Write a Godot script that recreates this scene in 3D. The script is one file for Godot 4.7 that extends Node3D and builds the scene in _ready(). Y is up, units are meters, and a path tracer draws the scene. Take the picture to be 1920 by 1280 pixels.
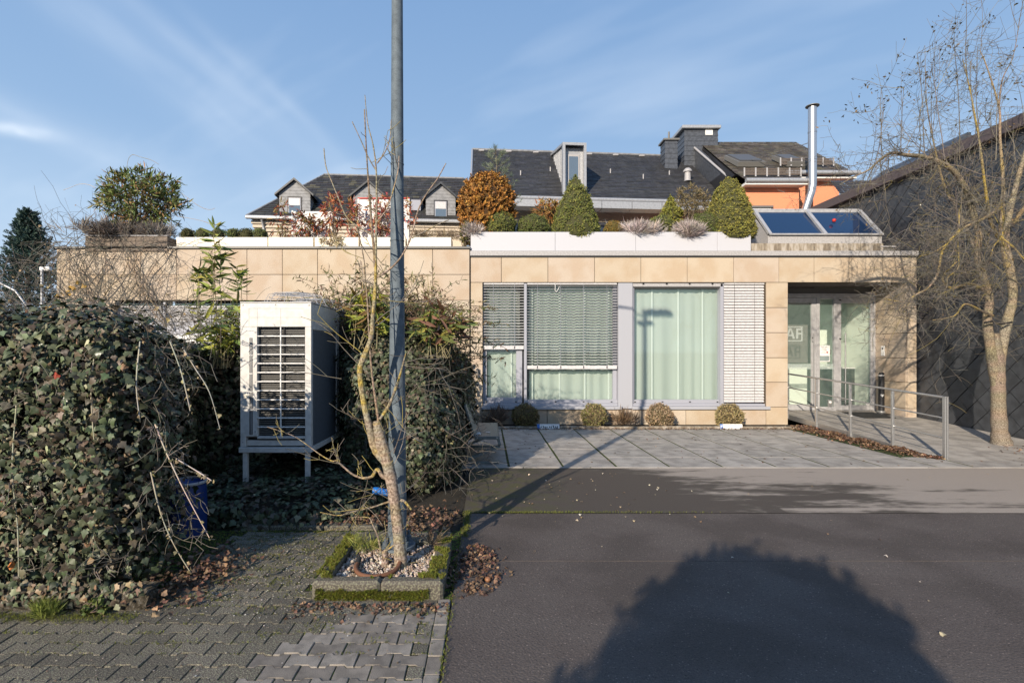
extends Node3D
# An office pavilion with a roof terrace, seen from its car park on a clear winter noon.
# Distances: x to the right, y up, z away from the photographer is negative. P(x, y, d) puts a point d metres ahead.

var R := RandomNumberGenerator.new()
var M := {}
var LEAF := {}
var NZ := FastNoiseLite.new()
const EYE := 1.7
const D := 12.5          # distance of the facade
const DL := 12.44         # distance of the left wing

class MB:
	var v := PackedVector3Array()
	var n := PackedVector3Array()
	var c := PackedColorArray()
	var ix := PackedInt32Array()
	var col := Color.WHITE
	var colored := false
	var smooth := false

	func vert(p: Vector3, nn := Vector3.UP) -> int:
		v.append(p)
		if smooth:
			n.append(nn)
		if colored:
			c.append(col)
		return v.size() - 1

	func tri(a: Vector3, b: Vector3, d: Vector3, out: Vector3) -> void:
		var k := v.size()
		vert(a, out); vert(b, out); vert(d, out)
		if (b - a).cross(d - a).dot(out) > 0.0:
			ix.append_array(PackedInt32Array([k, k + 2, k + 1]))
		else:
			ix.append_array(PackedInt32Array([k, k + 1, k + 2]))

	func quad(a: Vector3, b: Vector3, d: Vector3, e: Vector3, out: Vector3) -> void:
		var k := v.size()
		vert(a, out); vert(b, out); vert(d, out); vert(e, out)
		if (b - a).cross(d - a).dot(out) > 0.0:
			ix.append_array(PackedInt32Array([k, k + 2, k + 1, k, k + 3, k + 2]))
		else:
			ix.append_array(PackedInt32Array([k, k + 1, k + 2, k, k + 2, k + 3]))

	func face(a: Vector3, b: Vector3, d: Vector3, e: Vector3, inside: Vector3) -> void:
		var nn := (b - a).cross(d - a)
		if nn.length_squared() < 1e-14:
			nn = (d - a).cross(e - a)
		nn = nn.normalized()
		if nn.dot((a + b + d + e) / 4.0 - inside) < 0.0:
			nn = -nn
		quad(a, b, d, e, nn)

	# box from lo to hi with chamfered edges, then carried by t
	func box(lo: Vector3, hi: Vector3, bev := 0.0, t := Transform3D()) -> void:
		var ce := (lo + hi) / 2.0
		var h := (hi - lo).abs() / 2.0
		var q := [[], [], []]
		var b: float = minf(bev, minf(h.x, minf(h.y, h.z)) * 0.9)
		for i in 8:
			var s := Vector3(1 if i & 1 else -1, 1 if i & 2 else -1, 1 if i & 4 else -1)
			q[0].append(t * (ce + s * (h - Vector3(0, b, b))))
			q[1].append(t * (ce + s * (h - Vector3(b, 0, b))))
			q[2].append(t * (ce + s * (h - Vector3(b, b, 0))))
		var m := t * ce
		for a in 3:
			var u := 1 << ((a + 1) % 3)
			var w := 1 << ((a + 2) % 3)
			for side in 2:
				var o := side << a
				face(q[a][o], q[a][o | u], q[a][o | u | w], q[a][o | w], m)
		if b <= 0.0:
			return
		for a in 3:
			var a1 := (a + 1) % 3
			var a2 := (a + 2) % 3
			for k in 4:
				var o := ((k & 1) << a1) | ((k >> 1) << a2)
				var o2 := o | (1 << a)
				face(q[a1][o], q[a1][o2], q[a2][o2], q[a2][o], m)
		for i in 8:
			var nn: Vector3 = (t.basis * Vector3(1 if i & 1 else -1, 1 if i & 2 else -1, 1 if i & 4 else -1)).normalized()
			tri(q[0][i], q[1][i], q[2][i], nn)

	# hexahedron from its bottom and top rings of four
	func hexa(lo: Array, hi: Array) -> void:
		var m := Vector3.ZERO
		for i in 4:
			m += lo[i] + hi[i]
		m /= 8.0
		face(lo[0], lo[1], lo[2], lo[3], m)
		face(hi[0], hi[1], hi[2], hi[3], m)
		for i in 4:
			var j := (i + 1) % 4
			face(lo[i], lo[j], hi[j], hi[i], m)

	func tube(pts: Array, rad: Array, sides := 6, cap := true, cols: Array = []) -> void:
		smooth = true
		var up := Vector3(0.13, 0.21, 0.97)
		var k0 := v.size()
		var m := pts.size()
		for i in m:
			var d: Vector3 = (pts[mini(i + 1, m - 1)] - pts[maxi(i - 1, 0)]).normalized()
			if absf(d.dot(up)) > 0.95:
				up = Vector3(0.9, 0.3, 0.1)
			var x := up.cross(d).normalized()
			var y := d.cross(x).normalized()
			up = y
			if cols.size():
				col = cols[i]
			for s in sides:
				var an := TAU * s / sides
				var o := x * cos(an) + y * sin(an)
				vert(pts[i] + o * rad[i], o)
		for i in m - 1:
			for s in sides:
				var a := k0 + i * sides + s
				var b := k0 + i * sides + (s + 1) % sides
				ix.append_array(PackedInt32Array([a, b, b + sides, a, b + sides, a + sides]))
		if cap:
			for e in [0, m - 1]:
				var d2: Vector3 = (pts[e] - pts[1 if e == 0 else m - 2]).normalized()
				var ring := []
				for s in sides:
					ring.append(v[k0 + e * sides + s])
				var k := v.size()
				vert(pts[e], d2)
				for s in sides:
					vert(ring[s], d2)
				for s in sides:
					var a := k + 1 + s
					var b := k + 1 + (s + 1) % sides
					if (v[a] - v[k]).cross(v[b] - v[k]).dot(d2) > 0.0:
						ix.append_array(PackedInt32Array([k, b, a]))
					else:
						ix.append_array(PackedInt32Array([k, a, b]))

	# surface of revolution about the y axis through at: profile of Vector2(radius, height)
	func lathe(at: Vector3, prof: Array, sides := 24, t := Basis()) -> void:
		smooth = true
		for i in prof.size() - 1:
			var p: Vector2 = prof[i]
			var q: Vector2 = prof[i + 1]
			var dd := q - p
			var nr := Vector2(dd.y, -dd.x).normalized()
			var k := v.size()
			for s in sides + 1:
				var an := TAU * s / sides
				var o := Vector3(cos(an), 0, sin(an))
				var nn := t * (o * nr.x + Vector3.UP * nr.y)
				vert(at + t * (o * p.x + Vector3.UP * p.y), nn)
				vert(at + t * (o * q.x + Vector3.UP * q.y), nn)
			for s in sides:
				var a := k + s * 2
				ix.append_array(PackedInt32Array([a, a + 2, a + 3, a, a + 3, a + 1]))

	func mesh() -> ArrayMesh:
		var arr := []
		arr.resize(Mesh.ARRAY_MAX)
		arr[Mesh.ARRAY_VERTEX] = v
		if smooth:
			# a tube's winding may be inside out: turn each triangle to agree with its normals
			for i in range(0, ix.size(), 3):
				var a := ix[i]
				var b := ix[i + 1]
				var d := ix[i + 2]
				if (v[b] - v[a]).cross(v[d] - v[a]).dot(n[a] + n[b] + n[d]) > 0.0:
					ix[i + 1] = d
					ix[i + 2] = b
			arr[Mesh.ARRAY_NORMAL] = n
		if colored:
			arr[Mesh.ARRAY_COLOR] = c
		arr[Mesh.ARRAY_INDEX] = ix
		var m := ArrayMesh.new()
		m.add_surface_from_arrays(Mesh.PRIMITIVE_TRIANGLES, arr)
		return m


func P(x: float, y: float, d: float) -> Vector3:
	return Vector3(x, y, -d)

# facade measures: plan metres of the elevation drawing (80 units to the metre, ground line at 797)
func fx(u: float) -> float:
	return (u - 912.0) * 0.001 * D
func fy(u: float) -> float:
	return EYE - (u - 661.0) * 0.001 * D
func lx(u: float) -> float:
	return (u - 912.0) * 0.001 * DL
func ly(u: float) -> float:
	return EYE - (u - 661.0) * 0.001 * DL
func at(u: float, w: float, d: float) -> Vector3:
	return P((u - 912.0) * 0.001 * d, EYE - (w - 661.0) * 0.001 * d, d)

func rf(a: float, b: float) -> float:
	return R.randf_range(a, b)

func lin(r: float, g: float, b: float) -> Color:
	return Color(r, g, b)

func tag(o: Node3D, label: String, category := "", group := "", kind := "") -> Node3D:
	if label: o.set_meta("label", label)
	if category: o.set_meta("category", category)
	if group: o.set_meta("group", group)
	if kind: o.set_meta("kind", kind)
	return o

var used := {}
func numbered(called: String, parent: Node) -> String:
	var key := "%d/%s" % [parent.get_instance_id(), called]
	var k: int = used.get(key, 0)
	used[key] = k + 1
	return called if k == 0 else "%s_%03d" % [called, k]

func thing(called: String, label: String, category: String, where := Vector3.ZERO, turn := 0.0, group := "") -> Node3D:
	var o := Node3D.new()
	o.name = numbered(called, self)
	add_child(o, true)
	o.position = where
	o.rotation.y = turn
	return tag(o, label, category, group)

func put(called: String, mesh: Mesh, m: Material, parent: Node = self, where := Vector3.ZERO) -> MeshInstance3D:
	var o := MeshInstance3D.new()
	o.name = numbered(called, parent)
	o.mesh = mesh
	o.material_override = m
	o.position = where
	parent.add_child(o, true)
	return o

func box(called: String, lo: Vector3, hi: Vector3, m: Material, parent: Node = self, bev := 0.004) -> MeshInstance3D:
	var b := MB.new()
	b.box(lo, hi, bev)
	return put(called, b.mesh(), m, parent)

func scatter(called: String, mesh: Mesh, m: Material, where: Array, tint: Array, parent: Node = self) -> MultiMeshInstance3D:
	var mm := MultiMesh.new()
	mm.transform_format = MultiMesh.TRANSFORM_3D
	mm.use_colors = true
	mm.mesh = mesh
	mm.instance_count = where.size()
	for i in where.size():
		mm.set_instance_transform(i, where[i])
		mm.set_instance_color(i, tint[i])
	var o := MultiMeshInstance3D.new()
	o.name = numbered(called, parent)
	o.multimesh = mm
	o.material_override = m
	parent.add_child(o, true)
	o.set_meta("kind", "stuff")
	return o

# a basis whose z looks along nn, rolled, of that size
func facing(nn: Vector3, roll: float, size: float) -> Basis:
	var z := nn.normalized()
	var x := Vector3.UP.cross(z)
	if x.length() < 0.05:
		x = Vector3.RIGHT
	x = x.normalized()
	var y := z.cross(x)
	return Basis(x * cos(roll) + y * sin(roll), y * cos(roll) - x * sin(roll), z).scaled_local(Vector3.ONE * size)

# a basis whose y runs along d
func along(d: Vector3, roll: float, size: float) -> Basis:
	var y := d.normalized()
	var x := y.cross(Vector3(0.31, 0.17, 0.93))
	if x.length() < 0.05:
		x = y.cross(Vector3.RIGHT)
	x = x.normalized()
	var z := x.cross(y)
	return Basis(x * cos(roll) + z * sin(roll), y, z * cos(roll) - x * sin(roll)).scaled_local(Vector3.ONE * size)

func rdir() -> Vector3:
	return Vector3(R.randfn(), R.randfn(), R.randfn()).normalized()

func shade(base: Color, spread: float) -> Color:
	var k := exp(R.randfn() * spread)
	return Color(base.r * k * rf(0.9, 1.1), base.g * k, base.b * k * rf(0.88, 1.12))

func pick(list: Array) -> Color:
	return list[R.randi() % list.size()]

# ---------- textures and materials ----------
func tex(noise_seed: int, freq: float, cols: Array, offs: Array, size := 512, kind := FastNoiseLite.TYPE_SIMPLEX_SMOOTH, octaves := 4, warp := 0.0) -> NoiseTexture2D:
	var f := FastNoiseLite.new()
	f.seed = noise_seed
	f.noise_type = kind
	f.frequency = freq
	f.fractal_octaves = octaves
	if octaves == 1:
		f.fractal_type = FastNoiseLite.FRACTAL_NONE
	if warp > 0.0:
		f.domain_warp_enabled = true
		f.domain_warp_amplitude = warp
	var g := Gradient.new()
	g.colors = PackedColorArray(cols)
	g.offsets = PackedFloat32Array(offs)
	var t := NoiseTexture2D.new()
	t.width = size
	t.height = size
	t.seamless = true
	t.seamless_blend_skirt = 0.15
	t.noise = f
	t.color_ramp = g
	return t

func mat(c: Color, rough := 0.8, fine: Texture2D = null, fine_m := 1.0, wide: Texture2D = null, wide_m := 4.0, bump: Texture2D = null, bump_cm := 0.3, bump_m := 1.0) -> StandardMaterial3D:
	var m := StandardMaterial3D.new()
	m.albedo_color = c.linear_to_srgb()
	m.roughness = rough
	m.cull_mode = BaseMaterial3D.CULL_DISABLED
	if fine or bump:
		m.uv1_triplanar = true
		m.uv1_world_triplanar = true
		m.uv1_scale = Vector3.ONE / fine_m
		m.uv1_triplanar_sharpness = 4.0
	if fine:
		m.albedo_texture = fine
	if wide:
		m.detail_enabled = true
		m.detail_albedo = wide
		m.detail_blend_mode = BaseMaterial3D.BLEND_MODE_MUL
		m.detail_uv_layer = BaseMaterial3D.DETAIL_UV_2
		m.uv2_triplanar = true
		m.uv2_world_triplanar = true
		m.uv2_scale = Vector3.ONE / wide_m
	if bump:
		m.heightmap_enabled = true
		m.heightmap_texture = bump
		m.heightmap_scale = bump_cm
	return m

# bituminous aggregate: dark binder with chips of many greys, some of them pale
func aggregate() -> ImageTexture:
	R.seed = 19
	var im := Image.create(1024, 1024, false, Image.FORMAT_RGB8)
	for j in 1024:
		for i in 1024:
			var k := 0.50 + 0.22 * R.randf()
			im.set_pixel(i, j, Color(k, k * 0.985, k * 0.975))
	for i in 30000:
		var k := 0.42 + 0.34 * R.randf()
		if i % 9 == 0:
			k = rf(0.78, 1.0)
		var s := 1 + R.randi() % 3
		im.fill_rect(Rect2i(R.randi() % 1021, R.randi() % 1021, s, s), Color(k, k * 0.98, k * 0.96))
	return ImageTexture.create_from_image(im)

func tinted(m: StandardMaterial3D) -> StandardMaterial3D:
	m.vertex_color_use_as_albedo = true
	return m

func g(k: float) -> Color:
	return Color(k, k, k)

func materials() -> void:
	var fine := tex(1, 0.09, [g(0.86), g(0.96), g(1.0)], [0.2, 0.55, 0.8], 512, FastNoiseLite.TYPE_SIMPLEX, 4)
	var blot := tex(2, 0.012, [g(0.84), g(0.95), g(1.0)], [0.25, 0.5, 0.75], 512, FastNoiseLite.TYPE_SIMPLEX_SMOOTH, 5)
	var speck := tex(3, 0.16, [g(0.76), g(0.90), g(0.94), g(1.0)], [0.2, 0.5, 0.7, 0.86], 1024, FastNoiseLite.TYPE_SIMPLEX, 2)
	var grit := tex(14, 0.11, [g(0.40), g(0.62), g(0.68), g(0.80), g(1.0)], [0.2, 0.45, 0.62, 0.74, 0.86], 1024, FastNoiseLite.TYPE_SIMPLEX, 3)
	var grainb := tex(4, 0.25, [g(0.0), g(1.0)], [0.2, 0.8], 512, FastNoiseLite.TYPE_SIMPLEX, 3)
	var barkt := tex(5, 0.05, [Color(0.62, 0.58, 0.54), Color(0.82, 0.79, 0.75), Color(0.96, 0.94, 0.9)], [0.3, 0.52, 0.8], 512, FastNoiseLite.TYPE_SIMPLEX, 5, 18.0)
	var barkb := tex(6, 0.04, [g(0.0), g(1.0)], [0.3, 0.7], 512, FastNoiseLite.TYPE_SIMPLEX, 5, 20.0)
	var streak := tex(7, 0.03, [g(0.93), g(0.98), g(1.0)], [0.3, 0.55, 0.8], 512, FastNoiseLite.TYPE_SIMPLEX_SMOOTH, 4)
	var lichen := tex(8, 0.045, [Color(0.66, 0.64, 0.62), Color(0.80, 0.78, 0.74), Color(1, 1, 0.95), Color(0.95, 1.0, 0.80)], [0.3, 0.6, 0.68, 0.9], 512, FastNoiseLite.TYPE_SIMPLEX, 3)
	# stone cladding, a warm sandstone
	M.stone = []
	for k in 5:
		var m := mat([lin(0.545, 0.455, 0.345), lin(0.565, 0.47, 0.355), lin(0.57, 0.485, 0.385), lin(0.535, 0.44, 0.345), lin(0.55, 0.46, 0.37)][k], 0.78, fine, 0.9, tex(20 + k, 0.009, [Color(0.965, 0.94, 0.91), Color(0.985, 0.975, 0.965), g(1.0)], [0.25, 0.5, 0.7], 256), 1.7, grainb, 0.05)
		M.stone.append(m)
	M.core = mat(lin(0.10, 0.075, 0.05), 0.9)
	M.concrete = mat(lin(0.36, 0.335, 0.30), 0.85, speck, 1.4, blot, 3.0, grainb, 0.1)
	M.dirty = mat(lin(0.40, 0.36, 0.31), 0.85, tex(9, 0.014, [Color(0.70, 0.67, 0.63), Color(0.86, 0.84, 0.80), g(1.0)], [0.25, 0.5, 0.75], 512, FastNoiseLite.TYPE_SIMPLEX, 5), 0.9)
	M.dirty.uv1_scale = Vector3(0.85, 0.22, 0.85)
	M.slab = []
	for k in 4:
		M.slab.append(mat([lin(0.53, 0.49, 0.44), lin(0.50, 0.465, 0.415), lin(0.565, 0.525, 0.47), lin(0.515, 0.475, 0.425)][k], 0.85, speck, 1.2, blot, 2.2, grainb, 0.12))
	M.asphalt = mat(lin(0.295, 0.25, 0.222), 0.86, aggregate(), 2.6, tex(10, 0.010, [Color(0.86, 0.85, 0.84), Color(0.95, 0.94, 0.94), g(1.0)], [0.25, 0.5, 0.75], 512, FastNoiseLite.TYPE_SIMPLEX, 5), 7.0, grainb, 0.25)
	M.apron = tinted(mat(lin(1, 1, 1), 0.88, speck, 1.3, null, 1.0, grainb, 0.15))
	M.earth = mat(lin(0.055, 0.045, 0.03), 0.95, speck, 0.9, blot, 2.0, grainb, 1.2)
	M.field = mat(lin(0.09, 0.085, 0.075), 0.95, fine, 3.0, blot, 30.0)
	M.joint = mat(lin(0.095, 0.11, 0.028), 0.95, tex(11, 0.03, [Color(0.35, 0.3, 0.25), Color(0.55, 0.6, 0.3), Color(0.8, 1.0, 0.35)], [0.35, 0.5, 0.65], 512), 0.8, null, 1.0, grainb, 0.8)
	M.paver = []
	for k in 6:
		var old := k < 3
		var m := mat([lin(0.70, 0.65, 0.56), lin(0.54, 0.50, 0.44), lin(0.80, 0.74, 0.645), lin(0.35, 0.31, 0.262), lin(0.295, 0.26, 0.22), lin(0.39, 0.35, 0.30)][k], 0.88, grit if old else speck, 0.8 if old else 1.0, lichen if old else blot, 0.35 if old else 0.8, grit if old else grainb, 0.5 if old else 0.15)
		M.paver.append(m)
	M.kerb = mat(lin(0.30, 0.28, 0.245), 0.9, speck, 0.8, lichen, 0.5, grainb, 0.4)
	M.rough_wall = mat(lin(0.46, 0.42, 0.35), 0.92, tex(12, 0.03, [Color(0.45, 0.42, 0.33), Color(0.78, 0.73, 0.65), g(1.0)], [0.3, 0.52, 0.8], 512), 0.6, grit, 0.9, grit, 1.6)
	# metals and paints
	M.alu = mat(lin(0.46, 0.46, 0.47), 0.42, streak, 2.0)
	M.alu.metallic = 0.25
	M.frame = mat(lin(0.33, 0.34, 0.39), 0.45)
	M.pillar = mat(lin(0.36, 0.37, 0.41), 0.5)
	M.trim = mat(lin(0.43, 0.42, 0.425), 0.55, fine, 2.0)
	M.coping = mat(lin(0.17, 0.165, 0.155), 0.5, fine, 1.0)
	M.planter_white = mat(lin(0.50, 0.505, 0.545), 0.5)
	M.cream = mat(lin(0.88, 0.81, 0.67), 0.6, streak, 2.0)
	M.wood = mat(lin(0.24, 0.19, 0.15), 0.8, streak, 0.4, blot, 0.6)
	M.white = mat(lin(0.80, 0.79, 0.77), 0.6, streak, 1.0)
	M.slat = mat(lin(0.60, 0.59, 0.60), 0.4, streak, 1.2)
	M.slat_grey = mat(lin(0.40, 0.40, 0.40), 0.42, streak, 1.2)
	M.dark = mat(lin(0.018, 0.018, 0.02), 0.5)
	M.rubber = mat(lin(0.02, 0.02, 0.02), 0.8)
	M.steel = mat(lin(0.50, 0.50, 0.50), 0.35, streak, 0.5)
	M.steel.metallic = 0.75
	M.zinc = mat(lin(0.40, 0.41, 0.43), 0.45, streak, 1.5)
	M.zinc.metallic = 0.3
	M.flue = mat(lin(0.55, 0.56, 0.58), 0.36, streak, 0.6)
	M.flue.metallic = 0.85
	M.pole = mat(lin(0.15, 0.185, 0.215), 0.62, fine, 0.6, blot, 0.7)
	M.pole.metallic_specular = 0.3
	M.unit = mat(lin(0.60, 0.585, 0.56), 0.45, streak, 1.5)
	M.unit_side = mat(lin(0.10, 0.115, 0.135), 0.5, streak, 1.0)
	M.barrel = mat(lin(0.008, 0.035, 0.17), 0.45, fine, 0.5)
	M.blue = mat(lin(0.01, 0.13, 0.45), 0.4)
	M.bench = mat(lin(0.20, 0.235, 0.235), 0.45, fine, 0.5, blot, 0.8)
	M.red = mat(lin(0.5, 0.03, 0.02), 0.5)
	M.guard = mat(lin(0.12, 0.095, 0.08), 0.8)
	M.shade = mat(lin(0.085, 0.09, 0.10), 0.6)
	M.rust = mat(lin(0.19, 0.085, 0.045), 0.8, fine, 0.3)
	M.orange = mat(lin(0.80, 0.31, 0.165), 0.85, fine, 1.5)
	M.plaster = mat(lin(0.66, 0.57, 0.46), 0.85, fine, 1.5)
	M.slate_wall = []
	for k in 4:
		M.slate_wall.append(mat(lin(0.062, 0.068, 0.079) * [1.0, 0.9, 1.12, 1.02][k], 0.42, fine, 0.9, blot, 1.5, grainb, 0.06))
	M.slate = tinted(mat(lin(1, 1, 1), 0.55, fine, 0.6, blot, 3.5))
	M.grey_slate = mat(lin(0.31, 0.315, 0.33), 0.6, fine, 0.5, blot, 1.5)
	M.chimney_slate = mat(lin(0.085, 0.095, 0.115), 0.5, fine, 0.5, blot, 1.0)
	M.fascia_brown = mat(lin(0.10, 0.078, 0.08), 0.6, fine, 0.6)
	# glass
	M.glass = StandardMaterial3D.new()
	M.glass.transparency = BaseMaterial3D.TRANSPARENCY_ALPHA
	M.glass.albedo_color = Color(0.75, 0.9, 0.85, 0.06)
	M.glass.roughness = 0.02
	M.glass.metallic_specular = 0.62
	M.glass.cull_mode = BaseMaterial3D.CULL_DISABLED
	M.solar = mat(lin(0.012, 0.03, 0.075), 0.06)
	M.solar.metallic_specular = 0.75
	M.pane = mat(lin(0.10, 0.14, 0.19), 0.05)
	M.pane.metallic_specular = 0.9
	M.curtain = mat(lin(0.365, 0.425, 0.385), 0.9, tex(13, 0.12, [g(0.9), g(1.0)], [0.3, 0.7], 256), 0.5)
	M.seam = mat(lin(0.50, 0.57, 0.53), 0.9)
	M.inner = mat(lin(0.66, 0.75, 0.65), 0.9)
	M.inner_floor = mat(lin(0.22, 0.20, 0.15), 0.6)
	# plants
	M.leaf = tinted(mat(lin(1, 1, 1), 0.5))
	M.leaf.metallic_specular = 0.35
	M.leaf.backlight_enabled = true
	M.leaf.backlight = Color(0.25, 0.25, 0.25)
	M.ivy = tinted(mat(lin(1, 1, 1), 0.5))
	M.ivy.metallic_specular = 0.4
	M.ivy.backlight_enabled = true
	M.ivy.backlight = Color(0.16, 0.16, 0.16)
	M.leaf_dull = tinted(mat(lin(1, 1, 1), 0.7))
	M.leaf_dull.backlight_enabled = true
	M.leaf_dull.backlight = Color(0.3, 0.3, 0.3)
	M.bark = tinted(mat(lin(1.25, 1.22, 1.2), 0.9, barkt, 0.75, speck, 0.4, barkt, 0.5))
	M.twig = tinted(mat(lin(1, 1, 1), 0.85))
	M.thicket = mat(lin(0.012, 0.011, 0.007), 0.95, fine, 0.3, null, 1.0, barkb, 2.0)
	M.gravel = tinted(mat(lin(1, 1, 1), 0.85, fine, 0.2))

# ---------- leaf shapes ----------
func fan(outline: Array, hump: float) -> ArrayMesh:
	# a curved leaf: vein point, an inner ring and the lobed margin, smoothly shaded
	var b := MB.new()
	b.smooth = true
	var n := outline.size()
	b.vert(Vector3(0, 0.05, hump), Vector3.BACK)
	for ring in 2:
		for i in n:
			var p: Vector2 = outline[i]
			var k: float = 0.55 if ring == 0 else 1.0
			var q := p * k
			var fold := absf(q.x) * 0.22
			b.vert(Vector3(q.x, q.y, hump * (1.0 - 2.4 * q.length() * q.length()) + fold * hump * 4.0 - hump * 0.3 * ring), Vector3(q.x * 1.1 - signf(q.x) * 0.25, q.y * 0.9, 1).normalized())
	for i in n:
		var j := (i + 1) % n
		b.ix.append_array(PackedInt32Array([0, 1 + i, 1 + j, 1 + i, 1 + n + i, 1 + n + j, 1 + i, 1 + n + j, 1 + j]))
	return b.mesh()

func leaves() -> void:
	# five-lobed ivy leaf, about one unit wide, its tip down
	LEAF.ivy = fan([Vector2(0, 0.32), Vector2(0.22, 0.42), Vector2(0.36, 0.2), Vector2(0.52, 0.08), Vector2(0.3, -0.1), Vector2(0.2, -0.3), Vector2(0.0, -0.62), Vector2(-0.2, -0.3), Vector2(-0.3, -0.1), Vector2(-0.52, 0.08), Vector2(-0.36, 0.2), Vector2(-0.22, 0.42)], 0.09)
	LEAF.oval = fan([Vector2(0, 0.5), Vector2(0.2, 0.2), Vector2(0.22, -0.1), Vector2(0, -0.5), Vector2(-0.22, -0.1), Vector2(-0.2, 0.2)], 0.07)
	# crumpled dry leaf
	var b := MB.new()
	var ring := []
	for i in 8:
		var a := TAU * i / 8
		ring.append(Vector3(cos(a) * (0.5 if i % 2 else 0.32), sin(a) * 0.42, 0.16 * sin(a * 2.0 + 0.6)))
	for i in 8:
		b.tri(Vector3(0, 0, 0.05), ring[i], ring[(i + 1) % 8], Vector3.BACK)
	LEAF.dry = b.mesh()
	# lance-shaped blade along y, folded and drooping
	b = MB.new()
	var w := [0.02, 0.085, 0.1, 0.07, 0.004]
	var mid := []
	for i in 5:
		var t := i / 4.0
		mid.append(Vector3(0, t, -0.28 * t * t))
	for i in 4:
		for s in [-1.0, 1.0]:
			b.quad(mid[i], mid[i + 1], mid[i + 1] + Vector3(w[i + 1] * s, 0, 0.03), mid[i] + Vector3(w[i] * s, 0, 0.03), Vector3.BACK)
	LEAF.blade = b.mesh()
	# a sprig: small leaves round a short stem along y
	LEAF.sprig = sprig(7, 0.34, 0.15, 0.75)
	LEAF.fine_sprig = sprig(9, 0.42, 0.06, 0.35)
	LEAF.tuft = sprig(12, 0.9, 0.025, 0.5)
	LEAF.spray = sprig(14, 0.3, 0.07, 0.55)
	# pebble
	b = MB.new()
	b.smooth = true
	var sp := SphereMesh.new()
	sp.radius = 0.5
	sp.height = 0.75
	sp.radial_segments = 7
	sp.rings = 4
	LEAF.pebble = sp

func sprig(count: int, size: float, wide: float, lean: float) -> ArrayMesh:
	R.seed = 77 + count
	var b := MB.new()
	for i in count:
		var a := i * 2.4
		var h := float(i) / count
		var o := Vector3(cos(a), 0, sin(a))
		var d := (o * lean + Vector3.UP * (1.0 - lean * 0.5) + rdir() * 0.15).normalized()
		var x := d.cross(Vector3(0.2, 0.9, 0.3)).normalized() * wide
		var p := Vector3(0, h * 0.7, 0)
		var k := size * rf(0.8, 1.2)
		b.quad(p, p + d * k * 0.5 + x, p + d * k, p + d * k * 0.5 - x, d.cross(x))
	return b.mesh()

func camera_and_light() -> void:
	var cam := Camera3D.new()
	cam.name = "camera"
	cam.projection = Camera3D.PROJECTION_FRUSTUM
	cam.near = 0.1
	cam.far = 900.0
	cam.size = 0.128              # an 18.75 mm lens on full frame, shifted a little
	cam.frustum_offset = Vector2(0.0048, 0.0021)
	cam.position = Vector3(0, EYE, 0)
	add_child(cam)
	cam.current = true
	var sun := DirectionalLight3D.new()
	sun.name = "sun"
	sun.light_energy = 1.6
	sun.light_color = Color(1.0, 0.94, 0.855)
	sun.light_angular_distance = 0.5
	sun.shadow_enabled = true
	var el := deg_to_rad(20.5)
	var az := deg_to_rad(28.4)
	var dir := Vector3(sin(az) * cos(el), -sin(el), -cos(az) * cos(el))
	add_child(sun)
	sun.look_at_from_position(Vector3.ZERO, dir, Vector3.UP)
	var sky := Sky.new()
	sky.sky_material = sky_material()
	var e := Environment.new()
	e.background_mode = Environment.BG_SKY
	e.sky = sky
	e.tonemap_mode = Environment.TONE_MAPPER_LINEAR
	e.tonemap_exposure = 1.28
	e.sdfgi_enabled = true
	e.ssao_enabled = true
	e.ssil_enabled = true
	var we := WorldEnvironment.new()
	we.name = "world_environment"
	we.environment = e
	add_child(we)

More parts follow.
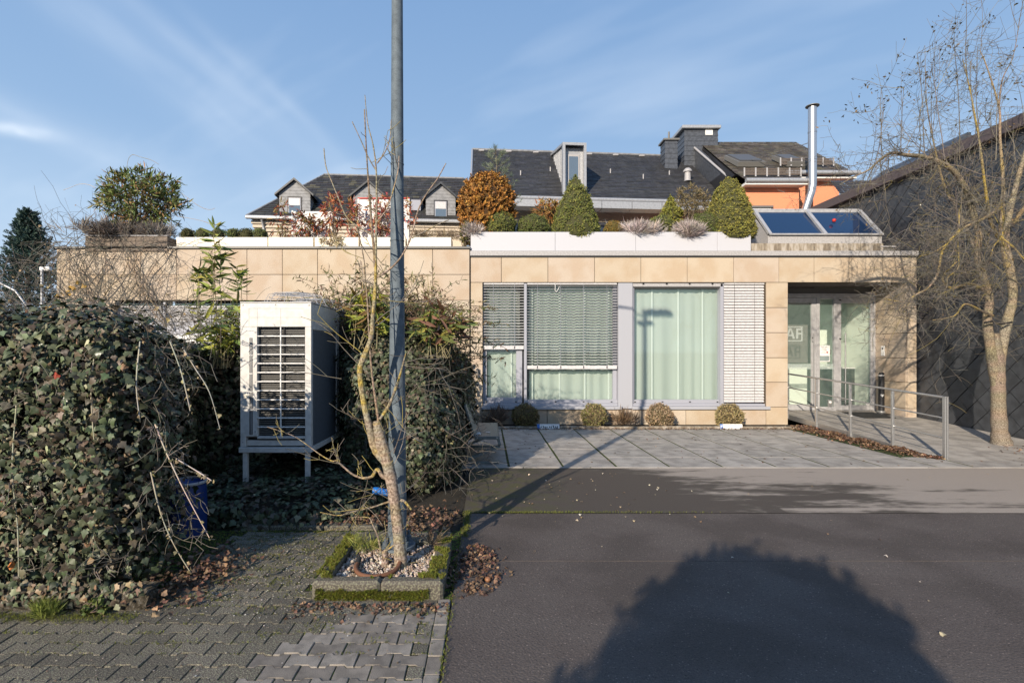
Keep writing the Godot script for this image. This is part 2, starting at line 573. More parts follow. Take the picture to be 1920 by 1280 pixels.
func sky_material() -> PanoramaSkyMaterial:
	# clear winter blue, paler towards the horizon, with thin drawn-out cirrus
	var n1 := FastNoiseLite.new()
	n1.seed = 5
	n1.frequency = 1.0
	n1.fractal_octaves = 5
	var w := 1536
	var h := 768
	var im := Image.create(w, h, false, Image.FORMAT_RGBF)
	var top := Color(0.055, 0.165, 0.41)
	var mid := Color(0.305, 0.455, 0.655)
	var low := Color(0.53, 0.64, 0.755)
	for j in h:
		var up := PI * (0.5 - (j + 0.5) / h)
		var s := sin(up)
		var base := low
		if s > 0.0:
			base = low.lerp(mid, clampf(pow(s / 0.35, 0.75), 0.0, 1.0)).lerp(top, pow(clampf((s - 0.22) / 0.78, 0.0, 1.0), 0.85))
		else:
			base = Color(0.16, 0.15, 0.14)
		for i in w:
			var c := base
			if s > 0.02:
				var an := TAU * (i + 0.5) / w
				var q := Vector2(sin(an), -cos(an)) * cos(up) / (s + 0.12)
				var a := q.x * 0.83 + q.y * 0.55
				var b := q.y * 0.83 - q.x * 0.55
				var k := n1.get_noise_3d(a * 0.55, b * 2.6, 3.0) + 0.5 * n1.get_noise_2d(a * 1.6 + 9.0, b * 7.0)
				var veil := n1.get_noise_2d(q.x * 0.5 + 40.0, q.y * 0.5)
				var f := clampf((k * 0.7 + veil * 0.8 + 0.05) * 0.20, 0.0, 0.20) * clampf(s * 6.0, 0.0, 1.0)
				# the drawn-out streaks and the one small cloud over the left of the view
				if cos(an) > 0.25:
					var t := Vector2(sin(an) / cos(an), s / (cos(up) * cos(an)))
					for k2 in 4:
						var a0: Vector2 = [Vector2(-0.70, 0.68), Vector2(-0.84, 0.70), Vector2(-1.05, 0.52), Vector2(-0.52, 0.60)][k2]
						var a1: Vector2 = [Vector2(-0.16, 0.25), Vector2(-0.36, 0.34), Vector2(-0.55, 0.30), Vector2(-0.24, 0.34)][k2]
						var ax := (a1 - a0).normalized()
						var l := (t - a0).dot(ax)
						var q2 := (t - a0).dot(ax.orthogonal())
						var w2: float = [0.022, 0.045, 0.03, 0.014][k2]
						var ends := smoothstep(-0.15, 0.12, l) * smoothstep(a0.distance_to(a1) + 0.12, a0.distance_to(a1) - 0.2, l)
						f += exp(-q2 * q2 / (w2 * w2)) * ends * (0.11 + 0.09 * n1.get_noise_2d(l * 3.0 + k2 * 9.0, q2 * 16.0))
					var cl := t - Vector2(-0.885, 0.418)
					cl.y += cl.x * 0.16
					f += 0.62 * exp(-cl.x * cl.x / 0.0045 - cl.y * cl.y / 0.00012) * (0.8 + 0.4 * n1.get_noise_2d(t.x * 20.0, t.y * 60.0))
				f = clampf(f, 0.0, 0.8)
				c = base.lerp(Color(0.80, 0.87, 0.95), f)
			im.set_pixel(i, j, c)
	var m := PanoramaSkyMaterial.new()
	m.panorama = ImageTexture.create_from_image(im)
	return m

func structure(called: String, lo: Vector3, hi: Vector3, m: Material, label := "") -> MeshInstance3D:
	var o := box(called, lo, hi, m, self, 0.0)
	tag(o, label, "", "", "structure")
	return o

# a sheet of cells with a colour for every corner
func sheet(x0: float, x1: float, d0: float, d1: float, nx: int, nd: int, height: Callable, colour: Callable) -> ArrayMesh:
	var b := MB.new()
	b.colored = true
	b.smooth = true
	for j in nd + 1:
		for i in nx + 1:
			var x := lerpf(x0, x1, float(i) / nx)
			var d := lerpf(d0, d1, float(j) / nd)
			b.col = colour.call(x, d)
			b.vert(P(x, height.call(x, d), d))
	for j in nd:
		for i in nx:
			var a := j * (nx + 1) + i
			b.ix.append_array(PackedInt32Array([a, a + nx + 1, a + nx + 2, a, a + nx + 2, a + 1]))
	return b.mesh()

func ground() -> void:
	var far := structure("ground", Vector3(-420, -0.40, -420), Vector3(420, -0.10, 420), M.field)
	# asphalt of the car park, laid in two strips with a seam between
	structure("asphalt", P(-0.235, -0.10, 4.35), P(30, 0.0, -25), M.asphalt, "dark grey asphalt of the car park")
	structure("asphalt", P(-0.235, -0.10, 5.645), P(30, -0.002, 4.362), M.asphalt, "dark grey asphalt strip beyond the seam")
	structure("soil", P(-14, -0.10, 14.0), P(-0.24, -0.03, -6), M.earth)
	NZ.seed = 12
	NZ.frequency = 0.55
	NZ.fractal_octaves = 5
	var n2 := FastNoiseLite.new()
	n2.seed = 3
	n2.frequency = 2.2
	var apron := put("apron", sheet(-0.24, 16.0, 5.655, 7.86, 520, 90,
		func(x, d): return 0.002 * n2.get_noise_2d(x * 0.6, d * 0.6),
		func(x, d):
			var k: float = (x - 3.3) * 0.5 + (d - 6.6) * 0.55 + NZ.get_noise_2d(x * 0.55, d * 2.0) * 1.5 + NZ.get_noise_2d(x * 1.6, d * 9.0) * 0.9 + NZ.get_noise_2d(x * 8.0, d * 26.0) * 0.5
			if d < 6.25 and x > 3.0:
				k -= 0.5 * (6.25 - d) / 0.4 * (0.5 + NZ.get_noise_2d(x, 80.0))
			if d < 5.85 and x > 3.2:
				k += 0.8
			k -= 0.55 * smoothstep(0.25, -0.15, absf(d - 6.75 + 0.1 * x - 0.45)) * smoothstep(3.6, 4.6, x)
			k -= smoothstep(7.0, 8.2, x) * (0.9 + NZ.get_noise_2d(x * 2.0, d * 4.0))
			var dark := Color(0.095, 0.078, 0.061)
			var c := dark.lerp(Color(0.44, 0.375, 0.31), smoothstep(-0.2, 0.9, k))
			var moss: float = smoothstep(1.2, 0.0, x) * (0.35 + n2.get_noise_2d(x * 2.0, d * 2.0) * 1.2) + smoothstep(5.76, 5.66, d) * smoothstep(2.2, 0.0, x)
			return c.lerp(Color(0.10, 0.10, 0.025), clampf(moss, 0.0, 0.65))), M.apron)
	tag(apron, "brown stained concrete apron with a pale dusty patch", "", "", "structure")
	structure("apron_base", P(-0.3, -0.10, 7.87), P(16, -0.01, 5.65), M.earth)

	# forecourt of concrete slabs with mossy joints
	var plaza := structure("forecourt", P(-0.6, -0.10, 12.48), P(10.1, -0.004, 7.95), M.joint, "forecourt of grey concrete slabs with mossy joints")
	R.seed = 31
	var xs := [-0.46, 0.337, 1.145, 1.945, 2.742, 3.53, 4.33, 5.13, 5.93, 6.73, 7.27]
	var ds := [7.95, 8.67, 9.39, 10.11, 10.83, 11.5, 11.88]
	for i in xs.size() - 1:
		for j in ds.size() - 1:
			if i == xs.size() - 2 and j > 0:
				continue
			var y := rf(-0.001, 0.002)
			var k: float = 0.017 + rf(-0.004, 0.004)
			box("slab", P(xs[i] + k, -0.06, ds[j + 1] - rf(0.002, 0.005)), P(xs[i + 1] - k, y, ds[j] + rf(0.003, 0.007)), M.slab[R.randi() % 4], plaza, 0.002)
	for i in 17:
		var x := -0.45 + i * 1.0
		box("edging", P(x + 0.004, -0.07, 7.946), P(x + 0.996, 0.004 + rf(-0.003, 0.002), 7.89), M.slab[i % 4], plaza, 0.008)

	# ramp to the entrance
	var ramp := Node3D.new()
	ramp.name = "ramp"
	add_child(ramp)
	tag(ramp, "paved ramp rising to the glass entrance", "", "", "structure")
	var rd := [7.95, 8.46, 9.18, 9.9, 10.62, 11.34, 12.06, 12.78, 13.5]
	var rx := [7.30, 8.02, 8.74, 9.46, 10.12]
	for j in rd.size() - 1:
		for i in rx.size() - 1:
			var b := MB.new()
			var e := 0.004
			var lo := []
			var hi := []
			for q in [[i, j], [i + 1, j], [i + 1, j + 1], [i, j + 1]]:
				var x: float = rx[q[0]] + (e if q[0] == i else -e)
				var d: float = rd[q[1]] + (e if q[1] == j else -e)
				lo.append(P(x, ramp_y(d) - 0.07, d))
				hi.append(P(x, ramp_y(d), d))
			b.hexa(lo, hi)
			put("slab", b.mesh(), M.slab[R.randi() % 4], ramp)
	for i in 7:
		var x := 10.13 + 0.8 * i
		box("slab", P(x, -0.06, 8.66), P(x + 0.79, 0.0, 7.95), M.slab[R.randi() % 4], ramp, 0.006)
	box("verge", P(10.09, -0.09, 12.4), P(10.0, -0.02, 8.7), M.earth, ramp, 0.0)
	# steel channel along its open side and the beam under it
	var b := MB.new()
	b.hexa([P(7.285, ramp_y(8.5) - 0.09, 8.5), P(7.297, ramp_y(8.5) - 0.09, 8.5), P(7.297, ramp_y(13.0) - 0.11, 13.0), P(7.285, ramp_y(13.0) - 0.11, 13.0)],
		[P(7.285, ramp_y(8.5) + 0.008, 8.5), P(7.297, ramp_y(8.5) + 0.008, 8.5), P(7.297, ramp_y(13.0) + 0.008, 13.0), P(7.285, ramp_y(13.0) + 0.008, 13.0)])
	put("edge_channel", b.mesh(), M.steel, ramp)
	box("pit", P(7.31, -0.3, 13.4), P(10.05, -0.16, 9.0), M.earth, ramp, 0.0)
	paving()

func ramp_y(d: float) -> float:
	return maxf(0.0, (d - 8.46) * 0.046)

# interlocking bone-shaped pavers
func paving() -> void:
	var pave := structure("paving", P(-9.0, -0.10, 5.12), P(-0.24, -0.007, -3), M.joint, "mossy interlocking concrete pavers")
	R.seed = 17
	var ln := 0.194
	var pitch := 0.1145
	var a := 0.0105
	var shapes := []
	for k in 3:
		var b := MB.new()
		var e := 0.0020 + 0.0006 * k
		var hl := ln / 2 - e
		var pr := [[-hl, pitch / 2 + a - e], [-ln * 0.30, pitch / 2 + a - e], [-ln * 0.21, pitch / 2 - a - e], [ln * 0.21, pitch / 2 - a - e], [ln * 0.30, pitch / 2 + a - e], [hl, pitch / 2 + a - e]]
		var outline := []
		for q in pr:
			outline.append(Vector2(q[0], q[1]))
		for i in range(5, -1, -1):
			outline.append(Vector2(pr[i][0], -pr[i][1]))
		var top := []
		for i in outline.size():
			top.append(outline[i] * 0.965)
		for i in 12:
			var j := (i + 1) % 12
			b.face(Vector3(top[i].x, 0, top[i].y), Vector3(top[j].x, 0, top[j].y), Vector3(outline[j].x, -0.006, outline[j].y), Vector3(outline[i].x, -0.006, outline[i].y), Vector3(0, -0.1, 0))
			b.face(Vector3(outline[i].x, -0.006, outline[i].y), Vector3(outline[j].x, -0.006, outline[j].y), Vector3(outline[j].x, -0.06, outline[j].y), Vector3(outline[i].x, -0.06, outline[i].y), Vector3(0, -0.03, 0))
		for i in 5:
			var t := [top[i], top[i + 1], top[10 - i], top[11 - i]]
			b.quad(Vector3(t[0].x, 0, t[0].y), Vector3(t[1].x, 0, t[1].y), Vector3(t[2].x, 0, t[2].y), Vector3(t[3].x, 0, t[3].y), Vector3.UP)
		shapes.append(b.mesh())
	var count := 0
	var rest := MB.new()
	var rest_at := []
	for row in range(-14, 22):
		var d := 2.72 + row * pitch
		if d > 5.05:
			break
		var off: float = (0.5 if row % 2 else 0.0) * ln
		for k in 40:
			var x := -0.365 - ln * 0.5 - k * ln - off + 0.035
			var left := -2.2 if d > 3.6 else -0.905 * d - 0.35
			if d > 3.66 and d < 4.62 and x > -1.28 and x < -0.25:
				continue
			if x < left - 1.2 or (d > 3.62 and x < -2.3):
				break
			var y := rf(-0.003, 0.004)
			var boundary := -1.22 + (d - 2.9) * 0.55 + rf(-0.06, 0.06)
			var m: Material = M.paver[R.randi() % 3 + (3 if x > boundary and d < 3.45 else 0)]
			var tf := Transform3D(Basis(Vector3.UP, rf(-0.015, 0.015)) * Basis(Vector3.RIGHT, rf(-0.02, 0.02)), P(x, y, d))
			if d > 2.55 and x > left and count < 290:
				var o := put("paver", shapes[R.randi() % 3], m, pave)
				o.transform = tf
				count += 1
			else:
				rest_at.append(tf)
	var tint := []
	for t in rest_at:
		tint.append(Color(1, 1, 1))
	scatter("pavers_beyond", shapes[0], M.paver[0], rest_at, tint, pave)
	# half stones against the kerb row, and the kerb row itself
	for row in range(0, 8):
		if row % 2 == 0:
			continue
		var d := 2.72 + row * pitch
		box("half_paver", P(-0.423, -0.06, d + pitch / 2 - 0.004), P(-0.336, rf(-0.004, 0.003), d - pitch / 2 + 0.004), M.paver[R.randi() % 6], pave, 0.004)
	var d0 := 0.6
	while d0 < 3.66:
		var y := rf(-0.003, 0.005)
		box("kerb_paver", P(-0.330, -0.06, d0 + 0.166), P(-0.246, y, d0), M.paver[3 + R.randi() % 3], pave, 0.005)
		d0 += 0.171

var OFFICE: Node3D

func panels(xs: Array, ys: Array, zoomx: Callable, zoomy: Callable, d: float, parent: Node) -> void:
	for i in xs.size() - 1:
		for j in ys.size() - 1:
			var k := 0.0055
			box("panel", P(zoomx.call(xs[i]) + k, zoomy.call(ys[j + 1]) + k, d + 0.03), P(zoomx.call(xs[i + 1]) - k, zoomy.call(ys[j]) - k, d + rf(-0.0015, 0.0015)), M.stone[R.randi() % 5], parent, 0.003)

func xbox(called: String, u0: float, w0: float, u1: float, w1: float, d0: float, d1: float, m: Material, parent: Node, bev := 0.004) -> MeshInstance3D:
	return box(called, P(fx(u0), fy(w1), d1), P(fx(u1), fy(w0), d0), m, parent, bev)

# venetian blind: each slat its own piece
func blind(called: String, u0: float, u1: float, w0: float, w1: float, d: float, tilt: float, rail: bool, cords: Array, pitch_w := 5.35) -> void:
	var o := Node3D.new()
	o.name = numbered(called, OFFICE)
	OFFICE.add_child(o, true)
	var x0 := fx(u0)
	var x1 := fx(u1)
	var y := fy(w0) - 0.02
	var pitch := pitch_w * 0.0125
	box("head_rail", P(x0, y - 0.004, d + 0.035), P(x1, fy(w0) + 0.02, d - 0.035), M.slat, o, 0.003)
	y -= pitch * 0.6
	var b := MB.new()
	var half := 0.034
	var bow := 0.006
	var pr := []
	for i in 5:
		var t := -1.0 + i * 0.5
		pr.append(Vector2(t * half, bow * (1.0 - t * t)))
	for i in 4:
		var a: Vector2 = pr[i]
		var c: Vector2 = pr[i + 1]
		b.face(Vector3(x0, a.y, a.x), Vector3(x1, a.y, a.x), Vector3(x1, c.y, c.x), Vector3(x0, c.y, c.x), Vector3((x0 + x1) / 2, -1, 0))
	var sl := b.mesh()
	while y > fy(w1) + (0.08 if rail else 0.02):
		var s := put("slat", sl, M.slat_grey if rail else M.slat, o, Vector3(0, y, -d))
		s.rotation.x = tilt + rf(-0.025, 0.025)
		y -= pitch
	if rail:
		box("bottom_rail", P(x0, fy(w1), d + 0.03), P(x1, fy(w1) + 0.085, d - 0.03), M.slat, o, 0.006)
	for q in cords:
		var tb := MB.new()
		tb.tube([P(fx(q), fy(w0), d - 0.037), P(fx(q), fy(w1), d - 0.037)], [0.004, 0.004], 4)
		put("cord", tb.mesh(), M.dark if not rail else M.frame, o)
		if rail:
			box("cord_clip", P(fx(q) - 0.012, fy(w1) + 0.02, d - 0.028), P(fx(q) + 0.012, fy(w1) + 0.075, d - 0.04), M.dark, o, 0.003)

func curtain(u0: float, u1: float, w0: float, w1: float, d: float, seams: Array, parent: Node) -> void:
	var b := MB.new()
	b.smooth = true
	var n := 220
	for i in n + 1:
		var t := float(i) / n
		var x := lerpf(fx(u0), fx(u1), t)
		for j in 7:
			var s := j / 6.0
			var z := -d + 0.024 * sin(x * 21.0 + 1.7 * sin(x * 5.0) + s * 0.5) * (0.35 + 0.65 * s) + 0.012 * sin(x * 47.0)
			b.vert(Vector3(x, lerpf(fy(w1), fy(w0), 1.0 - s), z), Vector3(-cos(x * 21.0 + 1.7 * sin(x * 5.0)) * 0.4 * (0.35 + 0.65 * s), 0, 1).normalized())
	for i in n:
		for j in 6:
			var a := i * 7 + j
			b.ix.append_array(PackedInt32Array([a, a + 7, a + 8, a, a + 8, a + 1]))
	var c := put("curtain", b.mesh(), M.curtain, parent)
	for q in seams:
		box("hem", P(fx(q) - 0.022, fy(w1), d - 0.03), P(fx(q) + 0.022, fy(w0), d - 0.045), M.seam, c, 0.004)

func frame_ring(called: String, u0: float, w0: float, u1: float, w1: float, t: float, d0: float, d1: float, m: Material, parent: Node) -> Node3D:
	# four bars butted end to end, with widths in metres
	var b := MB.new()
	var x0 := fx(u0)
	var x1 := fx(u1)
	var y0 := fy(w1)
	var y1 := fy(w0)
	b.box(P(x0, y0, d1), P(x0 + t, y1, d0), 0.004)
	b.box(P(x1 - t, y0, d1), P(x1, y1, d0), 0.004)
	b.box(P(x0 + t, y1 - t, d1), P(x1 - t, y1, d0), 0.004)
	b.box(P(x0 + t, y0, d1), P(x1 - t, y0 + t, d0), 0.004)
	return put(called, b.mesh(), m, parent)

func text(called: String, words: String, size: float, m: Material, parent: Node, where: Vector3, mono := false, depth := 0.003) -> MeshInstance3D:
	var t := TextMesh.new()
	var f := SystemFont.new()
	f.font_names = PackedStringArray(["Droid Sans"])
	f.font_weight = 700
	t.font = f
	t.text = words
	t.font_size = 48
	t.pixel_size = size / 36.0
	t.depth = depth
	return put(called, t, m, parent, where)

func office() -> void:
	OFFICE = thing("office_building", "low office pavilion clad in beige sandstone panels with roof terrace and blinds", "building")
	var o := OFFICE
	R.seed = 41
	# ---- right block: core walls behind the cladding, hollow inside
	var c := 0.032
	xbox("wall", 882, 481, 1719.5, 529.3, D + c, D + 0.28, M.core, o, 0.0)                    # beam over the windows
	xbox("wall", 882, 529.3, 905, 797, D + c, D + 0.28, M.core, o, 0.0)
	xbox("wall", 905, 768, 1478, 800, D + c, D + 0.28, M.core, o, 0.0)
	xbox("wall", 1437, 529.3, 1478, 768, D + c, 17.0, M.core, o, 0.0)
	box("wall", P(fx(1702) + 0.02, 0.0, 17.0), P(fx(1719.5), fy(529.3), D + c), M.core, o, 0.0)
	box("roof_slab", P(lx(105) + 0.1, 4.0, 17.0), P(fx(1719.5), 4.06, DL + 0.35), M.concrete, o, 0.0)
	box("wall", P(lx(105) + 0.1, -0.1, 17.2), P(fx(1719.5), 4.0, 17.0), M.core, o, 0.0)
	box("inner_wall", P(fx(882) - 0.3, 0.0, 17.0), P(fx(882), 4.0, D + 0.3), M.inner, o, 0.0)
	box("floor", P(lx(105) + 0.1, -0.1, 17.0), P(fx(1478), 0.20, DL + 0.8), M.inner_floor, o, 0.0)
	var xs := [882, 940, 1027.5, 1115, 1202, 1289, 1376, 1461, 1527, 1593, 1656, 1719.8]
	panels(xs, [482.4, 529.3], fx, fy, D, o)
	panels([882, 905], [529.3, 574, 621.5, 668, 715, 761.5, 796.5], fx, fy, D, o)
	panels([905.2, 940, 1026, 1113, 1199, 1286.5, 1372, 1436.8], [768, 796.5], fx, fy, D, o)
	panels([1437, 1478], [529.3, 576.5, 623.5, 670.5, 716.5, 763, 796.5], fx, fy, D, o)
	var jy := [529.3, 577, 624, 671, 717, 766, 787]
	panels([1702, 1719.8], jy, fx, fy, D, o)
	for j in jy.size() - 1:    # cladding of the entrance reveal, running back to the door
		box("panel", P(fx(1702) - 0.03, fy(jy[j + 1]) + 0.0055, 13.5), P(fx(1702), fy(jy[j]) - 0.0055, D + 0.012), M.stone[R.randi() % 5], o, 0.003)
	# eaves trim over the cladding
	var tr := MB.new()
	tr.box(P(fx(882) - 0.01, fy(479.6), D + 0.3), P(fx(1719.8) + 0.02, fy(470.5), D - 0.035), 0.006)
	tr.box(P(fx(882), fy(482.2), D + 0.3), P(fx(1719.8), fy(479.6) - 0.001, D + 0.02), 0.0)
	put("eaves_trim", tr.mesh(), M.trim, o)
	box("shadow_gap", P(fx(882), fy(482.4), D + 0.03), P(fx(1719.8), fy(479.8), D - 0.012), M.dark, o, 0.0)

	# ---- left wing
	R.seed = 43
	box("wall", P(lx(105), ly(563.5), DL + 0.3), P(lx(880.5), ly(466), DL + c), M.core, o, 0.0)
	box("wall", P(lx(640), -0.1, DL + 0.3), P(lx(880.5), ly(563.5), DL + c), M.core, o, 0.0)
	box("wall", P(lx(105), -0.1, DL + 0.3), P(lx(640), ly(645), DL + c), M.core, o, 0.0)
	box("wall", P(lx(105), -0.1, 17.0), P(lx(108), ly(466), DL + 0.3), M.plaster, o, 0.0)
	box("inner_wall", P(lx(200), -0.1, DL + 2.0), P(lx(640), ly(563.5), DL + 1.9), M.inner, o, 0.0)
	panels([105, 130, 196.5, 263, 330, 397, 462.5, 529, 595, 667, 739, 811, 880.5], [467.2, 514.5, 563.2], lx, ly, DL, o)
	panels([640, 667, 739, 811, 880.5], [563.2, 611.5, 659.5, 708, 756, 797], lx, ly, DL, o)
	panels([105, 150, 215], [563.2, 611.5, 659.5, 708], lx, ly, DL, o)
	box("coping", P(lx(104), ly(466.4), DL + 0.4), P(lx(881.5), ly(462.2), DL - 0.04), M.coping, o, 0.006)
	# strip window of the left wing behind the greenery
	var win := Node3D.new()
	win.name = "strip_window"
	o.add_child(win)
	for q in [215, 303, 397, 490, 583, 637]:
		box("frame", P(lx(q) - 0.035, ly(645), DL + 0.2), P(lx(q) + 0.035, ly(563.6), DL + 0.08), M.frame, win)
	box("sill", P(lx(212), ly(648), DL + 0.2), P(lx(640), ly(628), DL - 0.05), M.white, win)
	box("pane", P(lx(216), ly(628), DL + 0.165), P(lx(636), ly(567), DL + 0.155), M.glass, win, 0.0)
	box("lower_panel", P(lx(216), ly(628), DL + 0.15), P(lx(636), ly(603), DL + 0.11), M.frame, win)
	for i in 9:
		var y := ly(574 + i * 3.4)
		for q in [[217, 301], [305, 395], [399, 488], [492, 581], [585, 635]]:
			var b := MB.new()
			b.box(P(lx(q[0]) + 0.04, -0.002, 0.03), P(lx(q[1]) - 0.04, 0.002, -0.03), 0.0)
			var s := put("slat", b.mesh(), M.slat, win, P(0, y, DL + 0.1))
			s.rotation.x = 0.75

	windows()
	entrance()

func windows() -> void:
	var o := OFFICE
	R.seed = 47
	# left-hand window
	var w1 := Node3D.new()
	w1.name = "left_window"
	o.add_child(w1)
	box("soffit", P(fx(905), fy(529.3) - 0.004, D + 0.26), P(fx(1437), fy(529.3) + 0.02, D + 0.036), M.coping, w1, 0.0)
	xbox("frame", 905.5, 531, 909.5, 757, D + 0.14, D + 0.24, M.frame, w1)
	xbox("frame", 909.5, 650, 912.5, 746, D + 0.15, D + 0.24, M.frame, w1)
	xbox("frame", 968.5, 646, 980, 757, D + 0.13, D + 0.24, M.frame, w1)
	xbox("mullion", 983, 530.5, 988, 757, D + 0.04, D + 0.24, M.frame, w1)
	xbox("frame", 909.5, 746, 968.5, 757, D + 0.12, D + 0.24, M.frame, w1)
	xbox("frame", 988, 750, 1160, 757, D + 0.12, D + 0.24, M.frame, w1)
	xbox("frame", 1152, 531, 1159.5, 750, D + 0.14, D + 0.24, M.frame, w1)
	xbox("pane", 909.5, 530, 968.5, 746, D + 0.19, D + 0.195, M.glass, w1, 0.0)
	xbox("pane", 988, 530, 1152, 750, D + 0.19, D + 0.195, M.glass, w1, 0.0)
	xbox("lower_frame", 905.5, 757.1, 1159.5, 761.5, D + 0.05, D + 0.24, M.frame, w1)
	xbox("sill", 903, 761.6, 1166, 767.2, D - 0.06, D + 0.24, M.pillar, w1, 0.006)
	for q in [912, 968, 1043, 1096, 1149]:
		xbox("drain_cap", q - 1.5, 753, q + 1.5, 755, D + 0.108, D + 0.125, M.dark, w1, 0.0)
	curtain(916, 976, 534, 748, D + 0.32, [960], w1)
	curtain(994, 1158, 534, 752, D + 0.34, [1000, 1052.6, 1101, 1147], w1)
	blind("blind", 907, 982.5, 531, 655, D + 0.075, 0.42, true, [925, 965])
	blind("blind", 989, 1158, 531, 692, D + 0.075, 0.22, true, [1008, 1052, 1095, 1139])
	# broken cord of the second blind, dangling in a hook
	var tb := MB.new()
	tb.tube([P(fx(1041), fy(530), D + 0.02), P(fx(1041.3), fy(536), D + 0.01), P(fx(1041), fy(544), D + 0.01), P(fx(1043), fy(547), D + 0.01), P(fx(1046), fy(544), D + 0.01), P(fx(1049), fy(537), D + 0.01)], [0.008, 0.008, 0.008, 0.009, 0.008, 0.006], 5)
	put("loose_cord", tb.mesh(), M.white, o)
	# pillar between the windows
	xbox("pillar", 1160, 530, 1187, 766.5, D + 0.015, D + 0.26, M.pillar, o, 0.006)
	# right-hand window
	var w2 := Node3D.new()
	w2.name = "right_window"
	o.add_child(w2)
	xbox("blind_box", 1188, 530.5, 1357, 537, D + 0.03, D + 0.24, M.trim, w2)
	for q in [1207, 1251, 1294, 1337]:
		xbox("bracket", q - 1.5, 530.6, q + 1.5, 533, D + 0.012, D + 0.029, M.dark, w2, 0.0)
	xbox("frame", 1187.3, 537.1, 1191.5, 757, D + 0.09, D + 0.24, M.frame, w2)
	xbox("frame", 1352.5, 531, 1358.5, 757, D + 0.03, D + 0.24, M.frame, w2)
	xbox("frame", 1191.5, 537.1, 1352.5, 539.5, D + 0.09, D + 0.24, M.coping, w2)
	xbox("frame", 1191.5, 750, 1352.5, 757, D + 0.1, D + 0.24, M.frame, w2)
	xbox("pane", 1191.5, 539, 1352.5, 750, D + 0.17, D + 0.175, M.glass, w2, 0.0)
	xbox("lower_frame", 1187.5, 757.1, 1437, 761.5, D + 0.05, D + 0.24, M.frame, w2)
	xbox("sill", 1185, 761.6, 1443, 767.2, D - 0.06, D + 0.24, M.pillar, w2, 0.006)
	for q in [1193, 1245, 1297, 1349]:
		xbox("drain_cap", q - 1.5, 753, q + 1.5, 755, D + 0.088, D + 0.105, M.dark, w2, 0.0)
	curtain(1193, 1356, 539, 752, D + 0.30, [1229, 1279.5, 1326], w2)
	xbox("back_panel", 1359, 531, 1437, 757, D + 0.16, D + 0.2, M.frame, w2)
	blind("closed_blind", 1360, 1435.5, 531, 757, D + 0.075, 0.98, false, [1379, 1417], 5.4)
	# dark rooms behind the curtains
	box("partition", P(fx(882), 0.2, D + 1.62), P(fx(1437), 4.0, D + 1.5), M.inner, o, 0.0)

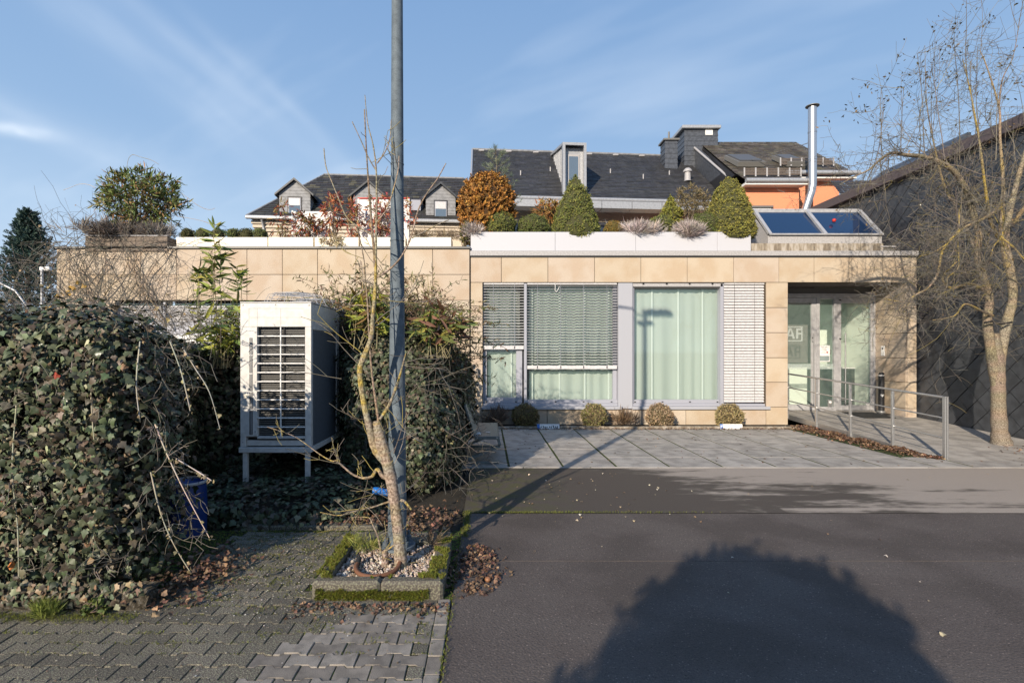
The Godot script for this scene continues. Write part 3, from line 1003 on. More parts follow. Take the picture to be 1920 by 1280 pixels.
func entrance() -> void:
	var o := OFFICE
	var dd := 13.5
	var ex := func(u): return (u - 912.0) * 0.001 * dd
	var ey := func(w): return EYE - (w - 661.0) * 0.001 * dd
	var eb := func(called, u0, w0, u1, w1, d0, d1, m, par): return box(called, P(ex.call(u0), ey.call(w1), d1), P(ex.call(u1), ey.call(w0), d0), m, par, 0.004)
	box("soffit", P(fx(1478), fy(529.3) + 0.004, dd), P(fx(1702), fy(529.3) + 0.03, D + 0.29), M.fascia_brown, o, 0.0)
	box("header", P(ex.call(1460), ey.call(550), dd + 0.1), P(fx(1702), fy(529.3), dd + 0.03), M.coping, o, 0.0)
	var en := Node3D.new()
	en.name = "entrance_screen"
	o.add_child(en)
	eb.call("frame", 1465, 550, 1643.5, 558, dd - 0.02, dd + 0.07, M.alu, en)
	eb.call("frame", 1531, 558, 1537, 770, dd - 0.02, dd + 0.07, M.alu, en)
	eb.call("frame", 1564, 558, 1567.5, 770, dd - 0.02, dd + 0.07, M.alu, en)
	eb.call("frame", 1638, 558, 1643.5, 770, dd - 0.02, dd + 0.07, M.alu, en)
	eb.call("frame", 1537, 558, 1564, 560.5, dd - 0.01, dd + 0.07, M.alu, en)
	eb.call("frame", 1537, 762.5, 1564, 770, dd - 0.02, dd + 0.07, M.alu, en)
	eb.call("pane", 1537, 560, 1564, 763, dd + 0.03, dd + 0.035, M.glass, en)
	# notice taped to the narrow pane
	eb.call("notice", 1536.8, 647, 1557.5, 678, dd + 0.016, dd + 0.02, M.white, en)
	var ink := mat(lin(0.22, 0.27, 0.27), 0.8)
	eb.call("notice_picture", 1537.6, 667, 1556.3, 676.5, dd + 0.012, dd + 0.015, ink, en)
	for k in 5:
		eb.call("notice_line", 1541 + k % 2, 650.5 + k * 2.7, 1553 - (k * 3) % 5, 651.3 + k * 2.7, dd + 0.013, dd + 0.0155, M.trim, en)
	eb.call("notice_seal", 1550.5, 659, 1554, 661.5, dd + 0.0125, dd + 0.0155, mat(lin(0.45, 0.12, 0.1), 0.7), en)
	# intercom at the foot
	eb.call("door_stop", 1553, 749, 1560.5, 762, dd - 0.01, dd + 0.02, M.steel, en)
	var knob := MB.new()
	knob.lathe(P(ex.call(1557), ey.call(754), dd - 0.01), [Vector2(0.0, 0.03), Vector2(0.03, 0.02), Vector2(0.035, 0.0)], 16, Basis(Vector3.RIGHT, PI / 2))
	put("door_stop_button", knob.mesh(), M.white, en)
	for q in [[1465, 1531, 1465, 1522.3, 567.3, 758], [1567.5, 1638, 1578, 1633.6, 568, 759.5]]:
		var dr := Node3D.new()
		dr.name = numbered("door", o)
		o.add_child(dr, true)
		eb.call("leaf_frame", q[0], 558.3, q[2], 769, dd, dd + 0.06, M.alu, dr)
		eb.call("leaf_frame", q[3], 558.3, q[1], 769, dd, dd + 0.06, M.alu, dr)
		eb.call("leaf_frame", q[2], 558.3, q[3], q[4], dd, dd + 0.06, M.alu, dr)
		eb.call("leaf_frame", q[2], q[5], q[3], 769, dd, dd + 0.06, M.alu, dr)
		eb.call("pane", q[2], q[4], q[3], q[5], dd + 0.03, dd + 0.035, M.glass, dr)
	var h := MB.new()
	var hx: float = ex.call(1582.5)
	h.tube([P(hx, ey.call(757), dd - 0.07), P(hx, ey.call(624), dd - 0.07)], [0.014, 0.014], 10)
	h.tube([P(hx, ey.call(640), dd - 0.07), P(hx, ey.call(640), dd + 0.03)], [0.01, 0.01], 8)
	h.tube([P(hx, ey.call(749), dd - 0.07), P(hx - 0.05, ey.call(749), dd + 0.0)], [0.01, 0.01], 8)
	put("pull_bar", h.mesh(), M.steel, o)
	h = MB.new()
	hx = ex.call(1523.4)
	h.tube([P(hx, ey.call(757), dd - 0.07), P(hx, ey.call(624), dd - 0.07)], [0.014, 0.014], 10)
	h.tube([P(hx, ey.call(640), dd - 0.07), P(hx, ey.call(640), dd + 0.03)], [0.01, 0.01], 8)
	put("pull_bar", h.mesh(), M.steel, o)
	for q in [[1521, 632], [1572, 634], [1572, 561.5]]:
		eb.call("lock_cylinder", q[0] + 2.0, q[1], q[0] + 5.0, q[1] + 2.2, dd - 0.03, dd - 0.001, M.dark, o)
	eb.call("floor_contact", 1625, 757, 1630.5, 759.3, dd - 0.01, dd + 0.025, M.white, o)
	# frosted emblem and frosted band on the left leaf
	var frost := mat(lin(0.55, 0.62, 0.60), 0.7)
	frost.transparency = BaseMaterial3D.TRANSPARENCY_ALPHA
	frost.albedo_color.a = 0.34
	var frost_band := mat(lin(0.50, 0.58, 0.55), 0.7)
	frost_band.transparency = BaseMaterial3D.TRANSPARENCY_ALPHA
	frost_band.albedo_color.a = 0.35
	var emb := MB.new()
	var q0 := 1479.0
	# pale square with the two letters A and F left clear, set in strips
	var cells := [[1479, 612, 1506.5, 613.8], [1479, 637.8, 1506.5, 639.5], [1504, 613.8, 1506.5, 637.8]]
	for s in cells:
		emb.box(P(ex.call(s[0]), ey.call(s[3]), dd + 0.028), P(ex.call(s[2]), ey.call(s[1]), dd + 0.026), 0.0)
	put("emblem_border", emb.mesh(), frost, o)
	text("emblem_letters", "AF", 0.27, frost, o, P(ex.call(1491), ey.call(625.5), dd + 0.027))
	eb.call("frosted_band", 1465, 682, 1522.3, 692, dd + 0.026, dd + 0.028, frost_band, o)
	text("band_letters", "ATHEL", 0.08, frost, o, P(ex.call(1495), ey.call(687), dd + 0.022))
	eb.call("frosted_band", 1537, 682, 1564, 692, dd + 0.026, dd + 0.028, frost_band, o)
	# hall behind the glass
	box("hall_floor", P(fx(1478), 0.0, 16.99), P(fx(1702) + 0.02, ramp_y(13.5) - 0.01, dd + 0.01), M.inner_floor, o, 0.0)
	box("hall_wall", P(fx(1478), 0.2, 15.0), P(fx(1702), 3.95, 14.9), M.inner, o, 0.0)
	box("hall_wall", P(fx(1478), 0.2, 14.9), P(fx(1478) + 0.05, 3.95, dd + 0.15), M.inner, o, 0.0)
	box("hall_wall", P(fx(1702) - 0.06, 0.2, 14.9), P(fx(1702) + 0.02, 3.95, dd + 0.11), M.inner, o, 0.0)
	box("desk", P(8.95, 0.2, 14.7), P(9.92, 1.27, 14.2), M.dark, o)
	box("desk_top", P(8.9, 1.275, 14.8), P(9.8, 1.31, 14.15), M.white, o)
	for q in [[9.32, 1.62, 0.14, 0.17], [9.54, 1.68, 0.07, 0.09], [9.40, 1.48, 0.06, 0.07], [9.52, 1.48, 0.06, 0.07]]:
		box("wall_switch", P(q[0], q[1], 14.9), P(q[0] + q[2], q[1] + q[3], 14.87), M.trim, o)
		box("wall_switch_frame", P(q[0] - 0.02, q[1] - 0.02, 14.9), P(q[0] + q[2] + 0.02, q[1] + q[3] + 0.02, 14.885), M.dark if q[3] > 0.1 else M.rust, o)
	box("inner_screen", P(7.12, 1.42, 14.66), P(8.98, 3.94, 14.6), M.coping, o, 0.0)
	box("inner_screen", P(7.12, 0.3, 14.66), P(8.3, 1.41, 14.6), M.coping, o, 0.0)
	# small bell plate on the reveal
	box("bell_plate", P(fx(1702) - 0.045, ey.call(667), 13.28), P(fx(1702) - 0.03, ey.call(648.5), 13.16), M.white, o, 0.004)
	box("bell_button", P(fx(1702) - 0.05, ey.call(655), 13.24), P(fx(1702) - 0.046, ey.call(652), 13.2), M.dark, o, 0.001)

# slated roof plane: courses of single slates, each a little uneven, joined into one piece
func slates(corner: Vector3, along_eave: Vector3, up_slope: Vector3, course: float, wide: float, base: Color, spread: float, moss := 0.0, inset_l := 0.0, inset_r := 0.0) -> ArrayMesh:
	var b := MB.new()
	b.colored = true
	var eave := along_eave.length()
	var ex := along_eave / eave
	var run := up_slope.length()
	var uy := up_slope / run
	var nn := ex.cross(uy).normalized()
	if nn.y < 0.0:
		nn = -nn
	var rows := int(run / course)
	for j in rows:
		var t := (j + 0.5) / rows
		var a := inset_l * t
		var e := eave - inset_r * t
		var x := a - rf(0.0, wide)
		var y0 := j * run / rows
		var y1 := (j + 1) * run / rows + 0.02
		var tone := 1.0 + 0.10 * R.randfn()
		while x < e:
			var w := wide * rf(0.75, 1.25)
			var p := maxf(x, a)
			var q := minf(x + w - 0.006, e)
			x += w
			if q - p < 0.02:
				continue
			var k := exp(R.randfn() * spread) * clampf(tone, 0.75, 1.3)
			b.col = Color(base.r * k, base.g * k, base.b * k * rf(0.94, 1.06))
			if R.randf() < moss:
				b.col = b.col.lerp(Color(0.16, 0.15, 0.10), rf(0.2, 0.9))
			var l := 0.022 + rf(0.0, 0.010)
			var v0 := corner + ex * p + uy * (y0 + rf(-0.008, 0.008))
			var v1 := corner + ex * q + uy * (y0 + rf(-0.008, 0.008))
			var v2 := corner + ex * q + uy * y1
			var v3 := corner + ex * p + uy * y1
			b.quad(v0 + nn * l, v1 + nn * l, v2 + nn * 0.006, v3 + nn * 0.006, nn)
			b.quad(v0 + nn * l, v1 + nn * l, v1, v0, -uy)
	return b.mesh()

func slate_part(called: String, mesh: Mesh, parent: Node) -> MeshInstance3D:
	var o := put(called, mesh, M.slate, parent)
	o.set_meta("kind", "stuff")
	return o

# a rectangular stack hung with courses of slates
func hung_stack(called: String, lo: Vector3, hi: Vector3, m: Material, parent: Node) -> MeshInstance3D:
	var b := MB.new()
	var y := lo.y
	while y < hi.y - 0.02:
		var y1 := minf(y + 0.22, hi.y)
		b.hexa([Vector3(lo.x - 0.015, y, lo.z - 0.015), Vector3(hi.x + 0.015, y, lo.z - 0.015), Vector3(hi.x + 0.015, y, hi.z + 0.015), Vector3(lo.x - 0.015, y, hi.z + 0.015)],
			[Vector3(lo.x, y1, lo.z), Vector3(hi.x, y1, lo.z), Vector3(hi.x, y1, hi.z), Vector3(lo.x, y1, hi.z)])
		y = y1
	return put(called, b.mesh(), m, parent)

func mansard_house() -> void:
	var o := thing("terrace_house", "cream house with dark slate hipped roof and three gabled dormers behind the red shrubs", "house", P(-5.5, 0, 22), deg_to_rad(5.0))
	R.seed = 51
	# local coordinates: x along the eaves, -z away
	var wall := MB.new()
	wall.box(Vector3(-3.95, 0, -5.6), Vector3(4.6, 6.55, -0.35), 0.0)
	put("wall", wall.mesh(), M.plaster, o)
	for k in 4:
		box("cornice", Vector3(-4.0 - 0.04 * k, 6.55 + 0.14 * k, -5.6), Vector3(4.65, 6.55 + 0.14 * (k + 1) - 0.012, -0.32 + 0.07 * k), M.plaster, o, 0.01)
	box("gutter", Vector3(-4.28, 7.12, -0.02), Vector3(4.7, 7.26, 0.14), M.zinc, o, 0.03)
	for x in [-3.65, 0.6]:
		var t := MB.new()
		t.tube([Vector3(x, 7.15, 0.05), Vector3(x, 6.8, -0.22), Vector3(x, 0, -0.24)], [0.05, 0.05, 0.05], 8)
		put("downpipe", t.mesh(), M.zinc, o)
	var base := Color(0.060, 0.058, 0.056)
	var e0 := Vector3(-4.25, 7.24, 0.0)
	slate_part("roof_front", slates(e0, Vector3(9.0, 0, 0), Vector3(0, 2.75, -3.0), 0.17, 0.26, base, 0.16, 0.10, 2.45, 0.0), o)
	slate_part("roof_side", slates(Vector3(-4.25, 7.24, -5.6), Vector3(0, 0, 5.6), Vector3(2.45, 2.75, 0), 0.17, 0.26, base * 0.9, 0.12, 0.05, 2.6, 3.0), o)
	var rb := MB.new()
	rb.hexa([Vector3(-4.2, 7.2, -5.6), Vector3(4.7, 7.2, -5.6), Vector3(4.7, 7.2, -0.05), Vector3(-4.2, 7.2, -0.05)], [Vector3(-1.85, 9.92, -3.1), Vector3(4.7, 9.92, -3.1), Vector3(4.7, 9.92, -3.0), Vector3(-1.85, 9.92, -3.0)])
	put("roof_deck", rb.mesh(), M.dark, o)
	var ridge := MB.new()
	ridge.tube([Vector3(-1.8, 10.0, -3.02), Vector3(4.7, 10.0, -3.02)], [0.06, 0.06], 6)
	ridge.tube([Vector3(-1.8, 10.0, -3.02), Vector3(-4.25, 7.27, 0.0)], [0.05, 0.05], 6)
	put("ridge_capping", ridge.mesh(), M.grey_slate, o)
	for k in 3:
		var x: float = [-2.42, 0.58, 3.6][k]
		var dm := Node3D.new()
		dm.name = numbered("dormer", o)
		o.add_child(dm, true)
		var w := 0.62
		var zf := -0.28
		var yb := 7.3
		var ye := 8.28
		var yp := 8.82
		var b := MB.new()
		# slate-hung cheeks and front, courses proud of each other
		for r in 7:
			var y0 := yb + r * 0.14
			b.hexa([Vector3(x - w - 0.012, y0, -2.6), Vector3(x + w + 0.012, y0, -2.6), Vector3(x + w + 0.012, y0, zf + 0.012), Vector3(x - w - 0.012, y0, zf + 0.012)],
				[Vector3(x - w, y0 + 0.14, -2.6), Vector3(x + w, y0 + 0.14, -2.6), Vector3(x + w, y0 + 0.14, zf), Vector3(x - w, y0 + 0.14, zf)])
		for r in 4:
			var y0 := ye + r * 0.13
			var h0 := w * (1.0 - r * 0.25)
			var h1 := w * (1.0 - (r + 1) * 0.25) + 0.01
			b.hexa([Vector3(x - h0, y0, -2.6), Vector3(x + h0, y0, -2.6), Vector3(x + h0, y0, zf + 0.012), Vector3(x - h0, y0, zf + 0.012)],
				[Vector3(x - h1, y0 + 0.13, -2.6), Vector3(x + h1, y0 + 0.13, -2.6), Vector3(x + h1, y0 + 0.13, zf), Vector3(x - h1, y0 + 0.13, zf)])
		put("cheeks", b.mesh(), M.grey_slate, dm)
		box("opening", Vector3(x - 0.29, 7.36, zf), Vector3(x + 0.29, 8.16, zf + 0.02), M.dark, dm, 0.0)
		box("window_frame", Vector3(x - 0.25, 7.36, zf + 0.021), Vector3(x + 0.25, 8.10, zf + 0.04), M.frame, dm)
		box("pane", Vector3(x - 0.22, 7.40, zf + 0.041), Vector3(x + 0.22, 7.78, zf + 0.046), M.pane, dm, 0.0)
		box("shutter", Vector3(x - 0.22, 7.78, zf + 0.041), Vector3(x + 0.22, 8.08, zf + 0.055), M.slat, dm, 0.004)
		var rf_ := MB.new()
		for s in [-1.0, 1.0]:
			rf_.hexa([Vector3(x + s * (w + 0.16), ye - 0.12, -2.7), Vector3(x, yp, -2.7), Vector3(x, yp, zf + 0.14), Vector3(x + s * (w + 0.16), ye - 0.12, zf + 0.14)],
				[Vector3(x + s * (w + 0.16), ye - 0.04, -2.7), Vector3(x, yp + 0.09, -2.7), Vector3(x, yp + 0.09, zf + 0.14), Vector3(x + s * (w + 0.16), ye - 0.04, zf + 0.14)])
		put("gable_roof", rf_.mesh(), M.slate_wall[0], dm)
	box("roof_window", Vector3(2.35, 7.75, -0.45), Vector3(2.75, 8.2, -0.75), M.frame, o)

func slate_house() -> void:
	var o := thing("slate_roofed_house", "house with a broad dark slate roof, tall zinc dormer and slate chimneys", "house")
	R.seed = 53
	var sk := 0.087     # the house stands five degrees askew
	var q := func(x, y, d): return P(x, y, d + x * sk - 0.2)
	var base := Color(0.062, 0.062, 0.066)
	var e0: Vector3 = q.call(-0.56, 7.52, 20.0)
	var e1: Vector3 = q.call(9.35, 7.52, 20.0)
	var r0: Vector3 = q.call(-0.62, 10.92, 24.5)
	slate_part("roof_front", slates(e0, e1 - e0, r0 - e0, 0.16, 0.25, base, 0.10, 0.0), o)
	var dk := MB.new()
	dk.hexa([q.call(-0.5, 7.45, 20.1), q.call(9.4, 7.45, 20.1), q.call(9.4, 7.45, 29.0), q.call(-0.5, 7.45, 29.0)], [q.call(-0.5, 10.88, 24.5), q.call(9.4, 10.88, 24.5), q.call(9.4, 10.88, 24.6), q.call(-0.5, 10.88, 24.6)])
	put("roof_deck", dk.mesh(), M.dark, o)
	var rd := MB.new()
	rd.tube([q.call(-0.62, 10.95, 24.5), q.call(9.3, 10.95, 24.5)], [0.06, 0.06], 6)
	put("ridge_capping", rd.mesh(), M.grey_slate, o)
	var vg := MB.new()
	vg.tube([e0 + Vector3(-0.02, 0.02, 0.02), r0 + Vector3(-0.02, 0.03, 0)], [0.045, 0.045], 6)
	put("verge", vg.mesh(), M.zinc, o)
	for k in 8:
		var t := 0.04 + k * 0.125
		var p: Vector3 = r0.lerp(r0 + (e1 - e0), t) + (e0 - r0) * 0.045
		var hk := MB.new()
		hk.box(p + Vector3(-0.13, 0.02, -0.05), p + Vector3(0.13, 0.09, 0.06), 0.02)
		put("ridge_vent", hk.mesh(), M.trim, o)
	for k in 6:
		var p: Vector3 = e0.lerp(e1, 0.2 + k * 0.13) + (r0 - e0) * (0.42 + 0.1 * (k % 2))
		var hk := MB.new()
		hk.box(p + Vector3(-0.02, 0.0, -0.02), p + Vector3(0.02, 0.2, 0.02), 0.0)
		put("roof_hook", hk.mesh(), M.trim, o)
	# gutter and the long zinc fascia of the loggia below it
	var gt := MB.new()
	gt.tube([q.call(-0.6, 7.46, 19.88), q.call(9.35, 7.46, 19.88)], [0.075, 0.075], 8)
	put("gutter", gt.mesh(), M.zinc, o)
	var fa: Vector3 = q.call(-0.3, 7.08, 19.6)
	for k in 8:
		var f := MB.new()
		f.hexa([q.call(-0.3 + k * 1.15, 7.07, 19.62), q.call(0.83 + k * 1.15, 7.07, 19.62), q.call(0.83 + k * 1.15, 7.07, 20.2), q.call(-0.3 + k * 1.15, 7.07, 20.2)], [q.call(-0.3 + k * 1.15, 7.33, 19.62), q.call(0.83 + k * 1.15, 7.33, 19.62), q.call(0.83 + k * 1.15, 7.33, 20.2), q.call(-0.3 + k * 1.15, 7.33, 20.2)])
		put("fascia_panel", f.mesh(), M.zinc, o)
	var wl := MB.new()
	wl.hexa([q.call(-0.3, 0, 21.2), q.call(9.3, 0, 21.2), q.call(9.3, 0, 28.5), q.call(-0.3, 0, 28.5)], [q.call(-0.3, 7.4, 21.2), q.call(9.3, 7.4, 21.2), q.call(9.3, 7.4, 28.5), q.call(-0.3, 7.4, 28.5)])
	put("wall", wl.mesh(), M.plaster, o)
	for w in [[0.6, 2.2], [2.4, 4.0], [4.15, 5.6]]:
		var f := MB.new()
		f.hexa([q.call(w[0], 5.2, 21.12), q.call(w[1], 5.2, 21.12), q.call(w[1], 5.2, 21.19), q.call(w[0], 5.2, 21.19)], [q.call(w[0], 6.9, 21.12), q.call(w[1], 6.9, 21.12), q.call(w[1], 6.9, 21.19), q.call(w[0], 6.9, 21.19)])
		var wf := put("window", f.mesh(), M.white, o)
		for s in 2:
			var a: float = lerpf(w[0], w[1], 0.06 + 0.47 * s)
			var b: float = lerpf(w[0], w[1], 0.47 + 0.47 * s)
			var g2 := MB.new()
			g2.hexa([q.call(a, 5.3, 21.10), q.call(b, 5.3, 21.10), q.call(b, 5.3, 21.115), q.call(a, 5.3, 21.115)], [q.call(a, 6.8, 21.10), q.call(b, 6.8, 21.10), q.call(b, 6.8, 21.115), q.call(a, 6.8, 21.115)])
			put("pane", g2.mesh(), M.pane, wf)
	# zinc dormer
	var dm := Node3D.new()
	dm.name = "zinc_dormer"
	o.add_child(dm)
	var zf := 20.55
	var dx0 := 2.98
	var dx1 := 3.76
	var b := MB.new()
	b.hexa([q.call(dx0, 7.4, zf), q.call(dx1, 7.4, zf), q.call(dx1, 10.6, 24.6), q.call(dx0, 10.6, 24.6)], [q.call(dx0, 9.62, zf), q.call(dx1, 9.62, zf), q.call(dx1, 10.72, 24.6), q.call(dx0, 10.72, 24.6)])
	put("cheeks", b.mesh(), M.zinc, dm)
	for k in 7:
		var t := k / 7.0
		var d := lerpf(zf + 0.2, 23.6, t)
		var ylo := 7.62 + (d - 20.0) * 0.755
		var yhi := 9.62 + (d - zf) * 0.27
		var s := MB.new()
		s.hexa([q.call(dx0 - 0.03, ylo, d), q.call(dx0, ylo, d), q.call(dx0, ylo, d + 0.04), q.call(dx0 - 0.03, ylo, d + 0.04)], [q.call(dx0 - 0.03, yhi, d), q.call(dx0, yhi, d), q.call(dx0, yhi, d + 0.04), q.call(dx0 - 0.03, yhi, d + 0.04)])
		put("standing_seam", s.mesh(), M.zinc, dm)
	var rf2 := MB.new()
	rf2.hexa([q.call(dx0 - 0.07, 9.62, zf - 0.3), q.call(dx1 + 0.07, 9.62, zf - 0.3), q.call(dx1 + 0.07, 10.74, 24.6), q.call(dx0 - 0.07, 10.74, 24.6)], [q.call(dx0 - 0.07, 9.72, zf - 0.3), q.call(dx1 + 0.07, 9.72, zf - 0.3), q.call(dx1 + 0.07, 10.84, 24.6), q.call(dx0 - 0.07, 10.84, 24.6)])
	put("dormer_roof", rf2.mesh(), M.zinc, dm)
	for s in [[dx0 - 0.07, dx0 + 0.03], [dx1 - 0.03, dx1 + 0.07]]:
		var fl := MB.new()
		fl.hexa([q.call(s[0], 7.7, zf - 0.3), q.call(s[1], 7.7, zf - 0.3), q.call(s[1], 7.7, zf - 0.002), q.call(s[0], 7.7, zf - 0.002)], [q.call(s[0], 9.62, zf - 0.3), q.call(s[1], 9.62, zf - 0.3), q.call(s[1], 9.62, zf - 0.002), q.call(s[0], 9.62, zf - 0.002)])
		put("front_cheek", fl.mesh(), M.zinc, dm)
	for s in [["window_frame", 0.16, 0.62, 7.9, 9.36, 0.03, 0.002, M.trim], ["pane", 0.21, 0.57, 8.0, 9.28, 0.04, 0.031, M.pane]]:
		var wn := MB.new()
		wn.hexa([q.call(dx0 + s[1], s[3], zf - s[5]), q.call(dx0 + s[2], s[3], zf - s[5]), q.call(dx0 + s[2], s[3], zf - s[6]), q.call(dx0 + s[1], s[3], zf - s[6])], [q.call(dx0 + s[1], s[4], zf - s[5]), q.call(dx0 + s[2], s[4], zf - s[5]), q.call(dx0 + s[2], s[4], zf - s[6]), q.call(dx0 + s[1], s[4], zf - s[6])])
		put(s[0], wn.mesh(), s[7], dm)
	# chimneys and vent
	hung_stack("chimney", P(7.88, 9.6, 24.1), P(8.42, 11.05, 23.5), M.chimney_slate, o)
	box("chimney_cap", P(7.80, 11.05, 24.2), P(8.50, 11.13, 23.42), M.coping, o)
	var pf := MB.new()
	pf.tube([P(8.15, 11.13, 23.8), P(8.15, 11.55, 23.8)], [0.05, 0.04], 8)
	put("chimney_pipe", pf.mesh(), M.coping, o)
	hung_stack("broad_chimney", P(8.92, 9.9, 25.6), P(10.42, 11.75, 24.0), M.chimney_slate, o)
	box("broad_chimney_cap", P(8.78, 11.75, 25.7), P(10.52, 11.90, 23.85), M.zinc, o, 0.02)
	box("chimney_vent", P(9.85, 11.48, 23.99), P(10.18, 11.70, 23.96), M.white, o)
	var vp := MB.new()
	vp.lathe(P(8.42, 8.85, 22.3), [Vector2(0.2, 0), Vector2(0.13, 0.05), Vector2(0.12, 0.38), Vector2(0.18, 0.4), Vector2(0.18, 0.46), Vector2(0.1, 0.55), Vector2(0, 0.57)], 14)
	put("roof_vent", vp.mesh(), M.trim, o)
	# raised fire wall at the right verge, slate-hung
	var fw := MB.new()
	fw.hexa([P(9.38, 7.4, 19.9), P(9.6, 7.4, 19.9), P(9.6, 7.4, 25.4), P(9.38, 7.4, 25.4)], [P(9.38, 7.9, 19.9), P(9.6, 7.9, 19.9), P(9.6, 11.75, 25.2), P(9.38, 11.75, 25.2)])
	put("fire_wall", fw.mesh(), M.chimney_slate, o)
	var fc := MB.new()
	fc.tube([P(9.38, 7.95, 19.9), P(9.38, 11.78, 25.2)], [0.05, 0.05], 6)
	put("fire_wall_flashing", fc.mesh(), M.trim, o)

func orange_house() -> void:
	var o := thing("orange_house", "orange rendered house with weathered brown slate roof, two roof windows and steel flue", "house")
	R.seed = 59
	box("wall", P(9.25, 0, 28), P(11.32, 7.72, 19.3), M.orange, o, 0.0)
	box("wall", P(11.33, 0, 28), P(13.5, 8.3, 20.4), M.orange, o, 0.0)
	box("soffit_board", P(9.2, 7.66, 19.29), P(11.4, 7.74, 18.9), M.white, o, 0.0)
	box("soffit_board", P(11.34, 8.24, 20.39), P(13.9, 8.32, 20.0), M.white, o, 0.0)
	var base := Color(0.115, 0.098, 0.080)
	slate_part("roof_lower", slates(P(9.3, 7.78, 18.95), P(2.15, 0, 0) , P(0.0, 0.66, 1.05), 0.17, 0.26, base, 0.26, 0.22), o)
	slate_part("roof_front", slates(P(9.3, 8.42, 19.97), Vector3(4.5, 0, 0), P(0.5, 3.02, 4.7), 0.17, 0.26, base, 0.28, 0.25, 0.0, 0.0), o)
	var dk := MB.new()
	dk.hexa([P(9.3, 8.36, 20.0), P(13.75, 8.36, 20.0), P(13.75, 8.36, 28.0), P(9.3, 8.36, 28.0)], [P(9.8, 11.38, 24.7), P(14.25, 11.38, 24.7), P(14.25, 11.38, 24.8), P(9.8, 11.38, 24.8)])
	dk.box(P(9.3, 7.74, 20.2), P(11.42, 7.76, 18.97), 0.0)
	put("roof_deck", dk.mesh(), M.dark, o)
	for s in [[9.2, 11.55, 7.80, 18.88], [11.2, 13.95, 8.42, 19.9]]:
		var t := MB.new()
		t.tube([P(s[0], s[2], s[3]), P(s[1], s[2], s[3])], [0.085, 0.085], 10)
		put("gutter", t.mesh(), M.zinc, o)
	# snow guards: posts carrying a wire grid
	for s in [[9.35, 11.4, 8.13, 19.35, 10], [11.35, 13.4, 8.95, 20.6, 8]]:
		var gd := MB.new()
		for k in 40:
			var x := lerpf(s[0], s[1], k / 39.0)
			gd.box(P(x - 0.012, s[2], s[3]), P(x + 0.012, s[2] + 0.24, s[3] - 0.012), 0.0)
		for k in 3:
			gd.box(P(s[0], s[2] + 0.02 + k * 0.1, s[3] - 0.014), P(s[1], s[2] + 0.05 + k * 0.1, s[3] - 0.026), 0.0)
		put("snow_guard", gd.mesh(), M.guard, o)
		for k in 6:
			var x := lerpf(s[0], s[1], k / 5.0)
			box("snow_guard_post", P(x - 0.025, s[2] - 0.05, s[3] - 0.03), P(x + 0.025, s[2] + 0.27, s[3] - 0.045), M.trim, o, 0.0)
	for s in [[9.6, 10.65], [11.52, 12.3]]:
		var rw := Node3D.new()
		rw.name = numbered("roof_window", o)
		o.add_child(rw, true)
		var b := MB.new()
		b.hexa([P(s[0] + 0.1, 8.88, 20.6), P(s[1] + 0.1, 8.88, 20.6), P(s[1], 9.52, 21.55), P(s[0], 9.52, 21.55)], [P(s[0] + 0.1, 9.04, 20.5), P(s[1] + 0.1, 9.04, 20.5), P(s[1], 9.66, 21.5), P(s[0], 9.66, 21.5)])
		put("frame", b.mesh(), M.coping, rw)
		var c := MB.new()
		c.hexa([P(s[0] + 0.2, 9.10, 20.58), P(s[1], 9.10, 20.58), P(s[1] - 0.1, 9.64, 21.45), P(s[0] + 0.1, 9.64, 21.45)], [P(s[0] + 0.2, 9.13, 20.56), P(s[1], 9.13, 20.56), P(s[1] - 0.1, 9.68, 21.44), P(s[0] + 0.1, 9.68, 21.44)])
		put("shutter", c.mesh(), M.shade, rw)
	box("window_head", P(9.5, 6.93, 19.29), P(10.35, 7.0, 19.2), M.coping, o)
	box("window", P(9.5, 5.4, 19.29), P(10.3, 6.92, 19.26), M.white, o)
	box("window_pane", P(9.58, 5.4, 19.255), P(10.22, 6.82, 19.24), M.pane, o, 0.0)
	# stainless flue with rain cap
	var f := MB.new()
	f.tube([P(11.22, 6.5, 18.75), P(11.22, 6.72, 18.75), P(11.40, 7.35, 18.7), P(11.44, 7.6, 18.7)], [0.125, 0.13, 0.135, 0.135], 16)
	put("flue_elbow", f.mesh(), M.flue, o)
	f = MB.new()
	f.lathe(P(11.44, 7.6, 18.7), [Vector2(0.135, 0), Vector2(0.135, 0.85), Vector2(0.145, 0.86), Vector2(0.145, 0.9), Vector2(0.135, 0.91), Vector2(0.135, 1.8), Vector2(0.145, 1.81), Vector2(0.145, 1.85), Vector2(0.135, 1.86), Vector2(0.135, 2.7)], 24)
	put("flue_pipe", f.mesh(), M.flue, o)
	f = MB.new()
	f.lathe(P(11.44, 10.3, 18.7), [Vector2(0.1, -0.05), Vector2(0.1, 0.02), Vector2(0.22, 0.03), Vector2(0.22, 0.05), Vector2(0.0, 0.12)], 24)
	put("flue_cap", f.mesh(), M.coping, o)
	for s in [[P(11.44, 9.1, 18.7), P(9.6, 9.15, 21.5)], [P(11.44, 9.1, 18.7), P(10.4, 9.2, 21.5)]]:
		var w := MB.new()
		w.tube(s, [0.008, 0.008], 4)
		put("stay_wire", w.mesh(), M.coping, o)

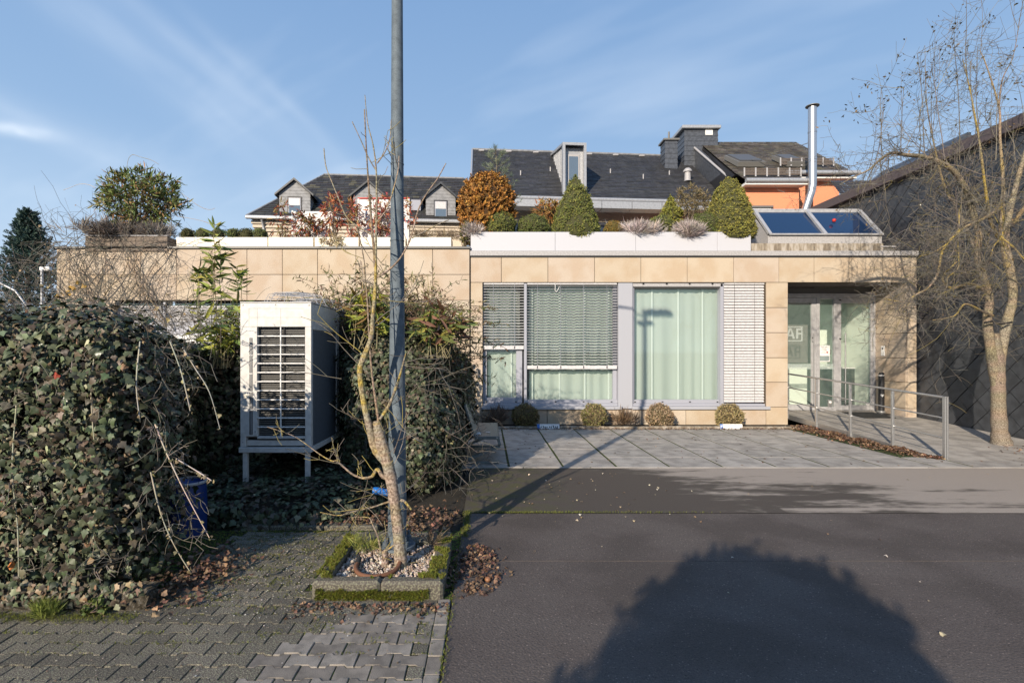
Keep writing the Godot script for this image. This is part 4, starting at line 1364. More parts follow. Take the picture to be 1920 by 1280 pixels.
func slate_hall() -> void:
	# tall wall hung with large diamond slates, running away at the right
	var o := thing("slate_hall", "tall dark building hung with diamond shaped slates right of the entrance", "building")
	R.seed = 61
	var X := 10.13
	box("wall", P(X + 0.03, -0.2, 17.4), P(X + 7.0, 6.1, 4.0), M.dark, o, 0.0)
	box("fascia_board", P(X - 0.16, 5.92, 17.4), P(X + 0.4, 6.16, 4.0), M.fascia_brown, o, 0.01)
	box("flat_roof", P(X + 0.4, 6.1, 17.4), P(X + 7.0, 6.2, 4.0), M.fascia_brown, o, 0.0)
	var s := 0.225
	var shapes := []
	for k in 3:
		var b := MB.new()
		var e := s - 0.006 - 0.001 * k
		var tl := 0.012 + 0.003 * k
		# overlapping diamond, its lower point proud of the wall
		var ring := [Vector3(0.004, e, 0), Vector3(-tl * 0.5, 0, e), Vector3(-tl, -e, 0), Vector3(-tl * 0.5, 0, -e)]
		b.quad(ring[0], ring[1], ring[2], ring[3], Vector3.LEFT)
		for i in 4:
			var j := (i + 1) % 4
			b.face(ring[i], ring[j], ring[j] + Vector3(0.014, 0, 0), ring[i] + Vector3(0.014, 0, 0), Vector3.ZERO)
		shapes.append(b.mesh())
	var many := [[], []]
	var count := 0
	for i in range(0, 60):
		var y := 0.05 + i * s
		if y > 6.0:
			break
		for j in range(0, 36):
			var d := 17.3 - j * 2.0 * s - (s if i % 2 else 0.0)
			if d < 4.2:
				break
			var tf := Transform3D(Basis(Vector3.UP, rf(-0.012, 0.012)) * Basis(Vector3.BACK, rf(-0.01, 0.01)), P(X + 0.015, y, d))
			var seen := d > 9.9 and d < 14.2 and (y < 4.2 or d < 12.6) and not (d > 12.7 and y < 4.0)
			if seen and count < 296:
				var t := put("slate", shapes[R.randi() % 3], M.slate_wall[R.randi() % 4], o)
				t.transform = tf
				count += 1
			else:
				many[0].append(tf)
				many[1].append(Color(1, 1, 1))
	scatter("slates_beyond", shapes[1], M.slate_wall[0], many[0], many[1], o)
	# lower neighbour behind it, and the gabled house beyond
	var n := thing("slate_annexe", "dark slate annexe roof between the orange house and the diamond slate wall", "building")
	box("wall", P(12.1, 0, 21), P(20, 6.8, 18.0), M.slate_wall[1], n, 0.0)
	slate_part("roof", slates(P(12.0, 6.85, 17.9), Vector3(6, 0, 0), P(0.3, 1.0, 1.2), 0.17, 0.26, Color(0.055, 0.05, 0.052), 0.15, 0.0), n)
	var h := thing("gabled_house", "pale gable of a distant house above the slate wall, behind the bare tree", "house", P(25.6, 0, 30))
	var b := MB.new()
	b.hexa([Vector3(-1.6, 0, -6), Vector3(4, 0, -6), Vector3(4, 0, 0), Vector3(-1.6, 0, 0)], [Vector3(-1.6, 11.4, -6), Vector3(4, 11.4, -6), Vector3(4, 11.4, 0), Vector3(-1.6, 11.4, 0)])
	b.hexa([Vector3(-1.6, 11.4, -6), Vector3(4, 11.4, -6), Vector3(4, 11.4, 0), Vector3(-1.6, 11.4, 0)], [Vector3(1.1, 13.6, -6), Vector3(1.2, 13.6, -6), Vector3(1.2, 13.6, 0), Vector3(1.1, 13.6, 0)])
	put("wall", b.mesh(), M.plaster, h)
	var rr := MB.new()
	for q in [-1.0, 1.0]:
		rr.hexa([Vector3(1.15, 13.65, -6), Vector3(1.15 + q * 3.2, 11.05, -6), Vector3(1.15 + q * 3.2, 11.05, 0.4), Vector3(1.15, 13.65, 0.4)], [Vector3(1.15, 13.95, -6), Vector3(1.15 + q * 3.2, 11.3, -6), Vector3(1.15 + q * 3.2, 11.3, 0.4), Vector3(1.15, 13.95, 0.4)])
	put("roof", rr.mesh(), M.slate_wall[0], h)

func roof_terrace() -> void:
	R.seed = 67
	var o := thing("metal_planter", "long pale grey metal planter along the terrace edge holding the clipped box", "planter")
	var us := [882.5, 1041, 1192, 1345, 1408]
	for i in 4:
		xbox("panel", us[i] + 0.2, 435, us[i + 1] - 0.2, 470.4, D - 0.02, D + 0.02, M.planter_white, o, 0.006)
	xbox("back", 882.5, 436, 1408, 470.4, D + 0.75, D + 0.8, M.planter_white, o)
	box("end", P(fx(882.5), fy(470.4), D + 0.75), P(fx(882.5) + 0.03, fy(435), D + 0.021), M.planter_white, o)
	box("end", P(fx(1408) - 0.03, fy(470.4), D + 0.75), P(fx(1408), fy(435), D + 0.021), M.planter_white, o)
	box("soil", P(fx(884), fy(470), D + 0.75), P(fx(1407), fy(439), D + 0.03), M.earth, o, 0.0)
	var lab := ["cream planter box with five clipped balls, leftmost of the row on the left wing", "cream planter box below the left white screen", "cream planter box with straw leaves hanging in front, between the two screens", "cream planter box below the right white screen", "cream planter box right of the lamp post on the left wing"]
	var cu := [[330, 501], [502.5, 587], [589.5, 672], [675, 760], [763, 846]]
	for i in 5:
		var c := thing("cream_planter", lab[i], "planter", Vector3.ZERO, 0.0, "cream planters on the left wing roof")
		var a := fx(cu[i][0])
		var b := fx(cu[i][1])
		var y0 := 4.062
		var y1 := fy(444.5)
		box("front", P(a, y0, D + 0.03), P(b, y1, D), M.cream, c, 0.006)
		box("back", P(a, y0, D + 0.53), P(b, y1, D + 0.5), M.cream, c, 0.006)
		box("side", P(a, y0, D + 0.5), P(a + 0.03, y1, D + 0.03), M.cream, c, 0.0)
		box("side", P(b - 0.03, y0, D + 0.5), P(b, y1, D + 0.03), M.cream, c, 0.0)
		box("soil", P(a + 0.03, y0, D + 0.5), P(b - 0.03, y1 - 0.05, D + 0.03), M.earth, c, 0.0)
	var w := thing("wooden_planter", "weathered timber planter with the large evergreen shrub at the roof corner", "planter")
	for k in 3:
		var y := 4.062 + k * 0.115
		box("plank", P(fx(165), y, 12.44), P(fx(318), y + 0.108, 12.40), M.wood, w, 0.005)
		box("plank", P(fx(318) - 0.04, y, 13.4), P(fx(318), y + 0.108, 12.445), M.wood, w, 0.005)
	box("rim", P(fx(164), 4.407, 12.5), P(fx(319), 4.43, 12.38), M.trim, w, 0.004)
	box("soil", P(fx(166), 4.07, 13.4), P(fx(318) - 0.045, 4.38, 12.445), M.earth, w, 0.0)
	# white screens with red rails
	var sl := ["white terrace screen behind the left red leaved shrubs", "taller white terrace screen with red top rail beside the lamp post"]
	var su := [[550, 622, 396], [674, 764, 374]]
	for i in 2:
		var s := thing("terrace_screen", sl[i], "screen")
		var d := 13.35
		var a: float = (su[i][0] - 912) * 0.001 * d
		var b: float = (su[i][1] - 912) * 0.001 * d
		var y1: float = EYE - (su[i][2] - 661) * 0.001 * d
		box("panel", P(a, 4.1, d + 0.03), P(b, y1, d), M.white, s, 0.005)
		box("post", P(a - 0.05, 4.06, d + 0.04), P(a - 0.003, y1 + 0.02, d - 0.01), M.white, s, 0.005)
		box("post", P(b + 0.003, 4.06, d + 0.04), P(b + 0.05, y1 + 0.02, d - 0.01), M.white, s, 0.005)
		if i == 1:
			box("red_rail", P(a - 0.05, y1 + 0.021, d + 0.04), P(b + 0.05, y1 + 0.05, d - 0.01), M.red, s, 0.004)
	var rr := thing("red_rail", "thin red handrail running low behind the cream planters", "rail")
	box("bar", P(-5.2, 4.50, 13.22), P(-2.2, 4.54, 13.18), M.red, rr, 0.004)
	for k in 4:
		box("stanchion", P(-5.1 + k * 0.93, 4.06, 13.215), P(-5.06 + k * 0.93, 4.499, 13.185), M.red, rr, 0.004)
	# glazed roof light with dark panes on a stained concrete upstand
	var r := thing("roof_light", "slanted roof light with two dark blue panes in pale frame on stained concrete", "roof light")
	box("upstand", P(fx(1410), 4.095, 14.2), P(fx(1655) + 0.15, fy(455.5) + 0.03, 12.66), M.dirty, r, 0.008)
	box("upstand_corner", P(fx(1661), 4.095, 14.2), P(fx(1690), 4.2, 12.7), M.coping, r, 0.008)
	box("flashing", P(fx(1661), 4.205, 13.4), P(fx(1690), 4.235, 12.65), M.trim, r, 0.004)
	var a := P(6.80, 4.30, 12.86)
	var b := P(9.55, 4.30, 12.86)
	var base := MB.new()
	base.box(a + Vector3(0, 0, 0), b + Vector3(0, 0.225, -0.05), 0.006)
	put("front_board", base.mesh(), M.trim, r)
	var lo := 4.54
	var hi := 5.28
	var d0 := 12.84
	var d1 := 13.62
	var x0 := 6.80
	var x1 := 9.55
	for s in [[0.03, 1.34], [1.40, 2.72]]:
		var p := MB.new()
		p.hexa([P(x0 + s[0], lo, d0 + 0.03), P(x0 + s[1], lo, d0 + 0.03), P(x0 + s[1], hi, d1 + 0.03), P(x0 + s[0], hi, d1 + 0.03)], [P(x0 + s[0], lo + 0.01, d0 + 0.02), P(x0 + s[1], lo + 0.01, d0 + 0.02), P(x0 + s[1], hi + 0.01, d1 + 0.02), P(x0 + s[0], hi + 0.01, d1 + 0.02)])
		put("pane", p.mesh(), M.solar, r)
	for s in [[0.0, 0.075], [1.33, 1.41], [2.675, 2.75]]:
		var p := MB.new()
		p.hexa([P(x0 + s[0], lo - 0.03, d0), P(x0 + s[1], lo - 0.03, d0), P(x0 + s[1], hi + 0.03, d1), P(x0 + s[0], hi + 0.03, d1)], [P(x0 + s[0], lo + 0.01, d0 - 0.05), P(x0 + s[1], lo + 0.01, d0 - 0.05), P(x0 + s[1], hi + 0.07, d1 - 0.04), P(x0 + s[0], hi + 0.07, d1 - 0.04)])
		put("glazing_bar", p.mesh(), M.alu, r)
	box("top_bar", P(x0, hi - 0.04, d1 + 0.14), P(x1, hi + 0.10, d1 + 0.02), M.alu, r, 0.006)
	box("lower_bar", P(x0, 4.526, d0 + 0.03), P(x1, 4.565, d0 - 0.045), M.alu, r, 0.004)
	for x in [x0 + 0.02, x1 - 0.05]:
		var p := MB.new()
		p.hexa([P(x, 4.31, d0 + 0.03), P(x + 0.03, 4.31, d0 + 0.03), P(x + 0.03, 4.31, d1 + 0.1), P(x, 4.31, d1 + 0.1)], [P(x, 4.52, d0 + 0.03), P(x + 0.03, 4.52, d0 + 0.03), P(x + 0.03, hi - 0.02, d1 + 0.1), P(x, hi - 0.02, d1 + 0.1)])
		put("side_panel", p.mesh(), M.trim, r)
	box("back_panel", P(x0, 4.3, d1 + 0.13), P(x1, hi - 0.045, d1 + 0.105), M.trim, r, 0.0)
	var fb := MB.new()
	fb.smooth = true
	var ball := SphereMesh.new()
	ball.radius = 0.045
	ball.height = 0.09
	var apple := thing("red_ball", "small red apple lying on the right pane of the roof light", "apple", P(8.6, 4.97, 13.18))
	put("skin", ball, M.red, apple)

# ---------- foliage ----------
# point and normal on a rounded box (superellipsoid) for a point q on the unit cube
func rounded(q: Vector3, c: Vector3, h: Vector3, n: float) -> Array:
	var s := pow(pow(absf(q.x), n) + pow(absf(q.y), n) + pow(absf(q.z), n), 1.0 / n)
	var u := q / s
	var nn := Vector3(signf(u.x) * pow(absf(u.x), n - 1.0) / h.x, signf(u.y) * pow(absf(u.y), n - 1.0) / h.y, signf(u.z) * pow(absf(u.z), n - 1.0) / h.z).normalized()
	return [c + u * h, nn]

func cube_face(f: int, a: float, b: float) -> Vector3:
	match f:
		0: return Vector3(a, b, 1)     # towards the viewer
		1: return Vector3(a, 1, b)     # top
		2: return Vector3(1, a, b)     # right
		3: return Vector3(-1, a, b)    # left
		4: return Vector3(a, b, -1)
	return Vector3(a, -1, b)

func mass(c: Vector3, h: Vector3, n: float, bulge: float, shrink: float) -> ArrayMesh:
	var b := MB.new()
	b.smooth = true
	for f in 6:
		var k := b.v.size()
		var m := 22
		for j in m + 1:
			for i in m + 1:
				var q := cube_face(f, -1.0 + 2.0 * i / m, -1.0 + 2.0 * j / m)
				var e := rounded(q, c, h, n)
				b.vert(e[0] + e[1] * (bulge * (NZ.get_noise_3dv(e[0] * 1.6) + 0.5 * NZ.get_noise_3dv(e[0] * 5.0)) - shrink), e[1])
		for j in m:
			for i in m:
				var a := k + j * (m + 1) + i
				b.ix.append_array(PackedInt32Array([a, a + m + 1, a + m + 2, a, a + m + 2, a + 1]))
	return b.mesh()

# leaves laid over the faces of a rounded mass: per_m2 gives how many for each face number
func drape(where: Array, tint: Array, c: Vector3, h: Vector3, n: float, bulge: float, per_m2: Dictionary, size: float, pal: Array, spread := 0.25, jit := 0.5, depth := 0.09) -> void:
	for f in per_m2:
		var area: float = [4 * h.x * h.y, 4 * h.x * h.z, 4 * h.y * h.z, 4 * h.y * h.z, 4 * h.x * h.y, 4 * h.x * h.z][f]
		for i in int(area * per_m2[f]):
			var e := rounded(cube_face(f, rf(-1, 1), rf(-1, 1)), c, h, n)
			var p: Vector3 = e[0]
			p += e[1] * (bulge * (NZ.get_noise_3dv(p * 1.6) + 0.5 * NZ.get_noise_3dv(p * 5.0)) + rf(-depth, depth * 0.45))
			var nn: Vector3 = e[1] + rdir() * jit + Vector3.UP * 0.25
			where.append(Transform3D(facing(nn, rf(-0.9, 0.9), size * (rf(0.4, 0.8) if R.randf() < 0.35 else rf(0.8, 1.3))), p))
			tint.append(shade(pick(pal), spread))

# sprigs standing out of a surface
func bristle(where: Array, tint: Array, pts: Array, size: float, pal: Array, jit := 0.45, spread := 0.2) -> void:
	for e in pts:
		where.append(Transform3D(along(e[1] + rdir() * jit, rf(0, TAU), size * rf(0.7, 1.3)), e[0]))
		tint.append(shade(pick(pal), spread))

func curve_pts(pts: Array, steps := 4) -> Array:
	# smooth line through the points: array of [position, radius]
	var out := []
	for i in pts.size() - 1:
		var p0: Vector3 = pts[maxi(i - 1, 0)][0]
		var p1: Vector3 = pts[i][0]
		var p2: Vector3 = pts[i + 1][0]
		var p3: Vector3 = pts[mini(i + 2, pts.size() - 1)][0]
		for s in steps:
			var t := float(s) / steps
			out.append([p1.cubic_interpolate(p2, p0, p3, t), lerpf(pts[i][1], pts[i + 1][1], t)])
	out.append(pts[-1])
	return out

const BARK := [Color(0.42, 0.375, 0.31), Color(0.46, 0.415, 0.345), Color(0.37, 0.325, 0.265)]
const LICHEN := Color(0.62, 0.50, 0.10)

func limb(b: MB, pts: Array, sides: int, lichen := 0.0, steps := 4, knobble := 0.06) -> Array:
	var c := curve_pts(pts, steps)
	var p := []
	var r := []
	var cols := []
	var yellow := 0.0
	var tone := shade(pick(BARK), 0.08)
	for e in c:
		p.append(e[0])
		r.append(e[1] * (1.0 + R.randfn() * knobble))
		yellow = clampf(yellow * 0.6 + (rf(0.3, 1.0) if R.randf() < lichen else 0.0), 0.0, 0.9)
		cols.append(shade(tone, 0.04).lerp(LICHEN, yellow))
	b.colored = true
	b.tube(p, r, sides, true, cols)
	return c

# a crooked twig with side twigs; ends gathers [tip, direction]
func twig(b: MB, p: Vector3, d: Vector3, ln: float, r: float, level: int, lift: float, ends: Array, lichen := 0.1, crook := 0.22) -> void:
	var n := 4 if level > 0 else 3
	var pts := [p]
	var rad := [r]
	var cols := []
	var base := shade(pick(BARK), 0.2) * 0.36
	if R.randf() < lichen:
		base = base.lerp(LICHEN * 0.7, rf(0.3, 0.7))
	cols.append(base)
	var q := p
	var dir := d.normalized()
	for i in n:
		dir = (dir + rdir() * crook + Vector3.UP * lift).normalized()
		q += dir * ln / n
		pts.append(q)
		rad.append(lerpf(r, maxf(r * 0.45, 0.0022), float(i + 1) / n))
		cols.append(base)
		if level > 0 and (i > 0 or R.randf() < 0.5):
			for k in 1 + int(R.randf() < 0.4):
				var side := (dir * 0.6 + rdir()).normalized()
				twig(b, q, side, ln * rf(0.3, 0.6), maxf(r * 0.55, 0.0024), level - 1, lift, ends, lichen, crook)
	b.colored = true
	b.tube(pts, rad, 3 if r < 0.006 else 5, false, cols)
	ends.append([q, dir])

func ivy_palette() -> Array:
	return [lin(0.050, 0.066, 0.033), lin(0.066, 0.084, 0.045), lin(0.088, 0.105, 0.062), lin(0.040, 0.052, 0.027), lin(0.105, 0.085, 0.06), lin(0.080, 0.062, 0.045), lin(0.15, 0.15, 0.095), lin(0.060, 0.074, 0.040), lin(0.055, 0.045, 0.032), lin(0.072, 0.088, 0.05)]

func ivy() -> void:
	R.seed = 71
	NZ.seed = 9
	NZ.frequency = 1.0
	NZ.fractal_octaves = 3
	var pal := ivy_palette()
	# ---- the big clump in the left foreground
	var o := thing("ivy_hedge", "large ivy covered hedge in the left foreground, lit by the sun", "hedge")
	var c := P(-3.98, 0.96, 3.93)
	var h := Vector3(1.60, 1.01, 0.33)
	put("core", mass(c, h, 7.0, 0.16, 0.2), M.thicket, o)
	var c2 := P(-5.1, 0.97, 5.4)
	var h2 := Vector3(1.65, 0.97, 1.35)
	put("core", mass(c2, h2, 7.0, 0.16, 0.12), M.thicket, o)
	var w := []
	var t := []
	drape(w, t, c, h, 7.0, 0.16, {0: 2300, 1: 1500, 2: 1300}, 0.052, pal, 0.45, 0.75, 0.20)
	# the leaves that show largest are single pieces, the rest one mass
	var near := []
	for i in w.size():
		var p: Vector3 = w[i].origin
		if near.size() < 290 and p.x > -3.6 and p.z > -3.9 and i % 5 == 0:
			near.append(i)
	var mats := []
	for k in 6:
		var m := mat(pal[k], 0.36)
		m.backlight_enabled = true
		m.backlight = Color(0.16, 0.16, 0.16)
		mats.append(m)
	for i in near:
		var lf := put("leaf", LEAF.ivy, mats[R.randi() % 6], o)
		lf.transform = w[i]
		w[i] = Transform3D(w[i].basis.scaled(Vector3.ONE * 0.6), w[i].origin - w[i].basis.z.normalized() * 0.05)
	drape(w, t, c2, h2, 7.0, 0.16, {2: 900, 1: 500, 0: 300}, 0.062, pal, 0.25, 0.6, 0.09)
	scatter("foliage", LEAF.ivy, M.ivy, w, t, o)
	# a few leaves hanging over the footing
	var w9 := []
	var t9 := []
	for i in 420:
		w9.append(Transform3D(facing(Vector3(0, 0.4, 1) + rdir() * 0.6, rf(-1.2, 1.2), rf(0.02, 0.055)), P(rf(-4.2, -2.26), 0.03 + 0.16 * pow(R.randf(), 0.6), 3.51 - rf(0.0, 0.03))))
		t9.append(shade(pick(pal + [lin(0.16, 0.10, 0.06), lin(0.13, 0.09, 0.065), lin(0.2, 0.15, 0.09)]), 0.35))
	scatter("hanging_leaves", LEAF.ivy, M.ivy, w9, t9, o)
	# dry brown leaves and orange ones caught in it
	var w2 := []
	var t2 := []
	drape(w2, t2, c, h, 7.0, 0.16, {0: 130, 2: 90, 1: 60}, 0.05, [lin(0.16, 0.10, 0.06), lin(0.13, 0.09, 0.065), lin(0.20, 0.15, 0.09)], 0.25, 0.9)
	drape(w2, t2, c, h, 7.0, 0.17, {0: 3}, 0.055, [lin(0.5, 0.16, 0.04), lin(0.5, 0.25, 0.05), lin(0.45, 0.08, 0.04)], 0.2, 0.4)
	scatter("dry_leaves", LEAF.dry, M.leaf_dull, w2, t2, o)
	# woody stems creeping over the face
	var b := MB.new()
	b.colored = true
	var ends := []
	for i in 150:
		var q := Vector3(rf(-3.9, -2.4), rf(0.2, 1.9), -3.62 - rf(0.0, 0.08))
		if R.randf() < 0.25:
			q = Vector3(-2.32, rf(0.3, 1.9), -rf(3.7, 4.1))
		twig(b, q, Vector3(rf(-0.6, 0.6), rf(-1, 0.5), rf(-0.1, 0.35)), rf(0.12, 0.4), rf(0.0016, 0.0032), 1, -0.05, ends, 0.0, 0.4)
	put("stem", b.mesh(), M.twig, o)
	# runners hanging off its right flank
	var run := [[[342, 652, 3.7], [365, 690, 3.65], [392, 735, 3.6], [412, 804, 3.6]], [[318, 640, 3.7], [340, 700, 3.6], [356, 770, 3.55]], [[290, 795, 3.62], [312, 850, 3.6], [345, 920, 3.55], [392, 1008, 3.5]],
		[[282, 885, 3.6], [300, 960, 3.52], [325, 1020, 3.5], [358, 1075, 3.48]], [[330, 860, 3.7], [372, 885, 3.66], [396, 901, 3.62]], [[262, 640, 3.6], [255, 720, 3.56], [262, 790, 3.56]], [[180, 640, 3.6], [170, 730, 3.56], [176, 830, 3.55]], [[30, 760, 3.58], [22, 880, 3.55], [32, 985, 3.52], [34, 1080, 3.5]]]
	var lw := []
	var lt := []
	for line in run:
		var pts := []
		for i in line.size():
			pts.append([at(line[i][0], line[i][1], line[i][2]), 0.005 - 0.0008 * i])
		var rb := MB.new()
		var cc := limb(rb, pts, 5, 0.0, 5, 0.1)
		put("runner", rb.mesh(), M.twig, o)
		for e in cc:
			for k in 2:
				if R.randf() < 0.7:
					var sz := rf(0.016, 0.034)
					lw.append(Transform3D(facing(rdir() + Vector3(-0.3, 0.4, 0.8), rf(-1.5, 1.5), sz), e[0] + rdir() * 0.018))
					lt.append(shade(pick([lin(0.20, 0.17, 0.09), lin(0.17, 0.13, 0.08), lin(0.12, 0.12, 0.06), lin(0.25, 0.20, 0.12)]), 0.2))
	scatter("runner_leaves", LEAF.ivy, M.leaf, lw, lt, o)

	# ---- ivy at the back of the nook, behind the machine
	var o2 := thing("ivy_bank", "dark shaded ivy bank behind and below the air conditioning unit", "ivy")
	w = []
	t = []
	var c5 := P(-3.75, 0.93, 7.5)
	var h5 := Vector3(1.05, 0.93, 0.65)
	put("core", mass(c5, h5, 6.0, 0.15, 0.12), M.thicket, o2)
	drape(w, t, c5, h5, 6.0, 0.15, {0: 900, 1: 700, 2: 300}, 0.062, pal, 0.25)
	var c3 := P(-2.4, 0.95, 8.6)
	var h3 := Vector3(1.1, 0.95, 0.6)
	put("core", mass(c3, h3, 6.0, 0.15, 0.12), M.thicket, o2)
	drape(w, t, c3, h3, 6.0, 0.15, {0: 500, 1: 300}, 0.065, pal, 0.25)
	var c4 := P(-2.2, 0.02, 6.75)
	var h4 := Vector3(1.05, 0.29, 1.6)
	put("core", mass(c4, h4, 4.0, 0.1, 0.08), M.earth, o2)
	drape(w, t, c4, h4, 4.0, 0.10, {0: 900, 1: 600, 2: 600}, 0.062, pal, 0.25, 0.45)
	scatter("foliage", LEAF.ivy, M.ivy, w, t, o2)

	# ---- mound behind the lamp post
	var o3 := thing("ivy_mound", "tall ivy covered mound behind the lamp post, sloping down to the bench", "ivy")
	w = []
	t = []
	var shapes := [[P(-1.26, 1.06, 7.6), Vector3(0.68, 1.02, 1.15), 3.2], [P(-0.92, 0.62, 7.4), Vector3(0.58, 0.80, 1.2), 2.4], [P(-1.0, 0.9, 9.2), Vector3(0.72, 0.95, 1.0), 3.0]]
	for k in 3:
		var s: Array = shapes[k]
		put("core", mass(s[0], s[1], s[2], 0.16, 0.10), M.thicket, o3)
		drape(w, t, s[0], s[1], s[2], 0.16, {0: 2100 if k < 2 else 300, 1: 800, 2: 1200, 3: 500}, 0.055, pal, 0.32, 0.6, 0.09)
	scatter("foliage", LEAF.ivy, M.ivy, w, t, o3)
	w2 = []
	t2 = []
	for s in shapes:
		drape(w2, t2, s[0], s[1], s[2], 0.17, {0: 130, 2: 140}, 0.045, [lin(0.17, 0.12, 0.075), lin(0.14, 0.10, 0.07), lin(0.24, 0.2, 0.13), lin(0.2, 0.2, 0.1)], 0.3, 0.9)
	scatter("dry_leaves", LEAF.dry, M.leaf_dull, w2, t2, o3)
	b = MB.new()
	b.colored = true
	for i in 80:
		var q := P(rf(-1.6, -0.4), rf(0.15, 1.6), rf(6.25, 6.6))
		if i % 3 == 0:
			q = P(rf(-0.5, -0.22), rf(0.1, 1.0), rf(6.8, 8.2))
		twig(b, q, Vector3(rf(-0.2, 0.9), rf(-1, 0.3), rf(0.0, 0.4)), rf(0.2, 0.6), rf(0.0025, 0.004), 1, -0.08, ends, 0.0, 0.3)
	put("stem", b.mesh(), M.twig, o3)

	# ---- arching shrub with fine leaves growing out of the mound
	var sh := thing("arching_shrub", "loose arching shrub with small reddish green leaves above the ivy mound", "shrub")
	R.seed = 73
	b = MB.new()
	b.colored = true
	var tips := []
	w = []
	t = []
	for i in 420:
		var u := rf(-2.1, -0.5)
		var p := P(u, rf(1.7, 2.2) - 0.75 * smoothstep(-0.95, -0.3, u), rf(7.0, 9.0))
		var d := Vector3(rf(-0.5, 0.5) + 0.3 * smoothstep(-1.0, -0.3, u), rf(0.5, 1.0), rf(-0.1, 0.5))
		var q := p
		var line := [q]
		var rad := [0.005]
		var ln := rf(0.5, 1.15)
		for s in 7:
			d = (d + Vector3(d.x * 0.12, -0.17, d.z * 0.1) + rdir() * 0.1).normalized()
			q += d * ln / 7.0
			line.append(q)
			rad.append(0.005 - s * 0.0005)
			for k in 6:
				var lp: Vector3 = line[-2].lerp(q, rf(0, 1))
				w.append(Transform3D(along((d * 0.5 + rdir()).normalized(), rf(0, TAU), rf(0.04, 0.085)), lp))
				t.append(shade(pick([lin(0.11, 0.13, 0.045), lin(0.075, 0.095, 0.035), lin(0.16, 0.11, 0.06), lin(0.13, 0.075, 0.05), lin(0.18, 0.17, 0.07)]), 0.25))
		b.tube(line, rad, 3, false, [])
	b.col = Color(0.16, 0.11, 0.07)
	var st := put("stem", b.mesh(), mat(lin(0.17, 0.12, 0.08), 0.9), sh)
	scatter("foliage", LEAF.blade, M.leaf, w, t, sh)
	# ---- bamboo clumps
	bamboo("bamboo", "slender bamboo with bare canes and leafy tips in front of the left wing", [[368, 8.0, 505, 640], [372, 8.05, 520, 640], [404, 8.0, 420, 660], [411, 8.05, 460, 660], [400, 7.95, 480, 650], [446, 7.9, 500, 660], [449, 7.95, 520, 700]], 75)
	bamboo_clump("yellow_bamboo", "low yellow green bamboo clump left of the air conditioning unit", at(418, 618, 6.75), Vector3(0.32, 0.34, 0.3), 230, [lin(0.30, 0.30, 0.05), lin(0.20, 0.23, 0.05), lin(0.13, 0.18, 0.05)], 79)
	bamboo_clump("yellow_bamboo", "yellow green bamboo leaves between the unit and the young tree", at(690, 585, 6.5), Vector3(0.24, 0.30, 0.2), 150, [lin(0.26, 0.27, 0.04), lin(0.16, 0.2, 0.04), lin(0.14, 0.09, 0.03)], 83)
	bamboo_clump("sedge", "arching yellow and green grass tuft at the right shoulder of the ivy mound", at(826, 612, 6.6), Vector3(0.32, 0.24, 0.3), 240, [lin(0.20, 0.2, 0.05), lin(0.1, 0.13, 0.04), lin(0.15, 0.08, 0.05)], 89)

func bamboo(called: String, label: String, canes: Array, sd: int) -> void:
	var o := thing(called, label, "bamboo")
	R.seed = sd
	var w := []
	var t := []
	for c in canes:
		var base := at(c[0] + 3, c[3] + 60, c[1])
		var tip := at(c[0] + rf(-4, 4), c[2], c[1] - 0.1)
		var b := MB.new()
		var pts := []
		var rad := []
		for i in 12:
			pts.append(base.lerp(tip, i / 11.0) + rdir() * 0.012)
			rad.append(0.010 - 0.0005 * i)
		b.tube(pts, rad, 6, false, [])
		put("cane", b.mesh(), mat(lin(0.20, 0.17, 0.09), 0.6), o)
		for i in 30:
			var s := 1.0 - pow(R.randf(), 1.6) * 0.42
			var p: Vector3 = base.lerp(tip, s) + rdir() * 0.05 * (1.2 - s)
			var d := Vector3(R.randfn(), rf(-0.3, 0.8), R.randfn() * 0.7)
			w.append(Transform3D(along(d, rf(0, TAU), rf(0.12, 0.27)), p))
			t.append(shade(pick([lin(0.12, 0.17, 0.035), lin(0.17, 0.2, 0.05), lin(0.08, 0.12, 0.03), lin(0.26, 0.25, 0.06)]), 0.2))
	scatter("foliage", LEAF.blade, M.leaf, w, t, o)

func bamboo_clump(called: String, label: String, c: Vector3, h: Vector3, n: int, pal: Array, sd: int) -> void:
	var o := thing(called, label, "bamboo")
	R.seed = sd
	var w := []
	var t := []
	var b := MB.new()
	for i in n:
		var p := c + rdir() * h * pow(R.randf(), 0.4)
		var d := Vector3(R.randfn(), rf(-0.9, 0.6), R.randfn())
		w.append(Transform3D(along(d, rf(0, TAU), rf(0.12, 0.26)), p))
		t.append(shade(pick(pal), 0.2))
		if i % 14 == 0:
			var f := c + Vector3(R.randfn() * 0.1, -h.y - 0.15, R.randfn() * 0.08)
			b.tube([f, f.lerp(p, 0.6) + rdir() * 0.05, p], [0.006, 0.005, 0.003], 5, false, [])
	put("cane", b.mesh(), mat(lin(0.22, 0.19, 0.1), 0.6), o)
	scatter("foliage", LEAF.blade, M.leaf, w, t, o)

